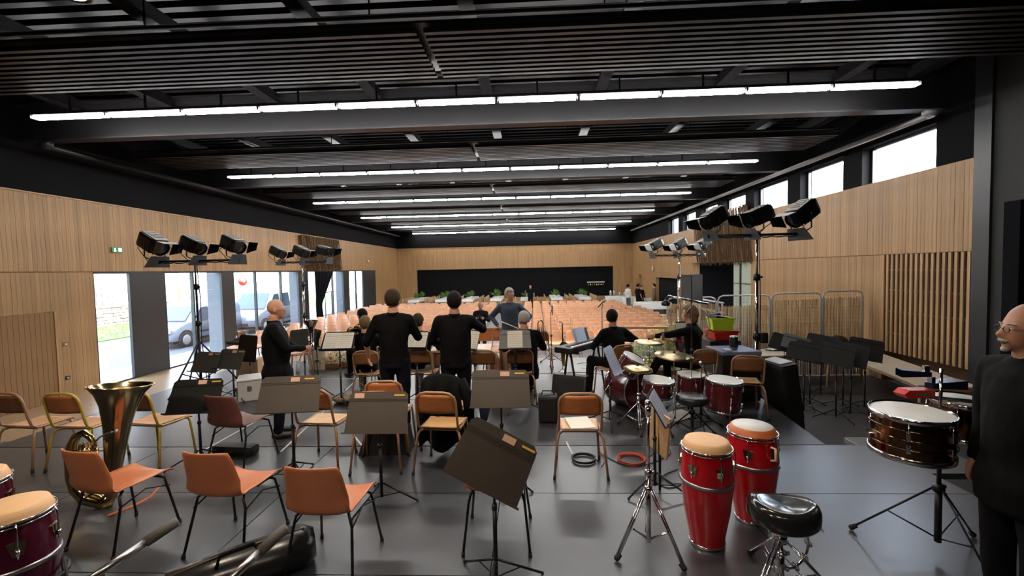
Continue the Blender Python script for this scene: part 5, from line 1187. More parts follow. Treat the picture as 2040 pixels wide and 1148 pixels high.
def cymbal(lab, px, py, y, r, rx=4, ry=0, top=True, zb=0.0, legrot=.4, hat=False):
    p = atd(px, py, y); t = thing('cymbal_stand', lab, 'cymbal', (p.x, y, zb)); H = p.z-zb
    tripod_parts(t, H+.03, 'chrome', r=.27, hub=.32, rot=legrot, double=True, r0=.012)
    for k in ((0,) if not hat else (0, 1)):
        b = MB(); T = M.Translation((0, 0, H-.035*k)) @ M.Rotation(R(rx), 4, 'X') @ M.Rotation(R(ry), 4, 'Y'); 
        if k: T = T @ M.Rotation(pi, 4, 'X')
        b.lathe([(.008, .028), (.03, .026), (.05, .012), (.07, .009), (r*.6, .002), (r, -.010), (r*.6, -.001), (.07, .006)], 36, T, capt=False, capb=False); b.build('cymbal', 'cymbal', t)
    b = MB(); b.cyl((0, 0, H), (0, 0, H+.05), .009, 8); b.ball((0, 0, H+.04), .018, 8, 6); b.build('wing_nut', 'black_rubber', t); return t
cymbal('hi hat cymbal pair over the snare side of the kit', 1271, 733, 5.25, .175, 3, 3, hat=True)
cymbal('thin crash cymbal high above the bass drum', 1293, 681, 6.1, .205, 4, 2, legrot=1.1)
cymbal('broad ride cymbal in the middle of the kit', 1343, 708, 5.85, .255, 6, 3, legrot=.2)
t = thing('drum_throne', 'round black drum throne inside the drum kit', 'stool', (CX(1380, 4.95), 4.98, 0)); tripod_parts(t, .42, 'black_metal', r=.30, hub=.30, rot=.2, double=True, r0=.018)
b = MB(); b.lathe([(0, .41), (.15, .41), (.175, .43), (.18, .47), (.17, .495), (.14, .505), (0, .50)], 30); b.build('seat', 'black_vinyl', t)
# snare + floor tom supports
for (px, y, z, r, lab, kind) in ((1312, 5.2, .40, .13, 'chrome snare basket stand under the snare drum', 0),):
    x = atd(px, 757, y).x; t = thing('snare_stand', lab, 'stand', (x, y, 0)); tripod_parts(t, .38, 'chrome', r=.25, hub=.24, rot=.9, double=True, r0=.012)
ft = [o for o in bpy.data.objects if o.name.startswith('floor_tom')][0]
for k in range(3):
    a = k*2*pi/3+.5; b = MB(); b.tube([(.215*cos(a), .215*sin(a), -.15), (.215*cos(a), .215*sin(a), -.42), (.235*cos(a), .235*sin(a), -.60)], .006, 6); b.build('leg', 'chrome', ft)
def mic(t, p, d, m='black_metal'):
    p = V(p); d = V(d).normalized(); b = MB(); b.tube([p-d*.16, p-d*.02], [.010, .013], 10); b.build('microphone_body', m, t); b = MB(); b.tube([p-d*.02, p, p+d*.03, p+d*.045], [.014, .024, .024, .012], 12); b.build('microphone_grille', 'steel', t)
# mic stand in kit
p = at(1397, 858, 0); t = thing('microphone_stand', 'black microphone stand between throne and floor tom', 'microphone stand', (p.x, p.y, 0))
tripod_parts(t, .75, 'black_metal', r=.30, hub=.20, rot=.3, r0=.012, low=.1)
q = atd(1398, 727, p.y)-V((p.x, p.y, 0)); b = MB(); b.tube([(0, 0, .74), tuple(V((0, 0, .74)).lerp(q, .5)+V((.02, 0, 0))), tuple(q+V((.06, 0, -.1)))], .008, 8); b.build('boom', 'black_metal', t); mic(t, q, (-.45, 0, .9), 'brass_dark')
b = MB(); b.tube([tuple(q+V((.05, 0, -.1))), tuple(q+V((-.02, -.02, .1))), tuple(q+V((-.12, -.02, .04))), tuple(q+V((-.13, 0, -.25))), (-.02, 0, .35), (.0, .0, .12)], .004, 6); b.build('cable', 'cable_black', t)
# overhead boom with a silver bar and a hanging lamp
y = 5.9; p = atd(1378, 600, y); t = thing('overhead_boom', 'thin black pole with a silver cross bar rising over the drum kit', 'microphone stand', (p.x, y, 0)); H = p.z
tripod_parts(t, H, 'black_metal', r=.34, hub=.25, rot=.8, r0=.013)
a = atd(1330, 590, y)-V((p.x, y, 0)); c = atd(1411, 606, y)-V((p.x, y, 0)); b = MB(); b.tube([tuple(a), tuple(c)], .016, 8); b.build('cross_bar', 'chrome', t)
a2 = atd(1326, 608, y)-V((p.x, y, 0)); b = MB(); b.lathe([(.055, 0), (.06, .03), (.03, .06), (.02, .07)], 14, M.Translation(a2) @ M.Rotation(R(12), 4, 'X')); b.build('hanging_lamp', 'black_metal', t)
b = MB(); b.tube([tuple(a2+V((-.055, 0, .03))), tuple(a+V((.0, 0, 0))), tuple(a2+V((.055, 0, .03)))], .005, 6); b.build('lamp_yoke', 'black_metal', t)
# ------------------------------------------------------------ tuba
t = thing('tuba', 'large brass tuba standing upright behind the orange shell chair', 'tuba', (-3.80, 3.50, 0), R(0))
bx, by = .06, 0
def bell_T(): return M.Translation((.10, 0, .08)) @ M.Rotation(R(2), 4, 'Y') @ M.Rotation(R(-7), 4, 'X')
prof = [(.045, 0), (.055, .15), (.068, .32), (.085, .50), (.105, .66), (.135, .80), (.175, .90), (.225, .965), (.232, .972)]
b = MB(); T = bell_T(); b.lathe(prof, 40, T, capt=False, capb=False); b.lathe([(r-.004, z) for r, z in prof[::-1]], 40, T, capt=False, capb=False); b.build('bell', 'brass_dark', t)
b = MB(); b.T = T; b.tube([(.230*cos(a*pi/24), .230*sin(a*pi/24), .970) for a in range(48)], .006, 8, closed=True); b.build('bell_rim', 'brass', t)
b = MB(); pb = T @ V((0, 0, .03)); b.tube([tuple(pb), (.06, 0, .03), (-.02, 0, -.005+.06), (-.12, 0, .075), (-.20, 0, .16), (-.235, 0, .28), (-.24, 0, .42), (-.225, 0, .55), (-.18, 0, .63), (-.11, 0, .66), (-.05, 0, .62), (-.02, 0, .54), (-.02, -.02, .36)], [.048, .052, .056, .058, .056, .052, .046, .040, .034, .029, .025, .022, .019], 14)
b.build('outer_bow', 'brass', t)
b = MB(); b.tube([(-.02, -.02, .36), (-.03, -.03, .24), (-.07, -.04, .19), (-.12, -.04, .22), (-.14, -.04, .34), (-.14, -.03, .48), (-.11, -.03, .56), (-.07, -.04, .57), (-.055, -.06, .48), (-.05, -.06, .36)], [.019]*4+[.016]*6, 10); b.build('inner_tubing', 'brass', t)
for k in range(4): b = MB(); x = -.03+k*.036; b.cyl((x, -.075, .33), (x, -.075, .56), .016, 12); b.cyl((x, -.075, .56), (x, -.075, .60), .004, 6); b.cyl((x, -.075, .60), (x, -.075, .605), .012, 10); b.build('valve', 'brass', t)
for k in range(3): b = MB(); z = .36+k*.05; b.tube([(-.03+k*.036, -.09, z), (-.13-.02*k, -.10, z), (-.16-.015*k, -.10, z+.04), (-.13-.02*k, -.10, z+.08), (-.03+k*.036, -.09, z+.08)], .011, 8); b.build('valve_slide', 'brass', t)
b = MB(); b.tube([(.06, -.07, .60), (.14, -.1, .66), (.22, -.10, .70), (.28, -.11, .71)], .007, 8); b.lathe([(.008, 0), (.012, .02), (.018, .03)], 12, M.Translation((.275, -.11, .71)) @ M.Rotation(R(80), 4, 'Y')); b.build('mouthpiece', 'chrome', t)
for z in (.25, .48): b = MB(); b.tube([(-.20, 0, z), (.10+z*.1, 0, z+.03)], .006, 6); b.build('brace', 'brass', t)
# drop-cloth / red cord under the tuba
p = at(215, 1030, 0); b = MB(); b.tube([(0, 0, .01), (.10, .14, .02), (.17, .22, .05), (.2, .3, .12)], [.02, .02, .02, .02], 6, flat=.3); tag(b.build('strap', 'petal_r', None, (p.x, p.y, 0)), 'salmon red strap trailing on the floor below the tuba', 'strap')
# ------------------------------------------------------------ gig bag
t = thing('gig_bag', 'black instrument bag with brown trim lying under the orange chairs', 'bag', (-1.92, 2.62, 0), R(34))
b = MB()
loft(b, [(V((-.42, 0, .09)), V((0, .08, 0)), V((0, 0, .07))), (V((-.38, 0, .10)), V((0, .12, 0)), V((0, 0, .095))), (V((-.1, 0, .115)), V((0, .15, 0)), V((0, 0, .112))), (V((.15, 0, .12)), V((0, .16, 0)), V((0, 0, .118))), (V((.36, 0, .125)), V((0, .17, 0)), V((0, 0, .122))), (V((.44, 0, .12)), V((0, .12, 0)), V((0, 0, .09)))], 24)
b.build('bag_body', 'black_vinyl', t)
b = MB(); b.tube([(-.40, -.02, .19), (-.1, -.02, .232), (.15, -.02, .242), (.38, -.02, .245)], .006, 6); b.build('zip', mat('brown_trim', (.09, .06, .035), .5), t)
b = MB(); b.tube([(-.12, -.1, .2), (-.10, -.10, .27), (.08, -.10, .29), (.12, -.1, .21)], .012, 6); b.build('handle', 'black_fabric', t)
b = MB(); b.box((-.25, -.13, .13), (.06, .02, .03)); b.build('buckle', 'brass', t)
# grey-gripped rails (trolley handles) at the lower edge
def rail(lab, a, c, zz=.55):
    a = V(a); c = V(c); d = (c-a).normalized(); t = thing('trolley_handle', lab, 'trolley', (a.x, a.y, 0)); o = V((a.x, a.y, 0))
    b = MB(); b.tube([tuple(a-o), tuple(c-o)], .018, 12); b.build('rail', 'steel', t)
    b = MB(); b.tube([tuple(c-o-d*.02), tuple(c-o+d*.11), tuple(c-o+d*.12)], [.026, .026, .018], 12); b.build('grip', mat('grey_rubber_grip', (.10, .09, .085), .7), t)
    m_ = a.lerp(c, .35); b = MB(); b.tube([tuple(m_-o), (m_.x-o.x+.02, m_.y-o.y, .03)], .014, 8); b.tube([tuple(a-o), (0, 0, .02)], .014, 8); b.build('support', 'black_metal', t)
rail('silver trolley rail with grey rubber grip over the black bag', atd(140, 1180, 1.75), atd(300, 1074, 2.0))
rail('shorter silver trolley rail with grey grip in the near foreground', atd(420, 1190, 1.75), atd(526, 1092, 1.95))
# narrow black case under the dark shell chair, other floor things
t = thing('instrument_case', 'slim black instrument case lying under the dark brown shell chair', 'case', tuple(at(470, 905, 0)), R(-6)); b = MB(); b.box((0, 0, .06), (.50, .16, .12), bevel=.05); b.build('case_body', 'case_black', t)
b = MB(); b.tube([(-.05, -.085, .06), (-.04, -.11, .07), (.04, -.11, .07), (.05, -.085, .06)], .006, 6); b.build('handle', 'black_rubber', t)
t = thing('instrument_case', 'wide black case on the floor behind the orange chair and stand pole', 'case', tuple(at(775, 897, 0)), R(3)); b = MB(); b.add([(-.3, -.14, 0), (.26, -.14, 0), (.26, .14, 0), (-.3, .14, 0), (-.22, -.1, .24), (.22, -.12, .26), (.22, .12, .26), (-.22, .1, .24)], [(0, 1, 5, 4), (1, 2, 6, 5), (2, 3, 7, 6), (3, 0, 4, 7), (4, 5, 6, 7), (3, 2, 1, 0)]); b.build('case_body', 'case_black', t)
b = MB(); b.tube([(-.05, 0, .26), (-.04, 0, .30), (.06, 0, .30), (.07, 0, .26)], .008, 6); b.build('handle', 'black_rubber', t)
t = thing('carry_case', 'upright black case beside the wedge monitor', 'case', tuple(at(1093, 845, 0)+V((0, .12, 0))), R(-4)); b = MB(); b.box((0, 0, .18), (.25, .22, .34), bevel=.03); b.build('case_body', 'case_black', t)
b = MB(); b.tube([(-.08, 0, .35), (-.07, .0, .40), (.07, .0, .40), (.08, 0, .35)], .009, 6); b.tube([(-.12, -.05, .34), (0, -.1, .37), (.1, -.02, .36)], .006, 6); b.build('handle', 'black_rubber', t)
t = thing('wedge_monitor', 'black wedge stage monitor on the floor before the keyboard', 'speaker', tuple(at(1140, 792, 0)+V((0, .18, 0))), R(-22))
b = MB(); b.add([(-.27, -.2, 0), (.27, -.2, 0), (.27, .2, 0), (-.27, .2, 0), (-.27, -.08, .32), (.27, -.08, .32), (.27, .12, .30), (-.27, .12, .30)], [(0, 1, 5, 4), (1, 2, 6, 5), (2, 3, 7, 6), (3, 0, 4, 7), (4, 5, 6, 7), (3, 2, 1, 0)]); b.build('cabinet', 'case_black', t)
b = MB(); b.box((0, -.155, .155), (.48, .01, .29), (R(-20.5), 0, 0)); b.build('grille', 'grille', t)
b = MB(); b.box((.275, 0, .16), (.01, .12, .03)); b.build('handle', 'black_rubber', t)
p = at(1172, 760, 0); t = thing('foot_pedal', 'small black pedal box behind the wedge monitor', 'pedal', tuple(p)); b = MB(); b.box((0, 0, .04), (.09, .14, .08), bevel=.01); b.build('pedal_body', 'case_black', t); b = MB(); b.ball((0, -.04, .085), .012, 8, 6); b.build('switch', 'chrome', t)
# cables
def coil(lab, px, py, r, m, n=6):
    p = at(px, py, 0); b = MB(); pts = []
    for i in range(n*24):
        a = i*2*pi/24; rr = r*(.86+.12*noise.noise(V((i*.02, px, 0)))+.1*((i//24) % 3)/3); pts.append((rr*cos(a), rr*.95*sin(a)+.01*noise.noise(V((i*.05, 1, 0))), .008+.004*(i//24)))
    pts += [(r*1.05, -.05, .01), (r*1.3, .1, .008)]
    b.tube(pts, .0045, 6); tag(b.build('cable_coil', m, None, (p.x, p.y, 0)), lab, 'cable')
coil('coil of black cable lying before the chair with the folder', 1163, 917, .13, 'cable_black')
coil('coil of orange red cable lying beside the chrome stand', 1258, 918, .15, 'cable_red')
def cable(lab, pxs, m='cable_black', z=.006, r=.0045, lift=None):
    pts = [at(x, y, z) for (x, y) in pxs]; sm = []
    for i in range(len(pts)-1):
        p0 = pts[max(i-1, 0)]; p1 = pts[i]; p2 = pts[i+1]; p3 = pts[min(i+2, len(pts)-1)]
        for k in range(6): u = k/6; sm.append(.5*((2*p1)+(-p0+p2)*u+(2*p0-5*p1+4*p2-p3)*u*u+(-p0+3*p1-3*p2+p3)*u**3))
    sm.append(pts[-1]); b = MB(); b.tube([tuple(q) for q in sm], r, 6); tag(b.build('cable', m), lab, 'cable')
cable('black cable looping from the coil past the chrome stand', [(1200, 905), (1240, 925), (1290, 925), (1335, 905), (1325, 890), (1300, 905), (1270, 930)])
cable('black jack cable curling on the floor to the red conga', [(1350, 935), (1322, 948), (1335, 962), (1358, 965), (1330, 972), (1296, 955)])
cable('black cable running across the stage before the keyboard', [(1060, 745), (1110, 743), (1160, 742), (1205, 748), (1250, 775)])
cable('pale cable bundle behind the wedge monitor', [(1150, 725), (1180, 720), (1210, 730), (1190, 738), (1160, 733), (1205, 742)], 'white_plastic')
cable('dark cable tangle beside the kit stands', [(1225, 800), (1240, 820), (1262, 812), (1240, 800), (1228, 815), (1270, 825), (1300, 812)])
cable('black cable winding round the rack toms', [(1340, 790), (1362, 800), (1345, 812), (1380, 808), (1400, 795)])
cable('red brown cable trailing by the chair with the folder', [(1190, 880), (1196, 900), (1205, 915), (1198, 930)], 'cable_red')
# ------------------------------------------------------------ keyboard
a = V((.47, 6.55, 0)); c = V((1.28, 7.55, 0)); mid = (a+c)/2; ang = atan2(c.y-a.y, c.x-a.x)
t = thing('stage_piano', 'black stage piano on x legs before the seated keyboard player', 'keyboard', (mid.x, mid.y, .74), ang)
b = MB(); b.box((0, 0, 0), (1.28, .30, .09), bevel=.012); b.build('piano_body', 'case_black', t)
b = MB(); b.box((0, -.07, .048), (1.14, .13, .012)); kb = b.build('white_keys', 'white_plastic', t)
b = MB()
for k in range(36):
    if k % 7 not in (2, 6): b.box((-.55+k*.0317, -.045, .058), (.012, .08, .01))
b.build('black_keys', 'case_black', t)
b = MB(); b.box((0, -.153, 0), (1.26, .006, .04)); b.build('front_strip', 'steel', t)
b = MB(); b.box((.1, .12, .14), (.42, .006, .22), (R(-18), 0, 0)); r_ = b.build('music_rest', 'case_black', t)
for k in range(4): b = MB(); b.box((.0+k*.015, .105-k*.004, .15), (.30, .003, .24), (R(-20), R(3*k-4), 0)); b.build('sheet_music', 'blue_sheet', r_)
for s in (-1, 1):
    t2 = None; b = MB(); b.cyl((s*.42, -.13, -.74), (s*.42, .0, -.05), .018, 8); b.cyl((s*.42, .15, -.74), (s*.42, .05, -.05), .018, 8); b.box((s*.42, 0, -.06), (.04, .30, .03)); b.build('leg', 'black_metal', t)
# vocal mics
def vocal(lab, px, pyt, y, zb=0, tilt=(.1, -.3, .5), boom=False):
    p = atd(px, pyt, y); t = thing('microphone_stand', lab, 'microphone stand', (p.x, y, zb)); H = p.z-zb; tripod_parts(t, H-.1, 'black_metal', r=.28, hub=.22, rot=.4, r0=.011); b = MB(); b.cyl((0, 0, H-.12), (.02, -.02, H-.05), .008, 6); b.build('clip', 'black_metal', t); mic(t, (.03, -.04, H), tilt); return t
vocal('tall microphone stand in front of the saxophone', 1097, 612, 8.9, tilt=(0, -.1, 1))
vocal('tall thin microphone stand beside the keyboard player', 1199, 600, 7.9, tilt=(.6, 0, .6))
vocal('small microphone stand seen between the two standing men', 866, 645, 8.9, tilt=(.3, -.4, .5))
# saxophone on a stand
p = at(1118, 745, 0); t = thing('saxophone', 'brass saxophone standing on its stand behind the wedge monitor', 'saxophone', (p.x, 7.6, 0), R(10)); 
b = MB(); b.tube([(0, 0, .98), (.0, -.03, 1.03), (-.03, -.02, 1.06), (-.05, .02, 1.05)], [.012, .011, .009, .007], 8); b.tube([(0, 0, .98), (.0, 0, .8), (.005, 0, .6), (.01, -.0, .42), (.02, -.02, .34), (.0, -.08, .31), (-.02, -.12, .38), (-.02, -.13, .5), (-.02, -.14, .60)], [.012, .016, .022, .03, .033, .035, .04, .048, .06], 14, cap=False); b.build('sax_body', 'brass', t)
b = MB(); b.lathe([(.055, 0), (.065, .05), (.08, .09), (.075, .088), (.05, .02)], 24, M.Translation((-.02, -.14, .60)) @ M.Rotation(R(35), 4, 'X'), capt=False, capb=False); b.build('bell', 'brass', t)
for k in range(7): b = MB(); b.lathe([(0, 0), (.016, 0), (.016, .006), (0, .007)], 12, M.Translation((.03, -.02, .46+k*.065)) @ M.Rotation(R(80), 4, 'Y')); b.build('key', 'brass', t)
t = thing('saxophone_stand', 'folding black stand holding up the brass saxophone', 'stand', (p.x, 7.66, 0)); b = MB(); b.tube([(0, 0, .1), (0, -.02, .42)], .008, 6); b.tube([(-.05, -.07, .40), (0, -.02, .42), (.05, -.07, .40)], .007, 6); b.build('pole', 'black_metal', t)
for k in range(3): a_ = .5+k*2*pi/3; b = MB(); b.tube([(0, 0, .2), (.22*cos(a_), .22*sin(a_), .012)], .007, 6); b.build('leg', 'chrome', t)
# held instruments
def at_person(P, v): return P.matrix_basis @ V(v)
bpy.context.view_layer.update()
t = thing('french_horn', 'gold french horn resting on the shoulder of the fair haired musician', 'horn', tuple(at_person(pG, (-.20, .20, 1.02))), R(20))
b = MB(); b.tube([(.13*cos(a*pi/10), 0, .13*sin(a*pi/10)) for a in range(20)], .012, 8, closed=True); b.tube([(.09*cos(a*pi/10), -.02, .09*sin(a*pi/10)) for a in range(20)], .010, 8, closed=True); b.build('coiled_tubing', 'brass', t)
b = MB(); b.lathe([(.02, 0), (.03, .08), (.06, .15), (.13, .20), (.15, .205)], 24, M.Translation((.02, -.03, .02)) @ M.Rotation(R(100), 4, 'X'), capt=False, capb=False); b.build('bell', 'brass', t)
t = thing('silver_horn', 'silver tenor horn held by the bald man beside the windows', 'horn', tuple(at_person(pA, (-.02, .40, 1.12))), R(-60))
b = MB(); b.lathe([(.02, 0), (.028, .10), (.04, .18), (.075, .25), (.09, .265)], 24, M.Translation((.02, 0, .02)) @ M.Rotation(R(-20), 4, 'Y'), capt=False, capb=False); b.build('bell', 'chrome', t)
b = MB(); b.tube([(.02, 0, .02), (.0, 0, -.10), (-.05, 0, -.14), (-.09, 0, -.10), (-.09, 0, .08), (-.05, 0, .12), (-.03, -.02, .05), (-.03, -.02, -.06)], [.022, .02, .018, .016, .014, .012, .011, .010], 10); b.build('tubing', 'chrome', t)
for k in range(3): b = MB(); b.cyl((-.06+k*.03, -.03, -.06), (-.06+k*.03, -.03, .09), .012, 10); b.build('valve', 'chrome', t)
t = thing('trumpet', 'brass trumpet raised by the musician in pale jeans', 'trumpet', tuple(at_person(pH, (.1, .38, 1.05))), R(0))
b = MB(); b.tube([(0, -.2, 0), (0, .1, 0)], .007, 8); b.tube([(0, .1, 0), (0, .13, -.03), (0, .1, -.06), (0, -.05, -.06)], .007, 8); b.lathe([(.01, 0), (.02, .07), (.055, .12)], 20, M.Translation((0, .1, -.06)) @ M.Rotation(R(-90), 4, 'X'), capt=False, capb=False); b.build('tubing', 'brass', t)
t = thing('trombone', 'brass trombone tuning crook seen over the shoulder of the grey haired musician', 'trombone', tuple(at_person(pF, (.26, .02, 1.08))), R(0))
b = MB(); b.tube([(-.04, 0, -.12), (-.04, 0, .08), (-.02, 0, .12), (.02, 0, .12), (.04, 0, .08), (.04, 0, -.12)], .010, 8); b.tube([(-.015, .02, -.12), (-.015, .02, .05), (.015, .02, .05), (.015, .02, -.12)], .007, 8); b.build('tuning_crook', 'brass', t)
t = thing('clarinet_case', 'pale upright clarinet stand post beside the standing man with raised elbow', 'stand', tuple((CX(880, 6.0), 6.0, 0)), 0)
b = MB(); b.cyl((0, 0, .02), (0, 0, .80), .022, 10); b.build('pole', 'table_white', t); b = MB(); b.lathe([(.12, 0), (.12, .02), (.03, .03)], 20); b.build('base', 'black_metal', t)
b = MB()
for k in range(5): b.tube([(-.01, -.02, .82+k*.04), (-.04, -.05, .83+k*.04)], .007, 6)
b.cyl((0, 0, .8), (0, 0, 1.05), .014, 10); b.build('key_cluster', 'black_metal', t)
# two trumpets on the floor stand beside horn player chair
for k, (px, m) in enumerate(((748-20, 'brass'), (759-20, 'chrome'))):
    p = at(px-8+20-20, 800, 0); t = thing('trumpet', ('brass', 'silver')[k]+' trumpet standing on a peg beside the horn player chair', 'trumpet', (p.x+k*.09, p.y, 0)); b = MB(); b.lathe([(.06, .02), (.03, .06), (.012, .14), (.009, .42)], 20, capt=False, capb=False); b.tube([(.009, 0, .42), (.03, 0, .45), (.05, 0, .42), (.05, 0, .15), (.03, 0, .11)], .007, 8); b.lathe([(.008, .44), (.014, .5)], 10); b.build('tubing', m, t)
    for q in range(3): b = MB(); b.cyl((.03, -.01, .2+q*.04), (.03, -.07, .2+q*.04), .010, 8); b.build('valve', m, t)
# baton & conductor
pa = at_person(pD, (.22, .18, .98)); b = MB(); b.tube([(0, 0, 0), (-.0, -.01, 0), (-.34, -.0, -.0)], .005, 6); bt = None
b = MB(); pa = atd(999, 641, 7.62); pb = atd(1033, 655, 7.45); b.tube([tuple(pa), tuple(pb)], [.010, .008], 8); tag(b.build('rolled_score', 'paper'), 'white rolled paper held at the hip of the conductor', 'paper')
# guitar
G = at_person(pJ, (.04, .24, .80)); t = thing('electric_guitar', 'dark electric guitar held by the seated fair haired man', 'guitar', tuple(G), R(58))
b = MB(); b.T = M.Rotation(R(-12), 4, 'Y'); b.prism([(.20, -.14), (.24, 0), (.20, .14), (.08, .15), (0, .11), (-.10, .14), (-.16, .10), (-.12, .03), (-.12, -.03), (-.18, -.12), (-.08, -.14), (0, -.12), (.08, -.15)], -.02, .02, M.Rotation(R(80), 4, 'X')); b.build('guitar_body', 'wine_shell', t)
b = MB(); b.tube([(-.1, .02, .02), (-.62, .06, .16)], [.022, .018], 8, flat=.5); b.build('neck', 'table_wood', t)
b = MB(); b.box((-.68, .065, .175), (.15, .02, .06), (0, R(14), 0)); b.build('headstock', 'table_wood', t)
b = MB()
for k in range(6): b.cyl((-.63-k*.02, .06, .20+k*.004), (-.63-k*.02, .06, .235+k*.004), .005, 6)
b.build('tuning_peg', 'chrome', t)
c = MB(); c.tube([(-.10, .13, 1.25), (-.115, -.02, 1.47), (0, -.17, 1.30), (.14, -.19, 1.08), (.2, -.12, .92)], .022, 8, flat=.35); o = c.build('guitar_strap', 'table_white'); o.location = pJ.location; o.rotation_euler = pJ.rotation_euler; tag(o, 'pale guitar strap across the back of the seated guitarist', 'strap')
# wooden desk, curved panels
t = thing('wooden_desk', 'light topped wooden desk with papers before the standing man with cropped hair', 'desk', (CX(915, 6.9), 6.95, 0), R(3))
b = MB(); b.box((0, 0, .72), (.98, .5, .03), bevel=.004); b.build('tabletop', 'table_wood', t); b = MB(); b.box((0, -.2, .60), (.92, .02, .2)); b.build('modesty_panel', 'ply_back_dark', t)
for sx in (-1, 1):
    for sy in (-1, 1): b = MB(); b.box((sx*.45, sy*.21, .355), (.045, .045, .71)); b.build('leg', 'table_white', t)
for k, (dx, lab) in enumerate(((.28, 'sheet of paper lying at the inner end of the wooden desk'), (-.30, 'sheet of paper lying at the window end of the wooden desk'))):
    b = MB(); b.box((0, 0, 0), (.21, .29, .004), (0, 0, .15)); tag(b.build('paper_sheet', 'paper', None, (CX(915, 6.9)+dx, 6.93, .739)), lab, 'paper')
for k, (px, y, lab) in enumerate(((978, 6.75, 'curved brown plywood panel standing on edge beside the wooden desk'), (1006, 7.0, 'second curved brown plywood panel behind the dark backed chair'))):
    t = thing('plywood_panel', lab, 'panel', (CX(px, y), y, 0), R(-62))
    pts = [(-.28+.56*0, 0), ]; poly = [(-.18, 0), (.05, .0)]+[(.05+.24*cos(a), .36+.36*sin(a)) for a in [(-pi/2+pi*q/14) for q in range(15)]]+[(-.18, .72)]
    b = MB(); b.prism(poly, -.02, .02, M.Rotation(R(90), 4, 'X')); b.build('panel_board', 'ply_back_dark', t); b = MB(); b.box((-.17, 0, .36), (.03, .10, .72)); b.build('edge_post', 'ply_back_dark', t)
t = thing('wooden_bench', 'low orange wood bench with curved back at the stage edge before the conductor', 'bench', (CX(1000, 8.9), 8.95, 0))
b = MB(); b.box((0, 0, .40), (1.3, .35, .04), bevel=.008); b.build('seat', 'ply_seat_o', t)
b = MB(); b.prism([(-.62, 0), (.62, 0), (.6, .2), (.45, .28), (-.45, .28), (-.6, .2)], -.012, .012, M.Translation((0, .17, .48)) @ M.Rotation(R(90), 4, 'X')); b.build('backrest', 'ply_back', t)
for sx in (-1, 1): b = MB(); b.box((sx*.58, 0, .2), (.04, .33, .4)); b.build('leg', 'ply_back_dark', t)
# bottles & small items on the stage
def bottle(lab, p, m='glass', h=.22):
    t = thing('water_bottle', lab, 'bottle', tuple(p)); b = MB(); b.lathe([(.03, 0), (.034, .01), (.034, h*.7), (.014, h*.88), (.014, h)], 14); b.build('bottle_body', m, t); b = MB(); b.cyl((0, 0, h), (0, 0, h+.018), .016, 10); b.build('cap', 'white_plastic', t)
MT['water'] = mat('clear_bottle', (.35, .42, .52), .1)
bottle('clear water bottle on the floor beside the curved plywood panels', at(1003, 742, 0), 'water')
bottle('clear water bottle on the floor behind the stand with labels', at(688, 803, 0), 'water')
bottle('white topped bottle on the floor by the bald standing man', at(593, 742, 0), 'white_plastic')
p = at(672, 806, 0); b = MB(); b.ball((0, 0, .07), (.17, .12, .07), 14, 8); b.ball((.08, .02, .1), (.1, .09, .06), 12, 8); tag(b.build('cloth_bundle', mat('striped_cloth', (.42, .34, .28), .9, var=.4, vscale=30), None, tuple(p+V((.05, .1, 0)))), 'crumpled beige patterned cloth on the floor behind the stand', 'cloth')
# white plastic box and trolley near windows
t = thing('storage_box', 'white storage box behind the stands near the street windows', 'box', tuple(at(505, 800, 0)+V((0, .3, 0))), R(30)); b = MB(); b.box((0, 0, .16), (.72, .42, .32), bevel=.015); b.build('box_body', 'white_plastic', t); b = MB(); b.box((0, 0, .335), (.75, .45, .03), bevel=.01); b.build('lid', 'white_plastic', t); b = MB(); b.box((-.2, -.215, .2), (.06, .01, .08)); b.build('latch', 'steel', t)
t = thing('cardboard_box', 'small tan cardboard box with books behind the grey stands', 'box', tuple(at(478, 770, 0)+V((0, .3, 0))), R(15)); b = MB(); b.box((0, 0, .22), (.36, .3, .44)); b.build('box_body', 'table_wood', t); b = MB(); b.box((0, 0, .45), (.32, .26, .03)); b.build('paper_stack', 'paper', t)
# ------------------------------------------------------------ flowers at the stage edge
def bouquet(lab, p, n=40, r=.25, h=.35, cols=('petal_y', 'leaf', 'petal_r'), seed=1, pot='ply_back_dark'):
    rnd = random.Random(seed); t = thing('flower_arrangement', lab, 'flowers', tuple(p)); b = MB(); b.box((0, 0, .06), (r*1.4, .2, .12), bevel=.02); b.build('planter', pot, t)
    for m in cols:
        b = MB()
        for k in range(n if m == 'leaf' else n//2):
            a = rnd.uniform(0, 2*pi); q = rnd.uniform(0, 1)**.6*r; zz = .12+rnd.uniform(.2, 1)*h*(1-.4*(q/r)**2); c = V((q*cos(a)*1.4, q*sin(a)*.8, zz))
            if m == 'leaf':
                b.tube([(q*cos(a)*.3, q*sin(a)*.3, .1), tuple(c)], .003, 4); w = V((rnd.uniform(-1, 1), rnd.uniform(-1, 1), rnd.uniform(-.3, .8))).normalized(); u_ = w.cross(V((0, 0, 1))).normalized()*.02; l = .07
                b.add([tuple(c), tuple(c+w*l*.5+u_), tuple(c+w*l), tuple(c+w*l*.5-u_)], [(0, 1, 2, 3)])
            else:
                for j in range(5): aa = j*2*pi/5; b.add([tuple(c), tuple(c+V((cos(aa-.4)*.025, sin(aa-.4)*.025, .012))), tuple(c+V((cos(aa)*.036, sin(aa)*.036, .008))), tuple(c+V((cos(aa+.4)*.025, sin(aa+.4)*.025, .012)))], [(0, 1, 2, 3)])
        tag(b.build('leaves' if m == 'leaf' else 'blossoms', m, t), None, None, None, 'stuff')
bouquet('low flower arrangement with salmon and yellow blooms at the stage edge', at(695, 735, 0)+V((0, .2, 0)), 60, .38, .3, seed=2)
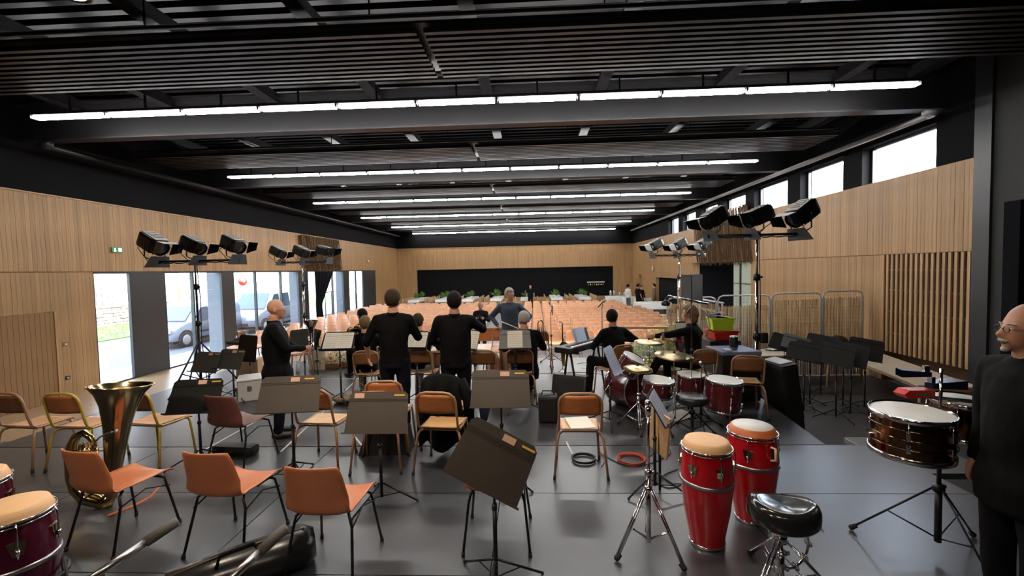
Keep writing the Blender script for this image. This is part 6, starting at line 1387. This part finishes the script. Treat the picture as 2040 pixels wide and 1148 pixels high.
bouquet('trailing green and yellow plants on the floor by the stage edge', at(650, 738, 0)+V((0, .2, 0)), 50, .28, .2, seed=3)
bouquet('tall yellow spring flowers before the peach chairs by the wooden frame', V((CX(1318, 9.0), 9.1, 0)), 70, .35, .85, ('petal_y', 'leaf'), 4)
bouquet('low pale yellow flowers inside the wooden frame', V((CX(1284, 8.6), 8.7, 0)), 40, .28, .5, ('petal_y', 'leaf'), 5)
bouquet('green plants with yellow blooms behind the ride cymbal', V((CX(1330, 7.8), 7.9, 0)), 50, .3, .3, ('petal_y', 'leaf'), 6)
bouquet('yellow leafy plant hanging over the far chairs near the light stand', V((CX(1335, 11.8), 11.9, LOW)), 90, .4, 1.2, ('petal_y', 'leaf'), 7)
bouquet('upright yellow green plant by the pale paper bag', V((CX(622, 9.0), 9.1, 0)), 50, .16, .7, ('petal_y', 'leaf'), 8)
p = at(628, 738, 0); b = MB(); 
b.add([(-.17, -.08, 0), (.17, -.08, 0), (.17, .08, 0), (-.17, .08, 0), (-.19, -.09, .36), (.18, -.07, .40), (.18, .1, .38), (-.19, .1, .37)], [(0, 1, 5, 4), (1, 2, 6, 5), (2, 3, 7, 6), (3, 0, 4, 7), (3, 2, 1, 0)]); tag(b.build('paper_bag', 'table_white', None, tuple(p+V((0, .15, 0)))), 'crumpled pale paper bag standing at the stage edge', 'bag')
t = thing('wooden_trestle', 'open light wooden frame standing at the stage edge behind the cymbals', 'frame', (CX(1283, 8.3), 8.4, 0), R(-6)); 
for sx in (-1, 1): b = MB(); b.box((sx*.42, 0, .40), (.05, .04, .80)); b.build('upright', 'table_wood', t)
b = MB(); b.box((0, 0, .82), (.92, .06, .05)); b.build('top_rail', 'table_wood', t)
b = MB(); b.box((0, 0, .05), (.92, .3, .04)); b.build('base_rail', 'table_wood', t)
t = thing('teddy_bear', 'small cream soft toy sitting by the wooden frame', 'soft toy', (CX(1252, 7.8), 7.9, 0)); b = MB(); b.ball((0, 0, .13), (.10, .09, .12), 14, 10); b.ball((0, -.01, .29), (.08, .075, .075), 14, 10); b.ball((0, -.08, .27), .035, 10, 8)
for s in (-1, 1): b.ball((s*.06, 0, .36), .028, 8, 6); b.ball((s*.10, -.05, .16), (.04, .06, .035), 8, 6); b.ball((s*.07, -.12, .04), (.045, .07, .04), 8, 6)
b.build('toy_body', 'white_cloth', t); b = MB(); [b.ball((s*.03, -.082, .305), .008, 6, 5) for s in (-1, 1)]; b.ball((0, -.115, .275), .011, 6, 5); b.build('toy_face', 'ink', t)
# ------------------------------------------------------------ theatre lanterns on stands
def lantern(t, T, s=1.0, pan=0, tilt=0):
    """parts added under the lantern root, T placed at the clamp"""
    r = bpy.data.objects.new('lantern', None); COL.objects.link(r); r.parent = t; r.matrix_local = T; return r
def fresnel(lab, loc, pan, tilt, s, grp, grey=False):
    t = thing('stage_lantern', lab, 'stage light', loc, pan, grp); m = 'beam' if grey else 'black_metal'
    A = M.Translation((0, 0, .26*s)) @ M.Rotation(tilt, 4, 'X') @ M.Scale(s, 4)
    b = MB(); b.T = A; b.box((0, -.05, 0), (.24, .34, .25), bevel=.045); b.box((0, -.21, 0), (.20, .06, .20), bevel=.03); b.build('housing', m, t)
    b = MB(); b.T = A; b.box((0, -.02, .128), (.20, .32, .012), bevel=.004)
    for k in range(4): b.box((0, -.13+k*.06, .138), (.14, .02, .012))
    b.build('top_vent', mat('tube_lit_grey_top_%d' % random.randint(0, 99999), (.30, .29, .27), .5), t)  # tube light falling on the lantern top, put into a paler colour
    b = MB(); b.T = A; b.lathe([(.10, 0), (.125, .0), (.125, .06), (.105, .07)], 24, M.Translation((0, .12, 0)) @ M.Rotation(R(-90), 4, 'X'), capt=False, capb=False); b.build('lens_ring', m, t)
    b = MB(); b.T = A; b.lathe([(0, .03), (.06, .025), (.105, .0)], 24, M.Translation((0, .15, 0)) @ M.Rotation(R(-90), 4, 'X'), capt=False, capb=False); b.build('lens', mat('lens_glass_%d' % random.randint(0, 9999), (.25, .27, .3), .08), t)
    def door(nm, pts, mm='black_metal'): b = MB(); b.T = A; b.add([p for p in pts]+[tuple(V(p)+V((0, .002, .004))) for p in pts], [(0, 1, 2, 3), (7, 6, 5, 4), (0, 4, 5, 1), (1, 5, 6, 2), (2, 6, 7, 3), (3, 7, 4, 0)]); b.build(nm, mm, t)
    door('barn_door', [(-.12, .19, .125), (.12, .19, .125), (.16, .40, .185), (-.16, .40, .185)], 'alu'); door('barn_door', [(-.13, .19, -.125), (.13, .19, -.125), (.19, .20, -.31), (-.19, .20, -.31)], 'fin')
    door('barn_door', [(-.125, .19, -.10), (-.125, .19, .12), (-.16, .37, .175), (-.16, .37, .03)]); door('barn_door', [(.125, .19, -.10), (.125, .19, .12), (.16, .37, .175), (.16, .37, .03)])
    b = MB(); c = A @ V((.14, 0, 0)); d = A @ V((-.14, 0, 0)); b.tube([tuple(c), (.15*s, 0, .06*s), (.10*s, 0, .03*s), (-.10*s, 0, .03*s), (-.15*s, 0, .06*s), tuple(d)], .010*s, 6); b.cyl((0, 0, -.03), (0, 0, .03*s), .016, 8); b.build('yoke', 'black_metal', t)
    b = MB(); q = A @ V((0, -.23, -.08)); b.tube([tuple(q), tuple(q+V((.06, -.05, -.10))), (.10, -.02, -.02), (.05, 0, -.03)], .007, 6); b.build('cable', 'cable_black', t)
    return t
def light_stand(lab, px, py, y, zb, span, rzb, m, n3, aim, s, names, thick=.022):
    p = atd(px, py, y); t = thing('lighting_stand', lab, 'lighting stand', (p.x, y, zb), rzb); H = p.z-zb
    b = MB(); b.cyl((0, 0, .12), (0, 0, H*.52), thick, 12); b.cyl((0, 0, H*.5), (0, 0, H*.8), thick*.8, 12); b.cyl((0, 0, H*.78), (0, 0, H), thick*.6, 12)
    b.build('pole', m, t)
    for k in (.52, .8): b = MB(); b.cyl((0, 0, H*k-.05), (0, 0, H*k+.05), thick*1.7, 12); b.box((thick*2, 0, H*k), (.05, .015, .03)); b.build('collar', 'black_metal', t)
    b = MB(); b.tube([(-span/2, 0, H), (span/2, 0, H)], .02, 10); b.box((0, 0, H), (.09, .07, .08), bevel=.01); b.build('cross_bar', 'black_metal', t)
    b = MB(); pts = [(-span/2+span*k/30, .02*sin(k*1.9), H-.02-.02*abs(sin(k*.8))) for k in range(31)]; b.tube(pts, .009, 6); b.build('bar_cable', 'cable_black', t)
    b = MB(); b.tube([(.03, 0, H-.05), (.06, .01, H*.7), (.05, 0, H*.4), (.08, .02, .3), (.1, .05, .02)], .007, 6); b.build('hanging_cable', 'cable_black', t)
    for k in range(3):
        a = .45+k*2*pi/3; b = MB(); b.tube([(.02*cos(a), .02*sin(a), .85), (.62*cos(a), .62*sin(a), .03)], .014, 8); b.tube([(.02*cos(a), .02*sin(a), .2), (.36*cos(a), .36*sin(a), .37)], .010, 6); l = b.build('leg', 'black_metal', t); b = MB(); b.ball((.62*cos(a), .62*sin(a), .025), .025, 8, 6); b.build('rubber_foot', 'black_rubber', l)
    Mz = M.Translation((p.x, y, zb)) @ M.Rotation(rzb, 4, 'Z')
    for k in range(3):
        q = Mz @ V(((k-1)*span*.44, 0, H+.02)); fresnel(names[k], tuple(q), aim[k][0], aim[k][1], s[k] if isinstance(s, (list, tuple)) else s, n3)
    return t
# lanterns look along local +y, tilt>0 looks up
light_stand('tall black lighting stand carrying three lanterns nearest the street windows', 388, 520, 7.2, 0, 1.62, R(0), 'black_metal', 'lanterns on the window side stand', [(R(-104), R(-28)), (R(-100), R(-24)), (R(-108), R(-22))], [1.12, .95, .95],
            ['black lantern with a broad pale top flap on the near window side stand', 'middle black lantern on the near window side stand', 'black lantern nearest the hall on the near window side stand'])
light_stand('chrome lighting stand with three lanterns beside the black street drape', 602, 522, 11.6, LOW, 1.5, R(0), 'chrome', 'lanterns by the black drape', [(R(-102), R(-26)), (R(-104), R(-24)), (R(-96), R(-16))], 1.0,
            ['lantern nearest the viewer side on the stand by the black drape', 'middle lantern on the stand by the black drape', 'black lantern turned away on the stand by the black drape'], .035)
light_stand('chrome lighting stand with three lanterns rising behind the overhead boom', 1352, 508, 12.2, LOW, 1.5, R(0), 'chrome', 'lanterns before the foyer opening', [(R(104), R(-26)), (R(104), R(-28)), (R(106), R(-28))], 1.0,
            ['smallest lantern facing the hall on the chrome stand before the foyer', 'middle lantern on the chrome stand before the foyer', 'lantern with dangling cable on the chrome stand before the foyer'], .03)
light_stand('big lighting stand with three lanterns rising beside the black soft case', 1508, 468, 6.75, LOW, 1.5, R(0), 'chrome', 'lanterns on the big stand', [(R(108), R(-30)), (R(100), R(-22)), (R(110), R(-32))], [.95, .98, 1.1],
            ['lantern with a glaring side flap on the big stand, hall side', 'middle round bodied lantern on the big stand', 'largest lantern with pale top on the big stand, wall side'], .03)
# PA speaker on pole
p = atd(1377, 573, 10.6); t = thing('pa_speaker', 'black loudspeaker on a pole above the seated guitarist', 'speaker', tuple(p), R(28))
b = MB(); b.prism([(-.19, -.17), (.19, -.17), (.14, .18), (-.14, .18)], -.32, .32); b.build('cabinet', 'case_black', t); b = MB(); b.box((0, -.175, 0), (.34, .012, .58)); b.build('grille', 'grille', t)
t = thing('speaker_pole', 'black pole stand under the loudspeaker', 'stand', (p.x, p.y, LOW)); b = MB(); b.cyl((0, 0, .1), (0, 0, p.z-LOW-.32), .02, 10); b.build('pole', 'black_metal', t)
for k in range(3): a = .2+k*2*pi/3; b = MB(); b.tube([(0, 0, .6), (.45*cos(a), .45*sin(a), .02)], .012, 6); b.build('leg', 'black_metal', t)
p = atd(1357, 660, 7.4); music_stand('small stand with a pale rounded sheet beside the guitarist', p.x, 7.4, 0, p.z, w=.24, h=.34, tilt=14, m='desk_black', sheet='full', fold=False)
# ------------------------------------------------------------ blue topped case, crates
t = thing('flight_case', 'black flight case with blue grey lid behind the floor tom', 'case', (CX(1466, 6.4), 6.5, 0), R(4)); b = MB(); b.box((0, 0, .36), (.56, .5, .68), bevel=.01); b.build('case_body', 'case_black', t); b = MB(); b.box((0, 0, .725), (.58, .52, .05), bevel=.008); b.build('lid', 'blue_top', t)
b = MB(); b.box((0, -.257, .70), (.56, .008, .012)); b.box((-.283, 0, .36), (.01, .02, .68)); b.build('edge_trim', 'steel', t)
b = MB(); b.lathe([(.0, 0), (.052, 0), (.055, .02), (.055, .19), (.05, .2), (0, .2)], 24); cn = tag(b.build('steel_flask', 'steel', None, tuple((CX(1462, 6.45), 6.45, .751))), 'short cylindrical steel flask standing on the blue topped case', 'flask')
b = MB(); b.lathe([(.0552, .03), (.0565, .04), (.0565, .17), (.0552, .18)], 24, capt=False, capb=False); b.build('dark_sleeve', 'case_black', cn)
b = MB(); b.box((0, 0, 0), (.09, .14, .03), bevel=.008); tag(b.build('sunglasses_case', 'blue_sheet', None, (CX(1450, 6.3), 6.32, .768)), 'small bluish pouch on the blue topped case', 'pouch')
t = thing('case_trolley', 'low black crate trolley carrying red and green crates', 'trolley', (CX(1440, 7.2), 7.3, 0)); b = MB(); b.box((0, 0, .42), (.5, .4, .68), bevel=.01); b.build('case_body', 'case_black', t)
def crate(lab, m, loc, rz, w, d, h):
    t = thing('plastic_crate', lab, 'crate', loc, rz); b = MB(); a = .82
    vs = [(-w/2*a, -d/2*a, 0), (w/2*a, -d/2*a, 0), (w/2*a, d/2*a, 0), (-w/2*a, d/2*a, 0), (-w/2, -d/2, h), (w/2, -d/2, h), (w/2, d/2, h), (-w/2, d/2, h)]
    b.add(vs, [(3, 2, 1, 0), (0, 1, 5, 4), (1, 2, 6, 5), (2, 3, 7, 6), (3, 0, 4, 7)]); b.add([tuple(V(v)*.95+V((0, 0, .01))) for v in vs], [(0, 1, 2, 3), (4, 5, 1, 0), (5, 6, 2, 1), (6, 7, 3, 2), (7, 4, 0, 3)]); b.build('crate_body', m, t)
    b = MB(); b.tube([(-w/2, -d/2, h), (w/2, -d/2, h), (w/2, d/2, h), (-w/2, d/2, h)], .012, 6, closed=True); b.build('rim', m, t); return t
crate('red plastic crate under the lime green one behind the guitarist', 'red_plastic', (CX(1442, 7.2), 7.3, .765), R(6), .42, .34, .14)
crate('lime green plastic crate holding dark gear on top of the red crate', 'green_plastic', (CX(1440, 7.2), 7.3, .92), R(-4), .36, .30, .20)
b = MB(); b.box((0, 0, .03), (.28, .2, .08), (.1, .2, .3), bevel=.02); b.box((-.06, .05, .08), (.2, .1, .05), (0, -.2, -.3), bevel=.02); tag(b.build('gear_pouch', 'case_black', None, (CX(1438, 7.2), 7.3, 1.09)), 'dark electronic gear heaped in the lime green crate', 'gear')
# tall black soft case leaning at light stand
t = thing('soft_case', 'tall black soft case leaning against the big lighting stand at the stage edge', 'case', (3.72, 6.25, LOW), R(10)); b = MB(); b.T = M.Rotation(R(-8), 4, 'Y'); b.box((0, 0, .72), (.26, .46, 1.42), bevel=.06); b.build('case_body', 'case_black', t); b = MB(); b.T = M.Rotation(R(-8), 4, 'Y'); b.box((0, 0, 1.435), (.2, .34, .02), bevel=.008); b.build('top_flap', 'alu', t)
b = MB(); b.T = M.Rotation(R(-8), 4, 'Y'); b.tube([(.13, -.15, 1.3), (.2, -.1, 1.0), (.16, -.15, .6)], .014, 6); b.build('strap', 'black_fabric', t)
b = MB(); b.box((0, 0, 0), (.12, .09, .17), bevel=.03); tag(b.build('dimmer_box', 'case_black', None, tuple(atd(1521, 673, 6.72))), 'black dimmer box clamped to the pole of the big lighting stand', 'box')
# crates / misc white gear patches on kit rug
for k in range(9):
    p = at(1292+k*6.2, 742+(k % 3)*5, 0); b = MB(); b.box((0, 0, .02+.01*(k % 2)), (.12, .08, .03), (.2, .1, k*.7), bevel=.006); tag(b.build('crumpled_item', ('paper', 'blue_sheet', 'label_tan')[k % 3], None, (p.x, max(p.y, 6.35)+.05*(k % 3), 0)), 'small crumpled pale item on the floor beyond the snare drum, %s from the bass drum' % ORDW[k], 'litter', 'pale items on the floor beyond the snare')
p = at(1352, 828, 0); b = MB(); b.box((0, 0, .004), (.42, .3, .006), (0, 0, .5)); tag(b.build('sheet_bundle', 'paper', None, (p.x, p.y, 0)), 'white sheets lying on the floor beside the throne in the kit', 'paper')
# ------------------------------------------------------------ tables on the low floor
def long_table(lab, c, L, w, rz, m='table_white'):
    t = thing('folding_table', lab, 'table', (c[0], c[1], LOW+.012), rz); b = MB(); b.box((0, 0, .735), (L, w, .03), bevel=.006); b.build('tabletop', m, t); b = MB(); b.box((0, 0, .69), (L-.1, w-.1, .06)); b.build('apron', 'table_wood', t)
    for sx in (-1, 1):
        for sy in (-1, 1): b = MB(); b.cyl((sx*(L/2-.12), sy*(w/2-.09), 0), (sx*(L/2-.12), sy*(w/2-.09), .7), .022, 8); b.build('leg', 'table_wood', t)
    return t
long_table('long cream table running along the oak lattice', (7.18, 8.9), 3.6, .85, R(77))
long_table('cream table with snacks standing before the reed fence', (5.40, 10.12), 2.75, .8, R(0))
TZ = LOW+.012+.752
def on(px, py, z=TZ): return at(px, py, z)
b = MB(); t = thing('backpack', 'dark brown backpack lying on the long cream table', 'bag', tuple(on(1672, 694)), R(20)); b = MB(); b.ball((0, 0, .14), (.22, .16, .16), 20, 14); b.ball((-.08, 0, .2), (.12, .12, .12), 14, 10); b.v = [V((p_.x, p_.y, max(p_.z, 0))) for p_ in b.v]; b.build('bag_body', mat('brown_black_fabric', (.025, .015, .012), .8, bump=.3, bscale=40), t)
b = MB(); b.tube([(.2, 0, .12), (.28, .02, .14), (.30, 0, .08), (.22, -.02, .04)], .014, 6); b.build('strap', 'black_fabric', t)
for k, px in enumerate((1603, 1612)):
    p = on(px, 694); t = thing('carton', 'pale green drink bottle on the snack table, %s' % ('fence side', 'wall side')[k], 'bottle', tuple(p)); b = MB(); b.lathe([(.04, 0), (.042, .02), (.042, .13), (.03, .16), (.018, .18), (.018, .2)], 14); b.build('bottle_body', 'bottle', t); b = MB(); b.cyl((0, 0, .2), (0, 0, .215), .02, 10); b.build('cap', 'white_plastic', t)
for k in range(5):
    p = on(1600+k*3.4, 698); b = MB(); b.tube([(-.09, 0, .03), (-.05, -.025, .02), (0, -.035, .018), (.05, -.025, .02), (.09, .0, .035)], [.008, .017, .019, .017, .007], 8); o = b.build('banana', 'banana', None, (p.x, p.y+k*.025, TZ+.0)); o.rotation_euler = (0, 0, k*.25-.3); tag(o, 'yellow banana on the snack table, %s from the front of the bunch' % ORDW[k], 'banana', 'bananas on the snack table')
for k in range(8):
    p = on(1536+k*7.5, 699-(k % 2)*4); h = .03+.01*(k % 3); b = MB(); 
    def cr(u, v, k=k): return ((u-.5)*.2, (v-.5)*.16, .03+.028*noise.noise(V((u*3+k*4, v*3, k)))+.02)
    b.sheet(cr, 8, 7, .003); tag(b.build('plastic_bag', ('bottle', 'white_plastic')[k % 2], None, (p.x, p.y, TZ-.015)), 'crumpled pale plastic bag on the snack table, %s from the lighting stand' % ORDW[k], 'plastic bag', 'plastic bags on the snack table')
b = MB(); b.box((0, 0, .05), (.32, .22, .1), bevel=.02); b.box((0, 0, .105), (.34, .24, .015), bevel=.005); tag(b.build('plastic_tub', 'alu', None, tuple(on(1635, 689))), 'grey lidded plastic tub beside the backpack', 'tub')
p = atd(1690, 655, 10.9)
# fence panels with reed matting
for k, (xa, xb) in enumerate(((3.45, 4.66), (4.70, 5.98), (6.02, 7.22), (7.26, 8.22))):
    y = 10.9; t = thing('fence_panel', 'wire fence panel with reed matting, %s from the guitarist' % ['first', 'second', 'third', 'fourth'][k], 'fence panel', ((xa+xb)/2, y, LOW+.012), 0); w = xb-xa; H = 2.0+.03*k
    b = MB(); r_ = .13; b.tube([(-w/2, 0, 0), (-w/2, 0, H-r_), (-w/2+r_*.3, 0, H-r_*.3), (-w/2+r_, 0, H), (w/2-r_, 0, H), (w/2-r_*.3, 0, H-r_*.3), (w/2, 0, H-r_), (w/2, 0, 0)], .02, 8); b.build('frame', 'alu', t)
    b = MB(); n = int(w/.09)
    for i in range(1, n): b.tube([(-w/2+w*i/n, 0, .02), (-w/2+w*i/n, 0, H-.02)], .0014, 3)
    for i in range(1, 22): b.tube([(-w/2, 0, H*i/22), (w/2, 0, H*i/22)], .0014, 3)
    tag(b.build('wire_mesh', 'black_metal', t), None, None, None, 'stuff')
    b = MB(); rnd = random.Random(k+30); n = int(w/.0115); hh = H-.16-(.10 if k == 1 else 0)
    for i in range(n):
        x = -w/2+.02+(w-.04)*(i+.5)/n; top = hh+rnd.uniform(-.03, .03); b.tube([(x+rnd.uniform(-.006, .006), .02+rnd.uniform(-.008, .008), .0), (x+rnd.uniform(-.01, .01), .02+rnd.uniform(-.008, .008), top)], rnd.uniform(.004, .0065), 4)
    for z in (.3, .8, 1.3, 1.7): b.tube([(-w/2, -.0, z), (w/2, -.0, z)], .003, 4)
    tag(b.build('reed_matting', 'reed', t), None, None, None, 'stuff')
# bar-like glimmer rail in the foyer
t = thing('foyer_railing', 'white tubular railing inside the dark foyer opening', 'railing', (XR-.9, 19.4, LOW)); b = MB(); b.tube([(0, -2.6, 1.35), (0, 1.7, 1.35)], .04, 8); b.build('top_rail', 'white_plastic', t); b = MB(); b.tube([(0, -2.6, .95), (0, 1.7, .95)], .05, 8); b.build('lower_rail', 'white_plastic', t)
for y in (-2.5, -.4, 1.6): b = MB(); b.cyl((0, y, 0), (0, y, 1.35), .03, 8); b.build('post', 'white_plastic', t)
bpy.context.view_layer.update()
